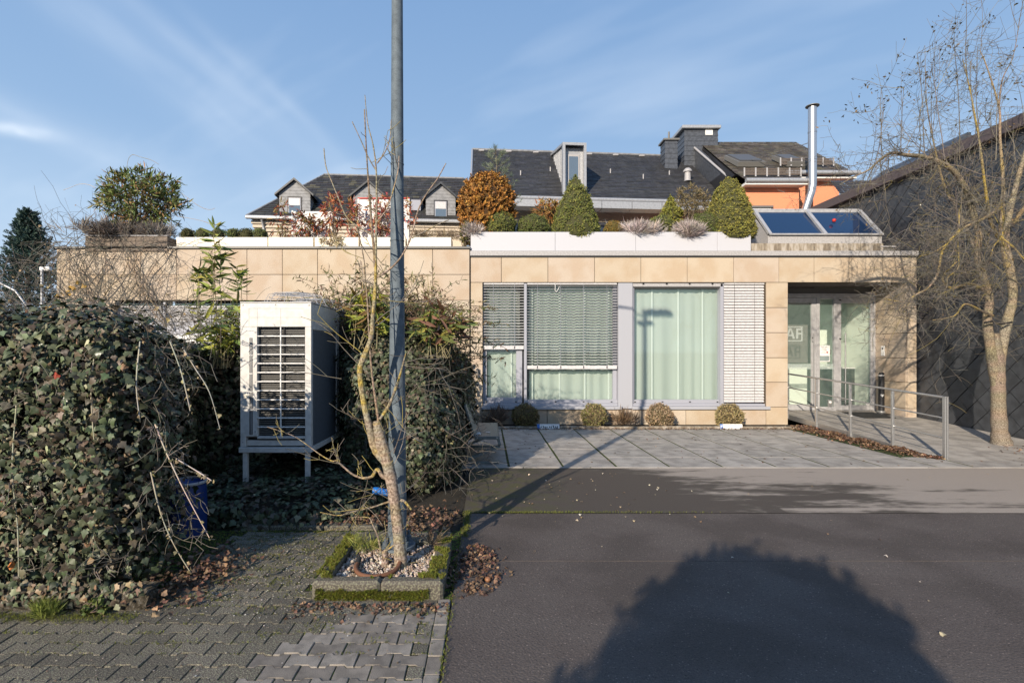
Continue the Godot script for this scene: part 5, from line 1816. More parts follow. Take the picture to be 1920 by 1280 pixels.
# ---------- clipped shrubs ----------
func topiary(called: String, label: String, group: String, base: Vector3, prof: Array, pal: Array, sprig_size: float, per_m2: float, core: Color, seedv: int, jit := 0.4) -> Node3D:
	# prof: Vector2(radius, height) from the foot to the top
	var o := thing(called, label, "topiary", base, 0.0, group)
	R.seed = seedv
	NZ.seed = seedv
	NZ.frequency = 1.0
	var b := MB.new()
	var inner := []
	for q in prof:
		inner.append(Vector2(maxf(q.x - sprig_size * 0.55, 0.0), q.y - (sprig_size * 0.4 if q == prof[-1] else 0.0)))
	b.lathe(Vector3.ZERO, inner, 20)
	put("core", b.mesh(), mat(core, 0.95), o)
	var pts := []
	for i in prof.size() - 1:
		var p: Vector2 = prof[i]
		var q: Vector2 = prof[i + 1]
		var area := PI * (p.x + q.x) * p.distance_to(q)
		var nr := Vector2(q.y - p.y, p.x - q.x).normalized()
		for k in int(area * per_m2):
			var s := R.randf()
			var an := rf(0, TAU)
			var r := lerpf(p.x, q.x, s)
			var o2 := Vector3(cos(an), 0, sin(an))
			var nn := (o2 * nr.x + Vector3.UP * nr.y).normalized()
			var pos := o2 * r + Vector3.UP * lerpf(p.y, q.y, s)
			pos += nn * (NZ.get_noise_3dv(pos * 5.0) * sprig_size * 1.3 + NZ.get_noise_3dv(pos * 1.7) * prof[0].x * 0.07 - sprig_size * rf(0.4, 1.05))
			pts.append([pos, nn + Vector3.UP * 0.3])
	var w := []
	var t := []
	bristle(w, t, pts, sprig_size, pal, jit, 0.22)
	scatter("foliage", LEAF.sprig, M.leaf_dull, w, t, o)
	return o

func ball(r: float, squash := 1.0, cut := 0.12) -> Array:
	var out := []
	for i in 13:
		var a := lerpf(-PI / 2 + cut * 3.0, PI / 2, i / 12.0)
		out.append(Vector2(r * cos(a), r * squash * (sin(a) + sin(PI / 2 - cut * 3.0))))
	return out

func bush(called: String, label: String, cat: String, c: Vector3, h: Vector3, n: int, leaf: String, size: float, pal: Array, seedv: int, foot: Vector3, droop := 0.0, group := "") -> void:
	var o := thing(called, label, cat, Vector3.ZERO, 0.0, group)
	R.seed = seedv
	var b := MB.new()
	b.colored = true
	var w := []
	var t := []
	for i in n:
		var p := c + rdir() * h * pow(R.randf(), 0.33) * (0.85 + 0.3 * R.randf())
		if i % 3 == 0:
			b.col = shade(Color(0.13, 0.10, 0.07), 0.2)
			var m := foot.lerp(p, 0.5) + rdir() * 0.06
			b.tube([foot + rdir() * 0.06, m, p], [0.008, 0.006, 0.003], 4, false, [])
		for k in 7:
			var d := (p - c).normalized() * 0.7 + rdir() + Vector3.UP * (0.35 - droop)
			w.append(Transform3D(along(d, rf(0, TAU), size * rf(0.6, 1.25)), p + rdir() * size * 0.4))
			t.append(shade(pick(pal), 0.22))
	put("branch", b.mesh(), M.twig, o)
	scatter("foliage", LEAF[leaf], M.leaf, w, t, o)

func tufted(called: String, label: String, cat: String, c: Vector3, r: float, h: float, n: int, pal: Array, seedv: int, group := "") -> void:
	var o := thing(called, label, cat, c, 0.0, group)
	R.seed = seedv
	var w := []
	var t := []
	for i in n:
		var d := Vector3(R.randfn() * 0.55, rf(0.5, 1.0), R.randfn() * 0.45 + 0.15)
		var p := Vector3(R.randfn() * r * 0.35, rf(0.0, 0.04), R.randfn() * r * 0.3)
		w.append(Transform3D(along(d, rf(0, TAU), h * rf(0.5, 1.05)), p))
		t.append(shade(pick(pal), 0.2))
		for k in 2:
			var q := p + d.normalized() * h * rf(0.4, 0.9)
			w.append(Transform3D(along(d + rdir() * 0.5, rf(0, TAU), h * rf(0.2, 0.4)), q))
			t.append(shade(pick(pal), 0.2))
	scatter("foliage", LEAF.tuft, M.leaf_dull, w, t, o)

func terrace_plants() -> void:
	var box_green := [lin(0.19, 0.205, 0.045), lin(0.145, 0.17, 0.04), lin(0.25, 0.25, 0.06), lin(0.11, 0.135, 0.035)]
	var dark_green := [lin(0.13, 0.16, 0.04), lin(0.10, 0.13, 0.035), lin(0.17, 0.19, 0.05)]
	var gold := [lin(0.32, 0.20, 0.04), lin(0.25, 0.15, 0.035), lin(0.2, 0.15, 0.035), lin(0.16, 0.16, 0.03)]
	var y := fy(438)
	var d := D + 0.36
	var X := func(u): return (u - 912.0) * 0.001 * d
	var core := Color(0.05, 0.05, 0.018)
	# orange conifer with several tips
	var og := [lin(0.36, 0.165, 0.03), lin(0.29, 0.125, 0.025), lin(0.42, 0.22, 0.045), lin(0.2, 0.10, 0.025)]
	topiary("brown_conifer", "rust brown clipped conifer, tallest plant at the left end of the metal planter", "", P(X.call(913) , y - 0.25, d + 0.28), [Vector2(0.34, 0), Vector2(0.52, 0.2), Vector2(0.63, 0.6), Vector2(0.67, 1.0), Vector2(0.63, 1.35), Vector2(0.48, 1.64), Vector2(0.24, 1.80), Vector2(0.0, 1.84)], og, 0.13, 620, Color(0.06, 0.03, 0.01), 101, 0.3)
	bush("trailing_shrub", "straggling green shrub hanging past the left end of the metal planter", "shrub", P(fx(872), fy(438), D + 0.1), Vector3(0.12, 0.3, 0.12), 40, "blade", 0.09, [lin(0.10, 0.12, 0.04), lin(0.16, 0.13, 0.05)], 103, P(fx(872), 4.07, D + 0.2))
	topiary("box_ball", "clipped green box ball in front of the rust brown conifer", "", P(X.call(936), y - 0.08, d - 0.05), ball(0.40, 0.86), box_green, 0.055, 1250, core, 105)
	topiary("box_ball", "dark green box ball between the rust brown conifer and the left cone", "", P(X.call(1000), y - 0.1, d), ball(0.385, 0.86), dark_green, 0.055, 1250, core, 107)
	topiary("box_cone", "clipped box cone in front of the zinc dormer", "", P(X.call(1079) + 0.02, y - 0.16, d + 0.12), [Vector2(0.42, 0), Vector2(0.58, 0.14), Vector2(0.59, 0.32), Vector2(0.52, 0.62), Vector2(0.40, 0.98), Vector2(0.25, 1.32), Vector2(0.11, 1.58), Vector2(0.0, 1.68)], box_green, 0.06, 1250, core, 109)
	topiary("golden_ball", "small golden yellow clipped ball right of the left cone", "", P(X.call(1148), y - 0.04, d - 0.1), ball(0.225, 0.9), gold, 0.045, 1700, Color(0.08, 0.06, 0.015), 111)
	topiary("box_ball", "green box ball between the two grey lavender bushes", "", P(X.call(1240), y - 0.07, d), ball(0.31, 1.0), box_green, 0.055, 1250, core, 113)
	topiary("box_ball", "green box ball partly behind the right cone", "", P(X.call(1323), y - 0.08, d), ball(0.345, 0.98), dark_green, 0.055, 1250, core, 115)
	topiary("box_cone", "yellowish clipped box cone at the right end of the metal planter", "", P(X.call(1369), y - 0.1, d + 0.05), [Vector2(0.5, 0), Vector2(0.585, 0.12), Vector2(0.59, 0.3), Vector2(0.53, 0.6), Vector2(0.42, 0.95), Vector2(0.29, 1.25), Vector2(0.15, 1.47), Vector2(0.0, 1.57)], [lin(0.26, 0.24, 0.05), lin(0.21, 0.20, 0.042), lin(0.32, 0.295, 0.065), lin(0.14, 0.14, 0.035)], 0.06, 1250, core, 117)
	var lav := [lin(0.50, 0.43, 0.41), lin(0.42, 0.36, 0.34), lin(0.58, 0.52, 0.48), lin(0.34, 0.29, 0.26)]
	tufted("lavender", "dry grey lavender at the left end of the metal planter", "lavender", P(X.call(888), y - 0.1, d - 0.2), 0.2, 0.30, 120, lav, 119)
	tufted("lavender", "wide dry grey lavender right of the golden ball", "lavender", P(X.call(1197), y - 0.05, d - 0.1), 0.55, 0.30, 420, lav, 121)
	tufted("lavender", "dry grey lavender hanging over the planter rim left of the right cone", "lavender", P(X.call(1281), y - 0.12, d - 0.28), 0.2, 0.34, 260, lav, 123)
	# shrubs standing behind
	bush("orange_shrub", "orange leaved shrub left of the left cone, behind the box balls", "shrub", P(X.call(1030), fy(382), d + 0.45), Vector3(0.33, 0.34, 0.25), 110, "blade", 0.13, [lin(0.34, 0.12, 0.04), lin(0.28, 0.16, 0.05), lin(0.36, 0.22, 0.08), lin(0.2, 0.16, 0.05)], 125, P(X.call(1030), 4.1, d + 0.45), 0.5)
	bush("twiggy_shrub", "brown twiggy shrub behind the lavender left of the right cone", "shrub", P(X.call(1312), fy(362), d + 0.5), Vector3(0.42, 0.42, 0.3), 130, "fine_sprig", 0.10, [lin(0.16, 0.13, 0.07), lin(0.22, 0.18, 0.1)], 127, P(X.call(1306), 4.1, d + 0.5))
	topiary("yellow_cypress", "small yellow green cypress behind the grey lavender", "", P(X.call(1272), fy(405), d + 0.5), [Vector2(0.22, 0), Vector2(0.27, 0.2), Vector2(0.2, 0.42), Vector2(0.05, 0.68), Vector2(0.0, 0.72)], [lin(0.25, 0.24, 0.04), lin(0.2, 0.2, 0.035)], 0.09, 800, core, 129)
	pine_sapling()
	# five small balls in the left cream planter
	var names := ["first", "second", "third", "fourth", "fifth", "sixth"]
	for i in 6:
		var u: float = [351, 379, 408, 437, 462, 487][i]
		topiary("small_box_ball", "%s small round ball from the left in the long cream planter" % names[i], "small box balls in the cream planter", P((u - 912) * 0.001 * 12.75, fy(447), 12.75), ball(0.17, 0.9), dark_green if i % 2 else [lin(0.10, 0.095, 0.03), lin(0.08, 0.085, 0.028)], 0.05, 1300, core, 131 + i)
	# evergreen with coppery new leaves
	bush("evergreen_shrub", "large glossy evergreen shrub with coppery leaves at the roof corner", "shrub", at(262, 374, 13.0), Vector3(0.98, 0.72, 0.7), 430, "blade", 0.17, [lin(0.12, 0.16, 0.045), lin(0.15, 0.19, 0.055), lin(0.085, 0.12, 0.04), lin(0.26, 0.15, 0.07), lin(0.23, 0.21, 0.07)], 141, at(258, 450, 13.0))
	tufted("dead_grass", "dead grey brown perennials under the large evergreen shrub", "perennials", P(-8.8, 4.38, 12.7), 0.9, 0.36, 260, [lin(0.19, 0.15, 0.12), lin(0.24, 0.2, 0.16), lin(0.15, 0.12, 0.1)], 143)
	tufted("dead_grass", "dead grey perennials at the right end of the timber planter", "perennials", P(-7.85, 4.38, 12.7), 0.4, 0.34, 110, [lin(0.2, 0.17, 0.15), lin(0.25, 0.22, 0.2)], 145)
	# red leaved shrubs
	var red := [lin(0.38, 0.08, 0.06), lin(0.32, 0.07, 0.07), lin(0.42, 0.15, 0.07), lin(0.26, 0.15, 0.06), lin(0.34, 0.23, 0.09)]
	var mixed := [lin(0.26, 0.10, 0.05), lin(0.2, 0.15, 0.05), lin(0.14, 0.13, 0.04), lin(0.3, 0.07, 0.04)]
	var rs := [[525, 415, 0.25, 0.5, 26, "small red and green shrub left of the left white screen", mixed], [577, 420, 0.36, 0.36, 60, "brown and green leaved shrub in front of the left white screen", mixed], [624, 404, 0.24, 0.58, 62, "deep red shrub between the two white screens", red], [662, 410, 0.18, 0.48, 40, "red shrub at the left edge of the taller screen", red], [714, 404, 0.36, 0.52, 66, "red and brown shrub in front of the taller screen", red], [766, 400, 0.16, 0.4, 14, "thin red shrub just right of the lamp post", red]]
	for i in rs.size():
		var s: Array = rs[i]
		bush("red_shrub", s[5], "shrub", at(s[0], s[1], 13.0), Vector3(s[2], s[3], 0.22), s[4], "blade", 0.14, s[6], 151 + i, P((s[0] - 912) * 0.0130, 4.2, 13.0), 0.75, "red leaved shrubs on the terrace")
	bush("straw_plant", "pale straw coloured leaves hanging over the cream planter", "shrub", at(620, 452, 12.45), Vector3(0.28, 0.16, 0.05), 36, "blade", 0.10, [lin(0.42, 0.36, 0.22), lin(0.36, 0.27, 0.15)], 161, P(-3.6, 4.3, 12.6), 0.9)
	for i in 2:
		tufted("dry_grass", ["thin dry grass at the right end of the last cream planter", "thin dry grass in the cream planter right of the lamp post"][i], "grass", P(fx([838, 790][i]), fy(446), D + 0.25), 0.4, 0.22, 40, [lin(0.26, 0.2, 0.13), lin(0.2, 0.15, 0.1)], 163 + i)

func pine_sapling() -> void:
	var o := thing("pine_sapling", "pale blue green pine sapling rising behind the rust brown conifer", "pine")
	R.seed = 167
	var b := MB.new()
	b.colored = true
	b.col = Color(0.16, 0.14, 0.10)
	var d := 13.6
	var foot := P((936 - 912) * 0.001 * d, 4.1, d)
	var top := at(930, 284, d)
	b.tube([foot, foot.lerp(top, 0.5), top], [0.04, 0.025, 0.008], 6, false, [])
	var w := []
	var t := []
	for i in 42:
		var s := 0.25 + 0.75 * i / 42.0
		var p: Vector3 = foot.lerp(top, s)
		var an := i * 2.4
		var ln := 0.62 * (1.15 - s) + 0.1
		var q := p + Vector3(cos(an), 0.55, sin(an)) * ln
		b.tube([p, p.lerp(q, 0.5) + Vector3(0, -0.03, 0), q], [0.012, 0.008, 0.004], 4, false, [])
		for k in 12:
			var f := rf(0.35, 1.05)
			w.append(Transform3D(along((q - p) + rdir() * 0.3 + Vector3.UP * 0.2, rf(0, TAU), rf(0.07, 0.12)), p.lerp(q, f)))
			t.append(shade(pick([lin(0.15, 0.19, 0.12), lin(0.19, 0.22, 0.14), lin(0.11, 0.15, 0.09)]), 0.15))
	put("trunk", b.mesh(), M.twig, o)
	scatter("needles", LEAF.tuft, M.leaf_dull, w, t, o)

func base_balls() -> void:
	var lab := ["brownish clipped ball in the shade nearest the bench", "clipped ball with green top under the broken blind", "tan dried clipped ball below the lamp head's shadow", "tan green clipped ball under the closed blind"]
	var pal := [[lin(0.13, 0.10, 0.03), lin(0.11, 0.10, 0.035), lin(0.17, 0.13, 0.05)], [lin(0.27, 0.23, 0.09), lin(0.34, 0.26, 0.14), lin(0.19, 0.19, 0.055)], [lin(0.36, 0.255, 0.165), lin(0.43, 0.32, 0.20), lin(0.28, 0.20, 0.12)], [lin(0.35, 0.27, 0.13), lin(0.27, 0.22, 0.085), lin(0.41, 0.33, 0.17)]]
	for i in 4:
		var u: float = [985, 1114, 1237, 1367][i]
		var d := 12.16
		topiary("clipped_ball", lab[i], "clipped balls under the windows", P((u - 912) * 0.001 * d, 0.02, d), ball(0.305, 0.92, 0.2), pal[i], 0.055, 1500, Color(0.06, 0.045, 0.02), 171 + i, 0.5)

func conifer_far() -> void:
	var o := thing("blue_conifer", "dark blue green conifer far behind the left corner of the building", "conifer")
	R.seed = 181
	var d := 30.0
	var foot := P(-25.8, 0, d)
	var top := 9.5
	var b := MB.new()
	b.tube([foot, foot + Vector3(0, top * 0.6, 0), foot + Vector3(0, top, 0)], [0.22, 0.12, 0.03], 8, false, [])
	put("trunk", b.mesh(), M.rust, o)
	var w := []
	var t := []
	for i in 190:
		var y := top * (0.12 + 0.88 * pow(i / 190.0, 0.9))
		var an := i * 2.4
		var ln := (top - y) * 0.36 * rf(0.7, 1.25) + 0.12
		var p := foot + Vector3(0, y, 0)
		for k in 22:
			var f := rf(0.12, 1.0)
			var q := p + Vector3(cos(an), 0.25 + f * 0.55, sin(an)) * ln * f
			w.append(Transform3D(along(Vector3(cos(an), 0.7, sin(an)) + rdir() * 0.6, rf(0, TAU), rf(0.25, 0.48)), q + rdir() * 0.12))
			t.append(shade(pick([lin(0.04, 0.08, 0.062), lin(0.055, 0.10, 0.078), lin(0.03, 0.06, 0.048)]), 0.2))
	scatter("needles", LEAF.spray, M.leaf_dull, w, t, o)
	# a row of lower trees seen through the gap beyond
	for k in 3:
		bush("far_tree", ["low dark tree at the far left edge behind the conifer", "second dark tree in the distance left of the building", "third dark tree in the distance touching the building corner"][k], "tree", P(-33.0 + k * 3.0, 2.2, 36), Vector3(1.9, 2.2, 1.5), 300, "oval", 0.42, [lin(0.03, 0.045, 0.03), lin(0.045, 0.055, 0.035), lin(0.06, 0.05, 0.04)], 183 + k, P(-33.0 + k * 3.0, 0, 36))

# points given on the elevation as [u, w, distance, radius]
func line_at(list: Array) -> Array:
	var out := []
	for e in list:
		out.append([at(e[0], e[1], e[2]), e[3]])
	return out

func apple_tree() -> void:
	var o := thing("bare_apple_tree", "bare old apple tree with lichen covered branches in front of the slate wall", "tree")
	R.seed = 191
	var limbs := {
		"trunk": [[1881, 842, 9.6, 0.25], [1876, 815, 9.6, 0.205], [1873, 770, 9.6, 0.175], [1872, 720, 9.6, 0.168], [1869, 675, 9.6, 0.172], [1866, 645, 9.6, 0.15], [1867, 625, 9.6, 0.10]],
		"left_stem": [[1870, 735, 9.6, 0.10], [1864, 690, 9.59, 0.135], [1857, 645, 9.57, 0.125], [1852, 600, 9.55, 0.115], [1856, 560, 9.5, 0.10], [1845, 520, 9.45, 0.09], [1833, 480, 9.4, 0.085], [1836, 440, 9.35, 0.085], [1826, 400, 9.3, 0.08], [1812, 355, 9.25, 0.075], [1790, 322, 9.15, 0.07], [1760, 303, 9.0, 0.06], [1730, 293, 8.9, 0.055], [1700, 290, 8.8, 0.047], [1672, 287, 8.7, 0.04], [1650, 300, 8.65, 0.033], [1630, 318, 8.6, 0.024], [1600, 332, 8.55, 0.015], [1575, 346, 8.5, 0.008]],
		"right_stem": [[1872, 735, 9.6, 0.10], [1874, 690, 9.61, 0.14], [1880, 645, 9.62, 0.135], [1890, 600, 9.62, 0.125], [1900, 555, 9.62, 0.11], [1894, 500, 9.6, 0.10], [1886, 450, 9.6, 0.09], [1893, 400, 9.55, 0.08], [1908, 340, 9.5, 0.065], [1925, 280, 9.45, 0.05]],
		"leader": [[1890, 500, 9.6, 0.07], [1878, 430, 9.5, 0.055], [1882, 350, 9.4, 0.04], [1876, 260, 9.3, 0.028], [1874, 200, 9.3, 0.02], [1850, 122, 9.3, 0.012], [1838, 95, 9.3, 0.006]],
		"upper_fork": [[1874, 200, 9.3, 0.017], [1880, 150, 9.3, 0.013], [1898, 112, 9.3, 0.009], [1906, 80, 9.3, 0.006], [1912, 40, 9.3, 0.004]],
		"yellow_branch": [[1884, 385, 9.45, 0.03], [1862, 400, 9.2, 0.032], [1840, 412, 9.0, 0.03], [1805, 428, 8.8, 0.028], [1785, 448, 8.65, 0.024], [1770, 462, 8.6, 0.02], [1745, 475, 8.55, 0.012], [1725, 480, 8.5, 0.007]],
		"hanging_branch": [[1790, 440, 8.7, 0.026], [1768, 470, 8.6, 0.024], [1758, 515, 8.5, 0.022], [1740, 540, 8.45, 0.02], [1718, 552, 8.4, 0.018], [1695, 565, 8.4, 0.012], [1660, 560, 8.4, 0.007]],
		"low_branch": [[1862, 592, 9.5, 0.035], [1840, 582, 9.2, 0.026], [1810, 570, 8.9, 0.02], [1790, 592, 8.7, 0.014], [1750, 600, 8.6, 0.009]],
		"mid_branch": [[1850, 545, 9.45, 0.04], [1818, 532, 9.2, 0.034], [1785, 540, 9.0, 0.028], [1768, 520, 8.9, 0.02], [1795, 490, 8.8, 0.012]],
		"yellow_fork": [[1878, 375, 9.4, 0.024], [1883, 420, 9.2, 0.024], [1878, 445, 9.1, 0.022], [1865, 460, 9.0, 0.014], [1858, 480, 8.95, 0.008]],
		"yellow_fork_right": [[1878, 445, 9.1, 0.02], [1900, 462, 9.0, 0.02], [1918, 482, 9.0, 0.018], [1940, 500, 9.0, 0.014]],
		"bent_branch": [[1800, 400, 9.2, 0.02], [1797, 450, 9.0, 0.016], [1798, 500, 8.9, 0.014], [1778, 520, 8.85, 0.012], [1775, 540, 8.8, 0.01], [1755, 565, 8.8, 0.006]],
		"inner_branch": [[1890, 470, 9.6, 0.05], [1860, 420, 9.3, 0.04], [1848, 350, 9.1, 0.03], [1838, 270, 9.0, 0.02], [1822, 180, 9.0, 0.013], [1806, 110, 9.0, 0.006]],
		"back_branch": [[1835, 480, 9.4, 0.05], [1800, 400, 9.5, 0.035], [1772, 350, 9.6, 0.025], [1752, 270, 9.7, 0.016], [1738, 190, 9.7, 0.01], [1735, 85, 9.7, 0.004]],
		"far_branch": [[1900, 420, 9.6, 0.05], [1935, 370, 9.3, 0.04], [1975, 310, 9.0, 0.03], [2010, 240, 8.9, 0.02], [2030, 160, 8.8, 0.01]],
	}
	var starts := []
	for key in limbs:
		var b := MB.new()
		var lich: float = 0.5 if "yellow" in key else (0.16 if key != "trunk" and not key.ends_with("stem") else 0.0)
		var c := limb(b, thin(line_at(limbs[key]), 0.62 if key == "trunk" or key.ends_with("stem") else 0.74), 14 if key == "trunk" else 8, lich, 5, 0.05)
		put("trunk" if key == "trunk" else "limb", b.mesh(), M.bark, o)
		if key != "trunk":
			for i in range(3, c.size()):
				starts.append([c[i][0], c[i][1], (c[i][0] - c[i - 1][0]).normalized(), key])
	var tw := MB.new()
	tw.colored = true
	var ends := []
	for s in starts:
		var p: Vector3 = s[0]
		if R.randf() < 0.47: continue
		var k := 0 if s[1] > 0.06 else 1
		if p.y < 2.3:
			k = 0
		if s[3] in ["left_stem", "yellow_branch", "hanging_branch", "mid_branch"] and s[1] < 0.07:
			k = 2
		for i in k:
			var r: float = clampf(s[1] * 0.3, 0.0035, 0.007)
			var d = (rdir() + s[2] * 0.4 + Vector3(-0.25, 0.05, 0.25)).normalized()
			twig(tw, p, d, rf(0.35, 1.05), r, 2, rf(-0.14, 0.08), ends, 0.06, 0.26)
	# water sprouts: straight shoots up from the arching limb and the crown
	var tips := []
	for i in 56:
		var s: Array = starts[R.randi() % starts.size()]
		var p: Vector3 = s[0]
		if p.y < 3.6:
			continue
		var ln := rf(0.7, 1.9)
		if p.x < 8.0:
			ln = rf(0.6, 1.5)
		twig(tw, p, Vector3(rf(-0.25, 0.25), 1.0, rf(-0.2, 0.2)), ln, rf(0.005, 0.009), 1, 0.22, tips, 0.03, 0.10)
	for u in [1735, 1772, 1690, 1838, 1868, 1800, 1655]:
		var p := at(u, 300, 9.0)
		twig(tw, p, Vector3(rf(-0.12, 0.12), 1, 0), rf(1.3, 2.0) if u > 1700 else 1.2, 0.008, 2, 0.2, tips, 0.03, 0.08)
	put("twigs", tw.mesh(), M.twig, o).set_meta("kind", "stuff")
	# the last dry leaves at the tips
	var w := []
	var t := []
	for e in tips:
		if R.randf() < 0.6:
			for k in 1 + R.randi() % 4:
				w.append(Transform3D(facing(rdir(), rf(0, TAU), rf(0.035, 0.07)), e[0] + rdir() * 0.05 - Vector3(0, rf(0, 0.16), 0)))
				t.append(shade(pick([lin(0.07, 0.055, 0.035), lin(0.11, 0.08, 0.04), lin(0.06, 0.06, 0.035)]), 0.2))
	for k in 120:
		var e: Array = ends[R.randi() % ends.size()]
		w.append(Transform3D(facing(rdir(), rf(0, TAU), rf(0.03, 0.06)), e[0]))
		t.append(shade(lin(0.18, 0.12, 0.06), 0.3))
	scatter("dry_leaves", LEAF.oval, M.leaf, w, t, o)
	# tie round the fork
	var tie := MB.new()
	tie.tube([at(1846, 605, 9.4), at(1862, 602, 9.36), at(1880, 607, 9.4), at(1898, 604, 9.45)], [0.018, 0.018, 0.018, 0.018], 6)
	put("tree_tie", tie.mesh(), M.rubber, o)

func thin(pts: Array, k: float) -> Array:
	for e in pts:
		e[1] *= k
	return pts

func young_tree() -> void:
	var o := thing("young_tree", "young bare tree with yellow lichen standing in the kerbed tree pit before the lamp post", "tree")
	R.seed = 193
	var dd := 4.05
	var list := {
		"trunk": [[752, 1072, dd, 0.098], [751, 1050, dd, 0.082], [747, 1000, dd, 0.075], [742, 960, dd, 0.073], [736, 915, dd, 0.074], [727, 870, dd, 0.078], [716, 835, dd, 0.082], [711, 812, dd, 0.070], [707, 794, dd, 0.058], [706, 789, dd, 0.045]],
		"left_stem": [[722, 868, dd, 0.05], [702, 840, dd, 0.056], [692, 800, dd, 0.050], [682, 755, dd, 0.043], [676, 715, dd, 0.040], [675, 690, dd, 0.042], [681, 672, dd, 0.045], [690, 650, dd, 0.038], [697, 625, dd, 0.033], [699, 590, dd, 0.031], [702, 560, dd, 0.029], [704, 525, dd, 0.024], [704, 480, dd, 0.021]],
		"first_leader": [[703, 500, dd, 0.018], [702, 479, dd, 0.017], [697, 425, dd, 0.014], [691, 347, dd, 0.011], [687, 285, dd, 0.009], [683, 205, dd, 0.006]],
		"second_leader": [[704, 490, dd, 0.017], [705, 440, dd, 0.013], [706, 380, dd, 0.011], [705, 316, dd, 0.009], [699, 270, dd, 0.007], [689, 230, dd, 0.006], [684, 178, dd, 0.004]],
		"left_fork": [[704, 318, dd, 0.007], [691, 296, dd, 0.007], [676, 262, dd, 0.006], [660, 228, dd, 0.005]],
		"right_fork": [[707, 306, dd, 0.007], [722, 284, dd, 0.006], [731, 258, dd, 0.005], [733, 224, dd, 0.004]],
		"left_branch": [[699, 441, dd, 0.014], [666, 422, dd, 0.012], [648, 404, dd, 0.011], [633, 368, dd, 0.009], [622, 341, dd, 0.008], [611, 312, dd, 0.008], [607, 278, dd, 0.007]],
		"hanging_branch": [[668, 424, dd, 0.008], [676, 455, dd, 0.007], [684, 500, dd, 0.006], [686, 540, dd, 0.005]],
		"right_branch": [[706, 520, dd, 0.015], [726, 508, dd, 0.014], [747, 488, dd, 0.013], [763, 462, dd, 0.012], [773, 436, dd, 0.012], [785, 391, dd, 0.010], [802, 360, dd, 0.009], [820, 335, dd, 0.008], [836, 306, dd, 0.007]],
		"side_branch": [[772, 446, dd, 0.008], [800, 432, dd, 0.007], [822, 420, dd, 0.006], [842, 412, dd, 0.005]],
		"middle_branch": [[706, 416, dd, 0.008], [725, 392, dd, 0.007], [736, 360, dd, 0.007], [746, 320, dd, 0.006], [748, 292, dd, 0.004]],
		"bowed_branch": [[699, 575, dd, 0.013], [676, 572, dd, 0.010], [655, 572, dd, 0.010], [664, 556, dd, 0.010], [678, 546, dd, 0.009], [680, 520, dd, 0.008], [677, 490, dd, 0.006]],
		"whip": [[710, 794, dd, 0.020], [704, 750, dd, 0.018], [699, 715, dd, 0.016], [693, 650, dd, 0.013], [690, 590, dd, 0.011], [687, 545, dd, 0.010], [682, 500, dd, 0.008]],
		"right_shoot": [[712, 786, dd, 0.026], [728, 762, dd, 0.024], [738, 738, dd, 0.022], [746, 716, dd, 0.021], [752, 695, dd, 0.016], [758, 672, dd, 0.012], [761, 662, dd, 0.008]],
		"arm": [[733, 897, dd, 0.042], [718, 893, dd, 0.034], [707, 880, dd, 0.028], [697, 893, dd, 0.022], [680, 896, dd, 0.018], [661, 889, dd, 0.016], [645, 876, dd, 0.014], [631, 864, dd, 0.013], [622, 864, dd, 0.010], [600, 852, dd, 0.008], [570, 830, dd, 0.006], [545, 815, dd, 0.005], [500, 800, dd, 0.004]],
		"low_branch": [[737, 938, dd, 0.018], [718, 944, dd, 0.014], [697, 951, dd, 0.011], [665, 958, dd, 0.009], [634, 966, dd, 0.008], [600, 960, dd, 0.005]],
		"cut_stub": [[741, 942, dd, 0.022], [755, 938, dd, 0.020], [764, 946, dd, 0.018], [771, 955, dd, 0.014]],
		"second_trunk": [[721, 1078, dd + 0.02, 0.060], [722, 1060, dd + 0.02, 0.054], [722, 1044, dd + 0.02, 0.050], [721, 1034, dd + 0.02, 0.044], [720, 1030, dd + 0.02, 0.03]],
		"shoot": [[714, 1032, dd, 0.020], [708, 1005, dd, 0.014], [698, 982, dd, 0.012], [690, 970, dd, 0.010], [660, 970, dd, 0.006]],
		"shoot_right": [[724, 1032, dd, 0.014], [740, 1020, dd, 0.012], [748, 1008, dd, 0.009], [745, 985, dd, 0.007], [753, 1000, dd, 0.006]],
	}
	var tw := MB.new()
	tw.colored = true
	var ends := []
	for key in list:
		var b := MB.new()
		var lich: float = 0.05
		if key in ["left_stem", "arm", "right_shoot", "low_branch", "cut_stub", "shoot_right"]:
			lich = 0.22
		if key in ["first_leader", "second_leader", "left_fork", "right_fork", "middle_branch", "left_branch", "whip", "side_branch", "right_branch"]:
			lich = 0.02
		var thick: bool = key == "trunk" or key == "left_stem" or key == "second_trunk"
		var c := limb(b, thin(line_at(list[key]), 0.58 if key == "trunk" else 0.52 if not key in ["first_leader", "second_leader", "left_fork", "right_fork", "hanging_branch", "side_branch", "middle_branch"] else 0.66), 16 if thick else 7, lich, 6, 0.035 if thick else 0.08)
		put("trunk" if key in ["trunk", "second_trunk"] else "branch", b.mesh(), M.bark, o)
		for i in c.size():
			if R.randf() < (0.05 if lich < 0.05 else (0.16 if not thick else 0.2)):
				twig(tw, c[i][0], rdir() * Vector3(1, 0.6, 0.6) + Vector3.UP * 0.3, rf(0.06, 0.22), 0.0028, 1 if R.randf() < 0.4 else 0, 0.1, ends, 0.3, 0.2)
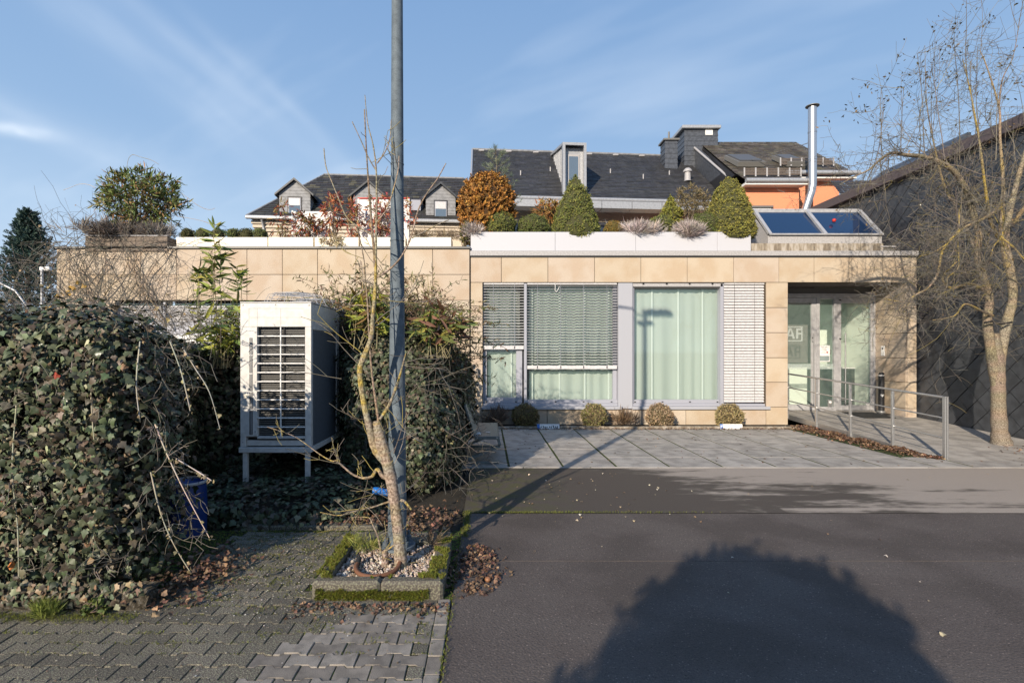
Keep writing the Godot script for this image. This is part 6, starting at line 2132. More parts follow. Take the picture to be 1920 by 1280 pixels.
	for s in [[676, 660, -0.9, 0.7, 0.34], [690, 700, -0.7, 0.75, 0.3], [697, 610, 0.8, 0.7, 0.42], [640, 710, -1.0, 0.2, 0.36], [741, 800, 0.8, -0.3, 0.2], [735, 880, 0.6, 0.9, 0.35], [738, 850, 0.5, 1.0, 0.35], [690, 893, -0.2, -1, 0.2], [634, 866, -0.1, 1, 0.12], [720, 908, -0.8, -0.7, 0.35], [757, 680, 0.9, 0.1, 0.22], [757, 684, 0.9, -0.1, 0.26], [705, 560, 1.0, -0.25, 0.32], [640, 870, -1.0, 0.1, 0.3], [690, 950, -1.0, -0.4, 0.22]]:
		twig(tw, at(s[0], s[1], dd), Vector3(s[2], s[3], rf(-0.2, 0.3)), s[4] * 1.25, 0.0042, 1, 0.02, ends, 0.3, 0.16)
	put("twigs", tw.mesh(), M.twig, o).set_meta("kind", "stuff")

func climbers() -> void:
	# leafless climber over the left corner of the building
	var o := thing("bare_climber", "tangle of bare brown climbing stems over the left corner of the building", "climber")
	R.seed = 197
	var b := MB.new()
	b.colored = true
	var ends := []
	for i in 66:
		var u := 330.0 - pow(R.randf(), 0.8) * 225.0
		var p := P(lx(u), rf(2.6, 3.1), DL - rf(0.06, 0.35))
		twig(b, p, Vector3(rf(-0.7, 0.7), 1.0, rf(-0.02, 0.05)), rf(0.7, 1.9), rf(0.004, 0.008), 1, -0.08, ends, 0.0, 0.30)
	for i in 70:
		var p := P(lx(rf(110, 330)), rf(4.05, 4.45), DL - rf(-0.1, 0.25))
		twig(b, p, Vector3(rf(-1, 1), rf(-0.9, 0.5), 0.1), rf(0.4, 1.2), rf(0.005, 0.009), 1, -0.1, ends, 0.0, 0.3)
	put("stem", b.mesh(), M.twig, o).set_meta("kind", "stuff")
	for i in 10:
		var s := MB.new()
		var u := 150.0 + i * 17
		var pts := []
		for k in 7:
			pts.append([P(lx(u + 30 * sin(k * 0.7 + i)), 2.3 + k * 0.3, DL - 0.08 - 0.05 * (k % 2)), 0.016 - 0.0015 * k])
		limb(s, pts, 6, 0.0, 4, 0.1)
		put("main_stem", s.mesh(), M.bark, o)
	# dead thicket on top of the hedge with its rusty frame
	var th := thing("dead_thicket", "dead brown tangle of stems above the left end of the ivy hedge", "thicket")
	b = MB.new()
	b.colored = true
	for i in 230:
		var dd := rf(4.6, 7.6)
		var x := rf(-6.4, -3.1) if dd > 5.6 else rf(-5.0, -3.0)
		var hh: float = lerpf(0.75, 0.28, smoothstep(-5.2, -3.2, x))
		twig(b, P(x, rf(1.8, 2.05), dd), Vector3(rf(-1, 1), rf(0.1, 1.0), rf(-0.3, 0.6)), rf(0.3, 0.9) * (0.5 + hh), rf(0.003, 0.0055), 1, -0.12, ends, 0.0, 0.3)
	put("stem", b.mesh(), M.twig, th).set_meta("kind", "stuff")
	var w := []
	var t := []
	for e in ends:
		if R.randf() < 0.10:
			w.append(Transform3D(facing(rdir(), rf(0, TAU), rf(0.03, 0.06)), e[0]))
			t.append(shade(pick([lin(0.25, 0.19, 0.11), lin(0.19, 0.13, 0.075), lin(0.34, 0.25, 0.12)]), 0.2))
	for i in 16:
		w.append(Transform3D(facing(rdir(), rf(0, TAU), 0.07), at(90 + i * 4 + rf(-6, 6), 575 - i * 3 + rf(-8, 8), 6.5)))
		t.append(lin(0.40, 0.24, 0.05))
	scatter("dry_leaves", LEAF.dry, M.leaf_dull, w, t, th)
	var pf := thing("pipe_frame", "pale metal post with a short crossbar standing in the dead thicket", "post")
	var m := MB.new()
	m.tube([at(78, 600, 7.0), at(78, 505, 7.0)], [0.018, 0.018], 8)
	put("post", m.mesh(), M.alu, pf)
	m = MB.new()
	m.box(at(72, 507, 7.0), at(98, 501, 7.06), 0.008)
	put("crossbar", m.mesh(), M.white, pf)
	var pr := thing("diagonal_pole", "pale diagonal pole leaning in the dead thicket at the left edge", "pole")
	m = MB.new()
	m.tube([at(-8, 527, 6.0), at(28, 545, 6.0), at(48, 572, 6.0), at(62, 596, 6.0)], [0.012, 0.012, 0.012, 0.012], 8)
	put("pipe", m.mesh(), M.alu, pr)
	# straggling shoots against the sky above the evergreen
	var sg := thing("rambling_shoots", "thin wild shoots arching out of the evergreen shrub against the sky", "climber")
	for line in [[[237, 315], [240, 298], [248, 290], [262, 294], [283, 300], [297, 308]], [[178, 352], [165, 346], [148, 345], [130, 352], [118, 356]], [[340, 362], [358, 376], [376, 388], [392, 393], [403, 390]], [[330, 405], [360, 410], [385, 416], [400, 424]], [[165, 446], [150, 452], [130, 462], [112, 476], [96, 500]]]:
		var s := MB.new()
		var pts := []
		for q in line:
			pts.append([at(q[0], q[1], 12.9), 0.006])
		limb(s, pts, 4, 0.0, 4, 0.1)
		put("shoot", s.mesh(), M.twig, sg)

func lamp_post() -> void:
	var o := thing("lamp_post", "tall blue grey steel lamp post behind the young tree", "lamp post", P(-0.735, 0, 4.39))
	var b := MB.new()
	b.lathe(Vector3.ZERO, [Vector2(0.077, 0.0), Vector2(0.0765, 0.35), Vector2(0.069, 1.1), Vector2(0.061, 1.9), Vector2(0.0535, 3.0), Vector2(0.0465, 4.4), Vector2(0.041, 6.18), Vector2(0, 6.18)], 28)
	put("pole", b.mesh(), M.pole, o)
	for y in [2.15, 3.25, 2.62]:
		b = MB.new()
		var r := lerpf(0.0702, 0.0475, (y - 1.0) / 3.4)
		b.lathe(Vector3(0, y, 0), [Vector2(r - 0.006, -0.008), Vector2(r, -0.004), Vector2(r, 0.004), Vector2(r - 0.006, 0.008)], 28)
		put("band", b.mesh(), M.pole, o)
	b = MB.new()
	b.lathe(Vector3.ZERO, [Vector2(0.0, 0.13), Vector2(0.14, 0.13), Vector2(0.15, 0.125), Vector2(0.15, 0.105), Vector2(0.0, 0.10)], 24)
	put("base_flange", b.mesh(), M.pole, o)
	for k in 4:
		var a := PI / 4 + k * PI / 2
		b = MB.new()
		b.lathe(Vector3(cos(a) * 0.115, 0.12, sin(a) * 0.115), [Vector2(0.026, 0.0), Vector2(0.026, 0.05), Vector2(0.012, 0.052), Vector2(0.012, 0.09), Vector2(0, 0.09)], 6)
		put("bolt", b.mesh(), M.pole, o)
	# twin luminaire at the top, outside the picture; its shadow falls on the curtain
	b = MB.new()
	b.box(Vector3(-0.05, 6.18, -0.05), Vector3(0.60, 6.29, 0.16), 0.02)
	put("luminaire", b.mesh(), M.pole, o)
	b = MB.new()
	b.box(Vector3(-0.24, 5.98, 0.05), Vector3(0.12, 6.06, 0.20), 0.02)
	put("luminaire", b.mesh(), M.pole, o)
	b = MB.new()
	b.tube([Vector3(-0.04, 6.16, 0), Vector3(-0.62, 6.24, 0.0)], [0.02, 0.03], 6)
	put("bracket", b.mesh(), M.pole, o)

func air_conditioner() -> void:
	var o := thing("air_conditioner", "large pale grey air conditioning unit on legs among the ivy", "air conditioner")
	var Z := 5.887
	var u := func(a): return (a - 912.0) * 0.001 * Z
	var v := func(a): return EYE - (a - 661.0) * 0.001 * Z
	var x0: float = u.call(450)
	var x1: float = u.call(583)
	var y0: float = v.call(838)
	var y1: float = v.call(568)
	var bx := func(called, a, b2, c, d2, z0, z1, m): return box(called, P(u.call(a), v.call(d2), Z + z1), P(u.call(c), v.call(b2), Z + z0), m, o, 0.003)
	var back := 1.62
	# body: the front is a frame round the coil opening
	bx.call("front_panel", 450, 568, 583, 612.5, 0.0, 0.06, M.unit)
	bx.call("front_panel", 450, 612.6, 481.5, 818, 0.0, 0.06, M.unit)
	bx.call("front_panel", 571.5, 612.6, 583, 838, 0.0, 0.06, M.unit)
	bx.call("front_panel", 481.6, 818, 571.4, 822.5, 0.0, 0.06, M.unit)
	bx.call("front_panel", 450, 818.1, 460, 838, 0.0, 0.06, M.unit)
	bx.call("lower_panel", 461, 826, 571, 836, 0.02, 0.06, M.unit)
	bx.call("lower_gap", 460, 822.6, 571.4, 838, 0.061, 0.09, M.dark)
	bx.call("side_opening", 467, 633, 473.5, 815, -0.0015, 0.03, M.dark)
	bx.call("side_opening_bar", 469.6, 634, 471.2, 814, -0.004, 0.0, M.alu)
	for w in [666, 700.5, 734.5, 768.5]:
		bx.call("side_bridge", 466.5, w - 1.2, 474, w + 1.2, -0.006, 0.0, M.unit)
	# embossed lines of the upper panel
	for s in [[466, 577.5, 570, 578.3], [466, 594.5, 570, 595.2], [481.5, 578, 482.2, 611], [525.5, 578, 526.2, 611], [466, 578, 466.7, 611]]:
		bx.call("panel_seam", s[0], s[1], s[2], s[3], -0.0015, 0.001, M.trim)
	# white guard grille
	for k in 11:
		var y := 630.0 + k * 17.05
		bx.call("grille_bar", 482, y - 1.1, 571.2, y + 1.1, -0.004, 0.012, M.white)
	bx.call("grille_bar", 524.7, 613, 526.9, 818, -0.005, 0.013, M.white)
	for k in 50:
		var y := 615.0 + k * 4.08
		bx.call("coil_fin", 482, y - 1.0, 571, y + 1.0, 0.05, 0.07, M.coping)
	bx.call("coil_tube", 529, 613, 531, 818, 0.03, 0.048, M.dark)
	bx.call("coil_back", 476, 612, 576, 822, 0.075, 0.09, M.dark)
	var em := MB.new()
	em.lathe(P(u.call(460.5), v.call(742), Z), [Vector2(0.0, 0.006), Vector2(0.026, 0.006), Vector2(0.029, 0.0)], 24, Basis(Vector3.RIGHT, PI / 2))
	put("round_badge", em.mesh(), M.cream, o)
	for s in [[455, 572], [516, 571], [579, 572], [478, 623], [478, 716], [478, 809], [576, 690], [455, 829]]:
		em = MB.new()
		em.lathe(P(u.call(s[0]), v.call(s[1]), Z - 0.001), [Vector2(0.0, 0.004), Vector2(0.007, 0.003), Vector2(0.009, 0.0)], 10, Basis(Vector3.RIGHT, PI / 2))
		put("screw", em.mesh(), M.trim, o)
	# body behind, its right side in deep shade
	box("body", P(x0 + 0.005, y0 + 0.01, Z + back), P(x1 - 0.03, y1 - 0.02, Z + 0.092), M.unit, o, 0.0)
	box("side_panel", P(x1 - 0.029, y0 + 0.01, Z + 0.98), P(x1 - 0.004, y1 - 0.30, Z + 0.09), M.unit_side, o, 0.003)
	box("side_upper", P(x1 - 0.029, y1 - 0.29, Z + 0.98), P(x1 - 0.001, y1 - 0.004, Z + 0.065), M.unit, o, 0.003)
	box("side_post", P(x1 - 0.029, y0 + 0.01, Z + 1.10), P(x1 + 0.004, y1 - 0.004, Z + 0.99), M.unit, o, 0.003)
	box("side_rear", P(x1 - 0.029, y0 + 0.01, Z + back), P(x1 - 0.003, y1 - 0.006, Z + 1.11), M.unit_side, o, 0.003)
	box("side_left", P(x0, y0 + 0.01, Z + back), P(x0 + 0.004, y1, Z + 0.062), M.unit, o, 0.0)
	box("top_plate", P(x0 - 0.002, y1 + 0.001, Z + back), P(x1 + 0.004, y1 + 0.014, Z - 0.006), M.unit, o, 0.004)
	box("base_frame", P(x0 - 0.01, v.call(848), Z + 0.08), P(x1 + 0.01, v.call(838.5), Z - 0.02), M.unit, o, 0.004)
	box("base_frame", P(x0 - 0.01, v.call(848), Z + back), P(x0 + 0.05, v.call(838.5), Z + 0.085), M.unit, o, 0.004)
	box("base_frame", P(x1 - 0.05, v.call(848), Z + back), P(x1 + 0.01, v.call(838.5), Z + 0.085), M.unit, o, 0.004)
	for s in [[x0 + 0.025, 0.0], [x1 - 0.07, 0.0], [x0 + 0.025, back - 0.1], [x1 - 0.07, back - 0.1]]:
		box("leg", P(s[0], 0.20, Z + s[1] + 0.05), P(s[0] + 0.05, v.call(848) - 0.001, Z + s[1]), M.unit, o, 0.004)
	# wire fan guards on top
	for f in 2:
		var cz: float = Z + 0.48 + f * 0.72
		var cx := (x0 + x1) / 2 + 0.05
		var b := MB.new()
		for k in 10:
			var r := 0.06 + k * 0.034
			var ring := []
			for i in 25:
				var a := TAU * i / 24
				ring.append(P(cx + cos(a) * r, y1 + 0.15 - maxf(0.0, r - 0.26) * 1.2, cz + sin(a) * r))
			var rr := []
			rr.resize(25)
			rr.fill(0.0026)
			b.tube(ring, rr, 4, false)
		for i in 12:
			var a := TAU * i / 12
			b.tube([P(cx + cos(a) * 0.05, y1 + 0.15, cz + sin(a) * 0.05), P(cx + cos(a) * 0.30, y1 + 0.135, cz + sin(a) * 0.30), P(cx + cos(a) * 0.37, y1 + 0.01, cz + sin(a) * 0.37)], [0.003, 0.003, 0.003], 4, false)
		put("fan_guard", b.mesh(), M.alu, o)

func barrel() -> void:
	var o := thing("blue_barrel", "blue plastic barrel in the dark nook beside the ivy hedge", "barrel", at(352, 1003, 5.0))
	var b := MB.new()
	b.lathe(Vector3.ZERO, [Vector2(0, 0), Vector2(0.145, 0), Vector2(0.155, 0.02), Vector2(0.160, 0.12), Vector2(0.163, 0.27), Vector2(0.158, 0.42), Vector2(0.15, 0.49), Vector2(0.145, 0.50), Vector2(0.135, 0.48), Vector2(0.0, 0.40)], 32)
	put("body", b.mesh(), M.barrel, o)
	b = MB.new()
	b.lathe(Vector3(0, 0.485, 0), [Vector2(0.150, 0), Vector2(0.163, 0.005), Vector2(0.165, 0.02), Vector2(0.158, 0.03), Vector2(0.146, 0.028)], 32)
	put("rim", b.mesh(), M.trim, o)
	# faded yellowish emblem: a smiling arc below a ragged crown
	var e := MB.new()
	for i in 13:
		var a := lerpf(0.15, PI - 0.15, i / 12.0)
		var px := cos(a) * 0.062
		var py := 0.30 - sin(a) * 0.028
		var q := asin(px / 0.163)
		e.box(Vector3(-0.007, -0.008, -0.001), Vector3(0.007, 0.008, 0.001), 0.0, Transform3D(Basis(Vector3.UP, q), Vector3(0.165 * sin(q), py, 0.165 * cos(q))))
	for i in 9:
		var px := -0.05 + i * 0.0125
		var hh := 0.028 + 0.03 * absf(sin(i * 2.1)) * (1.0 - absf(i - 4.0) / 6.0)
		var q := asin(px / 0.163)
		e.box(Vector3(-0.005, 0, -0.001), Vector3(0.005, hh, 0.001), 0.0, Transform3D(Basis(Vector3.UP, q), Vector3(0.165 * sin(q), 0.335, 0.165 * cos(q))))
	put("emblem", e.mesh(), mat(lin(0.33, 0.33, 0.12), 0.7), o)

func tree_pit() -> void:
	var o := thing("tree_pit", "mossy concrete kerb frame round the young tree, filled with pale gravel", "planter")
	R.seed = 211
	var x0 := -1.205
	var x1 := -0.30
	var d0 := 3.665
	var d1 := 4.60
	box("kerb", P(x0, -0.05, d0 + 0.11), P(-0.735, 0.125, d0), M.kerb, o, 0.02)
	box("kerb", P(-0.731, -0.05, d0 + 0.112), P(x1, 0.122, d0 + 0.003), M.kerb, o, 0.02)
	box("kerb", P(x0, -0.05, d1), P(x0 + 0.10, 0.120, d0 + 0.115), M.kerb, o, 0.02)
	box("kerb", P(x1 - 0.11, -0.05, d1), P(x1, 0.123, d0 + 0.116), M.kerb, o, 0.02)
	box("kerb", P(x0 + 0.105, -0.05, d1), P(x1 - 0.115, 0.118, d1 - 0.10), M.kerb, o, 0.02)
	box("soil", P(x0 + 0.10, -0.05, d1 - 0.10), P(x1 - 0.11, 0.065, d0 + 0.11), M.earth, o, 0.0)
	var w := []
	var t := []
	for i in 2600:
		var p := P(rf(x0 + 0.11, x1 - 0.12), 0.07 + rf(0, 0.012), rf(d0 + 0.12, d1 - 0.12))
		var s := rf(0.010, 0.024) if R.randf() < 0.985 else rf(0.035, 0.055)
		w.append(Transform3D(Basis.from_euler(Vector3(rf(0, 6), rf(0, 6), rf(0, 6))).scaled_local(Vector3(s, s * 0.8, s * 1.1)), p))
		t.append(shade(pick([lin(0.46, 0.38, 0.31), lin(0.56, 0.49, 0.42), lin(0.38, 0.28, 0.21), lin(0.24, 0.18, 0.135), lin(0.48, 0.39, 0.335)]), 0.18))
	scatter("gravel", LEAF.pebble, M.gravel, w, t, o)
	# moss cushions on the kerbs
	w = []
	t = []
	var mg := [lin(0.13, 0.155, 0.014), lin(0.18, 0.20, 0.022), lin(0.10, 0.115, 0.014), lin(0.15, 0.13, 0.022)]
	NZ.frequency = 6.0
	for i in 12000:
		var side := R.randi() % 4
		var p := Vector3.ZERO
		match side:
			0: p = P(rf(x1 - 0.115, x1 + 0.005), 0.12, rf(d0 + 0.05, d1))
			1: p = P(rf(x0, x0 + 0.10), 0.12, rf(d0 + 0.1, d1))
			2: p = P(rf(x0 + 0.05, x1 - 0.05), 0.118, rf(d0 + 0.055, d0 + 0.12))
			3: p = P(rf(x0 + 0.03, x1 - 0.10), rf(0.0, 0.06), d0 - 0.002)
		var k := NZ.get_noise_3dv(p)
		if k < (-0.45 if side == 3 else -0.08) or (side == 2 and k < 0.1):
			continue
		var nn := Vector3(0, 1, 0) if side != 3 else Vector3(0, 0.4, 1)
		w.append(Transform3D(along(nn + rdir() * 0.6, rf(0, TAU), rf(0.012, 0.030)), p + Vector3(0, clampf(k, 0, 0.4) * 0.03, 0)))
		t.append(shade(pick(mg), 0.25))
	scatter("moss", LEAF.fine_sprig, M.leaf_dull, w, t, o)
	NZ.frequency = 1.0
	tufted("grass_tuft", "sparse yellow green grass beside the second trunk in the tree pit", "grass", P(-0.98, 0.07, 4.35), 0.16, 0.13, 24, [lin(0.26, 0.25, 0.06), lin(0.16, 0.19, 0.04)], 213)
	tufted("dry_weed", "dry brown weed at the back corner of the tree pit", "weed", P(-0.47, 0.07, 4.38), 0.05, 0.16, 7, [lin(0.16, 0.11, 0.07), lin(0.2, 0.16, 0.1)], 214)
	# bent hose end, rusty brown
	var h := thing("bent_hose", "rusty brown hose bent in a half circle on the gravel", "hose")
	var b := MB.new()
	var pts := []
	var rad := []
	for i in 17:
		var a := lerpf(PI * 0.98, TAU + 0.35, i / 16.0)
		pts.append(P(-0.815 + cos(a) * 0.165, 0.10 + 0.05 * smoothstep(0.75, 1.0, i / 16.0), 4.03 + sin(a) * 0.22))
		rad.append(0.016)
	b.tube(pts, rad, 10)
	put("hose", b.mesh(), M.rust, h)
	b = MB.new()
	b.tube([pts[0], pts[0] + Vector3(0.0, 0.02, -0.06)], [0.021, 0.021], 10)
	put("cuff", b.mesh(), M.rubber, h)
	# blue cap showing beside the trunk
	var c := thing("blue_pipe_end", "bright blue plastic pipe end sticking out left of the young trunk", "pipe", at(712, 921, 4.25))
	b = MB.new()
	b.lathe(Vector3.ZERO, [Vector2(0, -0.08), Vector2(0.026, -0.075), Vector2(0.028, -0.02), Vector2(0.030, 0.03), Vector2(0.024, 0.055), Vector2(0, 0.06)], 16, Basis(Vector3.BACK, 1.4))
	put("pipe", b.mesh(), M.blue, c)

func bench() -> void:
	var o := thing("metal_bench", "grey green perforated metal bench half hidden by the ivy mound", "bench")
	var d0 := 8.10
	var d1 := 9.72
	var y := 0.425
	var xb := -0.24
	var xf := 0.20
	var holes := tex(61, 0.4, [g(0.55), g(0.8), g(1.0)], [0.35, 0.5, 0.62], 256, FastNoiseLite.TYPE_CELLULAR, 1)
	var m := mat(lin(0.25, 0.29, 0.29), 0.45, holes, 0.35)
	box("seat", P(xb + 0.06, y - 0.03, d1), P(xf - 0.012, y, d0 + 0.012), m, o, 0.006)
	box("seat_edge", P(xb + 0.06, y - 0.045, d0 + 0.011), P(xf, y + 0.003, d0), M.bench, o, 0.004)
	box("seat_edge", P(xf - 0.011, y - 0.045, d1), P(xf, y + 0.003, d0 + 0.012), M.bench, o, 0.004)
	var b := MB.new()
	b.hexa([P(xb + 0.05, y, d0), P(xb + 0.075, y, d0), P(xb + 0.075, y, d1), P(xb + 0.05, y, d1)], [P(xb - 0.10, y + 0.46, d0), P(xb - 0.075, y + 0.46, d0), P(xb - 0.075, y + 0.46, d1), P(xb - 0.10, y + 0.46, d1)])
	put("backrest", b.mesh(), m, o)
	for d in [d0 + 0.05, d1 - 0.15]:
		b = MB.new()
		var prof := [Vector2(xf - 0.02, y - 0.046), Vector2(xf + 0.008, y - 0.15), Vector2(xb - 0.06, 0.06), Vector2(xb - 0.06, 0.02), Vector2(xf - 0.05, 0.02)]
		var w := 0.045
		for i in 3:
			var p: Vector2 = prof[i]
			var q: Vector2 = prof[i + 1]
			var nn := (q - p).orthogonal().normalized() * 0.022
			b.hexa([P(p.x - nn.x, p.y - nn.y, d), P(p.x + nn.x, p.y + nn.y, d), P(p.x + nn.x, p.y + nn.y, d + w), P(p.x - nn.x, p.y - nn.y, d + w)], [P(q.x - nn.x, q.y - nn.y, d), P(q.x + nn.x, q.y + nn.y, d), P(q.x + nn.x, q.y + nn.y, d + w), P(q.x - nn.x, q.y - nn.y, d + w)])
		put("leg", b.mesh(), M.bench, o)
		box("foot", P(xb - 0.08, 0.005, d + 0.055), P(xf - 0.02, 0.035, d - 0.005), M.bench, o, 0.004)
	for x in [xb + 0.10, xf - 0.04]:
		b = MB.new()
		b.lathe(P(x, y - 0.02, d0 - 0.001), [Vector2(0, 0.008), Vector2(0.010, 0.006), Vector2(0.012, 0)], 10, Basis(Vector3.RIGHT, PI / 2))
		put("bolt", b.mesh(), M.steel, o)
	R.seed = 223
	for k in 2:
		var c := thing("tissue", ["crumpled white paper at the back of the bench seat", "flat scrap of white paper in the middle of the bench seat"][k], "paper", P([xb + 0.11, xb + 0.26][k], y + 0.002, [d0 + 0.16, d0 + 0.42][k]))
		b = MB.new()
		var n := 12
		var ring := []
		for i in n:
			var a := TAU * i / n
			ring.append(Vector3(cos(a) * rf(0.03, 0.055), rf(0.0, 0.035 if k == 0 else 0.006), sin(a) * rf(0.02, 0.05)))
		for i in n:
			b.tri(Vector3(0, 0.045 if k == 0 else 0.008, 0), ring[i], ring[(i + 1) % n], Vector3.UP)
		put("sheet", b.mesh(), M.white, c)

func railing() -> void:
	var o := thing("ramp_railing", "steel railing with three rails along the left side of the entrance ramp", "railing")
	var X := 7.28
	var ds := [8.47, 9.55, 10.66, 11.76, 12.9]
	var H := 0.985
	for i in 5:
		var d: float = ds[i]
		var y := ramp_y(d)
		if i == 0:
			box("post", P(X - 0.012, -0.02, d + 0.03), P(X + 0.012, y + H, d - 0.03), M.steel, o, 0.004)
			box("post", P(X + 0.022, -0.02, d + 0.03), P(X + 0.046, y + H, d - 0.03), M.steel, o, 0.004)
			box("post_cap", P(X - 0.012, y + H + 0.001, d + 0.03), P(X + 0.046, y + H + 0.02, d - 0.03), M.steel, o, 0.003)
		else:
			box("post", P(X - 0.018, y - 0.09, d + 0.025), P(X + 0.018, y + H - 0.02, d - 0.025), M.steel, o, 0.004)
			box("post_shoe", P(X - 0.03, y - 0.085, d + 0.04), P(X - 0.019, y + 0.03, d - 0.04), M.steel, o, 0.003)
	for k in 3:
		var hh: float = [H, 0.655, 0.335][k]
		var b := MB.new()
		var pts := []
		var rad := []
		for i in 5:
			pts.append(P(X + 0.017, ramp_y(ds[i]) + hh, ds[i]))
			rad.append(0.020 if k == 0 else 0.013)
		b.tube(pts, rad, 10)
		put("rail", b.mesh(), M.steel, o)
		if k > 0:
			for i in range(1, 5):
				var c := MB.new()
				c.tube([pts[i] + Vector3(0, 0, 0.034), pts[i] - Vector3(0, 0, 0.034)], [0.020, 0.020], 10)
				put("rail_clamp", c.mesh(), M.steel, o)

func entrance_things() -> void:
	var o := thing("ashtray_column", "slim black ashtray column with a white heart mark by the entrance", "ashtray", P(9.60, ramp_y(12.95), 12.95))
	var b := MB.new()
	b.lathe(Vector3.ZERO, [Vector2(0, 0), Vector2(0.19, 0), Vector2(0.19, 0.012), Vector2(0.07, 0.03), Vector2(0.0, 0.03)], 28)
	put("base_plate", b.mesh(), M.dark, o)
	b = MB.new()
	b.lathe(Vector3(0, 0.03, 0), [Vector2(0.075, 0), Vector2(0.085, 0.02), Vector2(0.085, 0.05), Vector2(0.066, 0.06)], 28)
	put("foot_ring", b.mesh(), M.steel, o)
	b = MB.new()
	b.lathe(Vector3(0, 0.08, 0), [Vector2(0.063, 0), Vector2(0.063, 0.86), Vector2(0.06, 0.90), Vector2(0.045, 0.93), Vector2(0, 0.94)], 28)
	put("column", b.mesh(), M.dark, o)
	b = MB.new()
	b.lathe(Vector3(0, 0.93, 0), [Vector2(0.0645, 0), Vector2(0.0645, 0.025)], 28)
	put("band", b.mesh(), M.white, o)
	b = MB.new()
	var hp := []
	for i in 20:
		var a := TAU * i / 20
		hp.append(Vector2(pow(sin(a), 3.0) * 0.036, 0.0024 * (13 * cos(a) - 5 * cos(2 * a) - 2 * cos(3 * a) - cos(4 * a))))
	for i in 20:
		var q: Vector2 = hp[i]
		var r: Vector2 = hp[(i + 1) % 20]
		var wrap := func(p): return Vector3(0.0645 * sin(p.x / 0.0645 - 0.35), 0.46 + p.y, 0.0645 * cos(p.x / 0.0645 - 0.35))
		b.tri(wrap.call(Vector2.ZERO), wrap.call(q), wrap.call(r), Vector3.BACK)
	put("heart_mark", b.mesh(), M.white, o)
	var m := thing("doormat", "black doormat lying before the right door leaf", "doormat")
	var dm := MB.new()
	dm.hexa([P(8.75, ramp_y(12.35) + 0.003, 12.35), P(9.5, ramp_y(12.35) + 0.003, 12.35), P(9.55, ramp_y(13.2) + 0.003, 13.2), P(8.8, ramp_y(13.2) + 0.003, 13.2)], [P(8.75, ramp_y(12.35) + 0.016, 12.35), P(9.5, ramp_y(12.35) + 0.016, 12.35), P(9.55, ramp_y(13.2) + 0.016, 13.2), P(8.8, ramp_y(13.2) + 0.016, 13.2)])
	put("mat", dm.mesh(), M.rubber, m)
	# narrow bed with its kerb under the windows
	var k := thing("kerb_edging", "low weathered concrete kerb of the planting strip under the windows", "kerb")
	for i in 8:
		box("kerbstone", P(-0.35 + i * 1.0, -0.05, 11.98), P(0.645 + i * 1.0, 0.055 + rf(-0.006, 0.004), 11.90), M.dirty, k, 0.01)
	box("bed_soil", P(-0.4, -0.08, 12.48), P(7.3, 0.01, 11.985), M.earth, k, 0.0)
	# number plates of the reserved parking bays, leaning on the kerb
	for i in 2:
		var s := thing("parking_plate", ["white plate with blue end and dark smudged letters, left of the pair on the kerb", "clean white plate with blue P end in front of the fourth clipped ball"][i], "sign", P([fx(1028) * 0.952, fx(1371) * 0.952][i], 0.055, 11.885))
		s.rotation.x = -0.25
		box("plate", Vector3(-0.25, -0.055, -0.004), Vector3(0.25, 0.055, 0.004), M.white, s, 0.002)
		box("blue_end", Vector3(-0.249, -0.053, 0.0045), Vector3(-0.19, 0.053, 0.0065), M.blue, s, 0.0)
		if i == 1:
			text("letter", "P", 0.06, M.white, s, Vector3(-0.219, 0.0, 0.0075))
			for q in 8:
				box("small_print", Vector3(-0.10 + q * 0.027, -0.008, 0.0045), Vector3(-0.08 + q * 0.027, 0.008, 0.0055), M.frame, s, 0.0)
		else:
			R.seed = 227
			for q in 9:
				var e := MB.new()
				e.box(Vector3(-0.008, -0.035, 0.0045), Vector3(0.012, rf(0.0, 0.045), 0.0065), 0.0, Transform3D(Basis(Vector3.BACK, rf(-0.7, 0.7)), Vector3(-0.16 + q * 0.045, 0, 0)))
				put("dirt_smear", e.mesh(), M.dark, s)

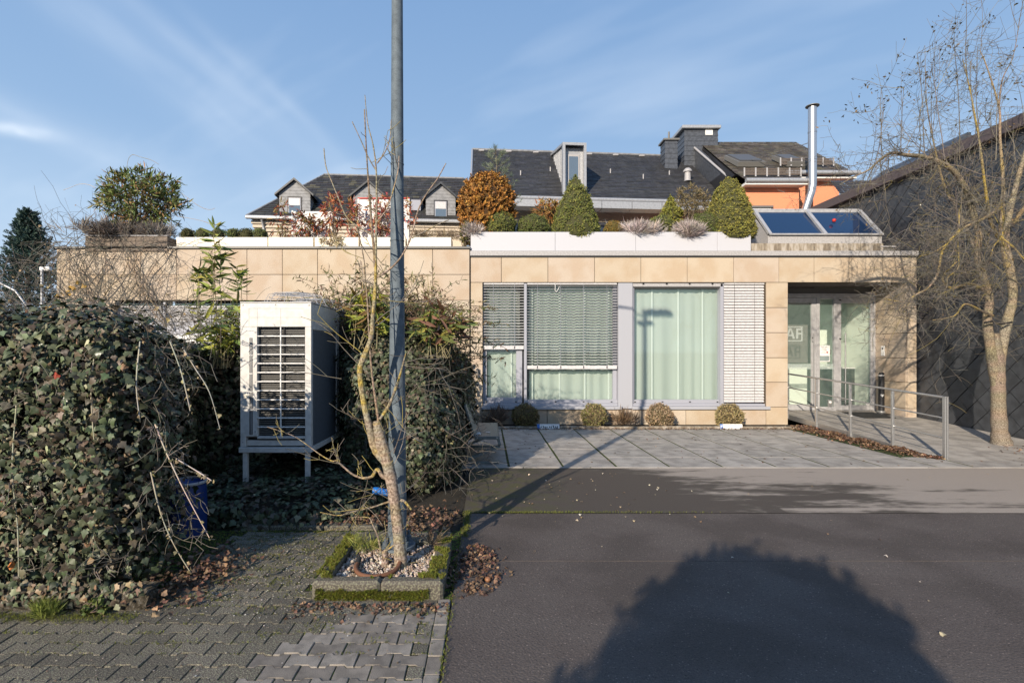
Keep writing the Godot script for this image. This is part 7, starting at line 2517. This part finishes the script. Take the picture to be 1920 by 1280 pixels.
# fallen leaves: flat heaps and single ones
func litter() -> void:
	R.seed = 229
	var browns := [lin(0.11, 0.06, 0.037), lin(0.15, 0.09, 0.052), lin(0.07, 0.042, 0.028), lin(0.22, 0.14, 0.08), lin(0.12, 0.055, 0.038)]
	var heap := func(called, label, n, place, size):
		var w := []
		var t := []
		for i in n:
			var p: Vector3 = place.call()
			w.append(Transform3D(facing(Vector3.UP + rdir() * 0.75, rf(0, TAU), size * rf(0.6, 1.3)), p))
			t.append(shade(pick(browns), 0.3))
		var o := scatter(called, LEAF.dry, M.leaf_dull, w, t, self)
		tag(o, label, "leaves", "", "stuff")
	heap.call("leaf_litter", "band of brown leaves along the foot of the ramp railing", 2000, func():
		var d := rf(8.45, 12.2)
		var wd := 0.30 * smoothstep(8.3, 9.2, d) + 0.05
		return P(7.26 - absf(R.randfn()) * wd * 0.62, rf(0.0, 0.05) + 0.02 * sin(d * 7.0), d), 0.05)
	heap.call("leaf_litter", "heap of reddish brown leaves right of the tree pit", 480, func():
		var a := rf(0, TAU)
		var r := sqrt(R.randf())
		return P(-0.10 + cos(a) * r * 0.20 + 0.05 * R.randfn(), rf(0.0, 0.045) * (1.2 - r), 4.2 + sin(a) * r * 0.52), 0.036)
	heap.call("leaf_litter", "dark leaf heap at the foot of the ivy hedge's right corner", 420, func():
		return P(-2.16 + R.randfn() * 0.14 , rf(0.0, 0.10), 3.98 + R.randfn() * 0.24), 0.045)
	heap.call("leaf_litter", "red brown leaves under the ivy bank behind the tree pit", 420, func():
		return P(rf(-1.9, -0.7) , rf(0.0, 0.06), 5.15 + absf(R.randfn()) * 0.25), 0.045)
	heap.call("leaf_litter", "twigs and leaves between the tree pit and the ivy mound", 260, func():
		return P(rf(-0.95, -0.3) , rf(0.0, 0.05), 5.3 + R.randfn() * 0.28), 0.045)
	heap.call("leaf_litter", "dirt and leaf crumbs along the foot of the windows", 800, func():
		return P(rf(-0.3, 7.2), rf(0.0, 0.03), 11.86 - absf(R.randfn()) * 0.06), 0.032)
	heap.call("leaf_litter", "leaves in front of the mossy tree pit kerb", 200, func():
		return P(rf(-1.3, -0.25), rf(0.0, 0.02), 3.60 - absf(R.randfn()) * 0.09), 0.03)
	heap.call("leaf_litter", "brown leaves at the foot of the bare apple tree", 500, func():
		return P(9.5 + R.randfn() * 0.35, rf(0.0, 0.04), 9.4 + R.randfn() * 0.35), 0.05)
	# pale single leaves strewn over the car park
	var w := []
	var t := []
	for i in 110:
		var x := rf(-0.2, 9.0)
		var d := rf(3.0, 7.8)
		if i < 70:
			x = rf(-0.2, 2.2)
			d = rf(5.3, 7.6)
		w.append(Transform3D(facing(Vector3.UP + rdir() * 0.35, rf(0, TAU), rf(0.015, 0.04)), P(x, 0.010, d)))
		t.append(shade(pick([lin(0.36, 0.29, 0.19), lin(0.26, 0.17, 0.09), lin(0.12, 0.08, 0.05), lin(0.42, 0.36, 0.27)]), 0.25))
	for i in 160:
		w.append(Transform3D(facing(Vector3.UP + rdir() * 0.3, rf(0, TAU), rf(0.02, 0.05)), P(rf(0, 10), 0.008 , rf(8.0, 11.8))))
		t.append(shade(pick(browns), 0.3))
	var o := scatter("strewn_leaves", LEAF.dry, M.leaf_dull, w, t, self)
	tag(o, "small pale leaves strewn over asphalt, apron and slabs", "leaves", "", "stuff")
	# crumbs of stone and lichen on the old pavers
	w = []
	t = []
	for i in 1500:
		var d := rf(2.7, 5.0)
		var x := rf(-2.4, -0.35) if d < 3.6 else rf(-2.1, -1.25)
		if d < 3.3 and R.randf() < 0.7:
			continue
		var s := rf(0.004, 0.012)
		w.append(Transform3D(Basis(Vector3.UP, rf(0, 6)).scaled_local(Vector3(s, s * 0.6, s)), P(x, 0.006, d)))
		t.append(shade(pick([lin(0.5, 0.46, 0.4), lin(0.36, 0.3, 0.24), lin(0.14, 0.1, 0.07)]), 0.2))
	o = scatter("grit", LEAF.pebble, M.gravel, w, t, self)
	tag(o, "loose grit and pale crumbs on the mossy pavers", "grit", "", "stuff")
	# moss in the paving
	w = []
	t = []
	NZ.seed = 33
	NZ.frequency = 1.6
	var mg := [lin(0.13, 0.15, 0.02), lin(0.10, 0.115, 0.015), lin(0.17, 0.18, 0.03), lin(0.08, 0.085, 0.015)]
	for i in 24000:
		var d := rf(3.0, 5.1)
		var x := rf(-3.2, -0.3)
		if d > 3.66 and x > -1.2:
			continue
		if d < 3.62 and d > 3.3 and x < -2.05:
			if R.randf() < 0.5: d = 3.42 + absf(R.randfn()) * 0.05
		var k := NZ.get_noise_2d(x * 1.5, d * 3.0) + 0.42 * smoothstep(3.3, 4.2, d) - 0.12
		# moss keeps to the joints
		var row := fposmod((d - 2.72) / 0.1145, 1.0)
		var joint: float = 0.25 if absf(row - 0.5) < 0.13 else -0.2
		if k + joint < 0.10:
			continue
		w.append(Transform3D(along(Vector3.UP + rdir() * 0.7, rf(0, TAU), rf(0.010, 0.022)), P(x, -0.006, d)))
		t.append(shade(pick(mg), 0.25))
	for i in 2000:
		var s := R.randi() % 3
		var p := P(rf(-0.24, 2.6) * pow(R.randf(), 0.7), 0.002, 5.655 + R.randfn() * 0.012)
		if s == 2 and R.randf() < 0.6: continue
		if s == 1:
			p = P(-0.20 + R.randfn() * 0.02, 0.002, rf(4.9, 5.7))
		elif s == 2:
			p = P(-0.235 + R.randfn() * 0.012, 0.002, rf(2.6, 4.9))
		w.append(Transform3D(along(Vector3.UP + rdir() * 0.7, rf(0, TAU), rf(0.012, 0.026)), p))
		t.append(shade(pick(mg), 0.25))
	for i in 1500:
		var p := P(rf(-3.3, -2.25), 0.0, 3.42 + R.randfn() * 0.035)
		w.append(Transform3D(along(Vector3.UP + rdir() * 0.7, rf(0, TAU), rf(0.008, 0.020)), p))
		t.append(shade(pick(mg), 0.25))
	o = scatter("moss", LEAF.fine_sprig, M.leaf_dull, w, t, self)
	tag(o, "yellow green moss in the joints of pavers and asphalt", "moss", "", "stuff")
	NZ.frequency = 1.0

func more_things() -> void:
	# rough footing under the hedge
	var o := thing("stone_footing", "low rough grey stone footing under the ivy hedge", "wall")
	R.seed = 233
	NZ.seed = 4
	NZ.frequency = 5.0
	var b := MB.new()
	b.smooth = true
	var nx := 70
	var prof := [Vector2(0.0, 0.0), Vector2(-0.012, 0.04), Vector2(0.0, 0.08), Vector2(0.02, 0.10), Vector2(0.06, 0.115), Vector2(0.16, 0.12)]
	for i in nx + 1:
		var x := lerpf(-5.0, -2.24, float(i) / nx)
		for j in 6:
			var q: Vector2 = prof[j]
			var k := NZ.get_noise_2d(x * 1.3, j * 0.3) * 0.03
			b.vert(P(x, q.y + k * 0.5 * float(j > 0), 3.52 + q.x + k), Vector3(0, 0.3 + 0.2 * j, 1).normalized())
	for i in nx:
		for j in 5:
			var a := i * 6 + j
			b.ix.append_array(PackedInt32Array([a, a + 6, a + 7, a, a + 7, a + 1]))
	put("footing", b.mesh(), M.rough_wall, o)
	var e := MB.new()
	e.box(P(-2.30, -0.05, 3.66), P(-2.24, 0.10, 3.535), 0.02)
	put("footing_end", e.mesh(), M.rough_wall, o)
	tufted("grass_tuft", "bright green grass tuft at the foot of the stone footing", "grass", P(-2.83, 0.0, 3.43), 0.09, 0.085, 60, [lin(0.17, 0.20, 0.03), lin(0.12, 0.15, 0.025)], 235)
	bush("weed", "small green weed growing against the stone footing", "weed", P(-2.56, 0.04, 3.47), Vector3(0.09, 0.06, 0.05), 20, "oval", 0.045, [lin(0.14, 0.17, 0.05), lin(0.10, 0.13, 0.04)], 236, P(-2.56, 0, 3.47))
	# kerb at the back of the nook
	var k := thing("nook_kerb", "short row of grey kerb blocks at the edge of the dark nook", "kerb")
	for i in 5:
		box("kerb_block", P(-2.35 + i * 0.262, -0.05, 5.24), P(-2.095 + i * 0.262, 0.035, 5.12), M.kerb, k, 0.01)
	# fallen apples
	for i in 3:
		var a := thing("fallen_apple", ["brown rotten apple on the asphalt beside the leaf heap", "orange brown apple among the leaves right of the apple tree", "brown apple touching the slate wall's foot at the right edge"][i], "apple", [P(0.01, 0.018, 3.96), P(9.55, 0.05, 9.35), P(9.75, 0.045, 9.5)][i])
		var s := MB.new()
		var r: float = [0.022, 0.06, 0.05][i]
		s.lathe(Vector3.ZERO, [Vector2(0, -r * 0.8), Vector2(r * 0.7, -r * 0.7), Vector2(r * 1.05, -r * 0.1), Vector2(r * 0.9, r * 0.55), Vector2(r * 0.4, r * 0.8), Vector2(0.0, r * 0.62)], 14)
		put("skin", s.mesh(), mat([lin(0.26, 0.12, 0.055), lin(0.40, 0.13, 0.03), lin(0.25, 0.10, 0.03)][i], 0.5), a)
	# climbing ivy at the foot of the pier beside the bench
	bush("wall_ivy", "dark ivy creeping up the pier left of the first window", "ivy", P(fx(878), 0.75, 12.25), Vector3(0.24, 0.85, 0.12), 110, "ivy", 0.07, [lin(0.06, 0.065, 0.03), lin(0.09, 0.07, 0.045)], 237, P(fx(878), 0, 12.3))
	tufted("dry_weed", "dead weeds at the wall left of the first clipped ball", "weed", P(fx(925), 0.02, 12.3), 0.3, 0.38, 30, [lin(0.12, 0.085, 0.06)], 238)
	tufted("dry_weed", "dry brown weeds between the second and third clipped ball", "weed", P(fx(1168), 0.02, 12.3), 0.3, 0.34, 26, [lin(0.15, 0.10, 0.06)], 239)
	# dome-topped evergreen behind the photographer, whose shadow falls on the asphalt
	topiary("clipped_yew", "tall clipped evergreen behind the photographer throwing its shadow on the asphalt", "", P(-1.27, 0, -2.3), [Vector2(0.94, 0), Vector2(1.0, 0.8), Vector2(0.96, 1.5), Vector2(0.88, 2.05), Vector2(0.72, 2.45), Vector2(0.62, 2.66), Vector2(0.3, 2.74), Vector2(0, 2.76)], [lin(0.05, 0.07, 0.025), lin(0.07, 0.09, 0.03)], 0.14, 260, Color(0.03, 0.035, 0.015), 241, 0.7)

func _ready() -> void:
	camera_and_light()
	R.seed = 1
	materials()
	leaves()
	ground()
	office()
	mansard_house()
	slate_house()
	orange_house()
	slate_hall()
	roof_terrace()
	ivy()
	terrace_plants()
	base_balls()
	conifer_far()
	apple_tree()
	young_tree()
	climbers()
	lamp_post()
	air_conditioner()
	barrel()
	tree_pit()
	bench()
	railing()
	entrance_things()
	more_things()
	litter()
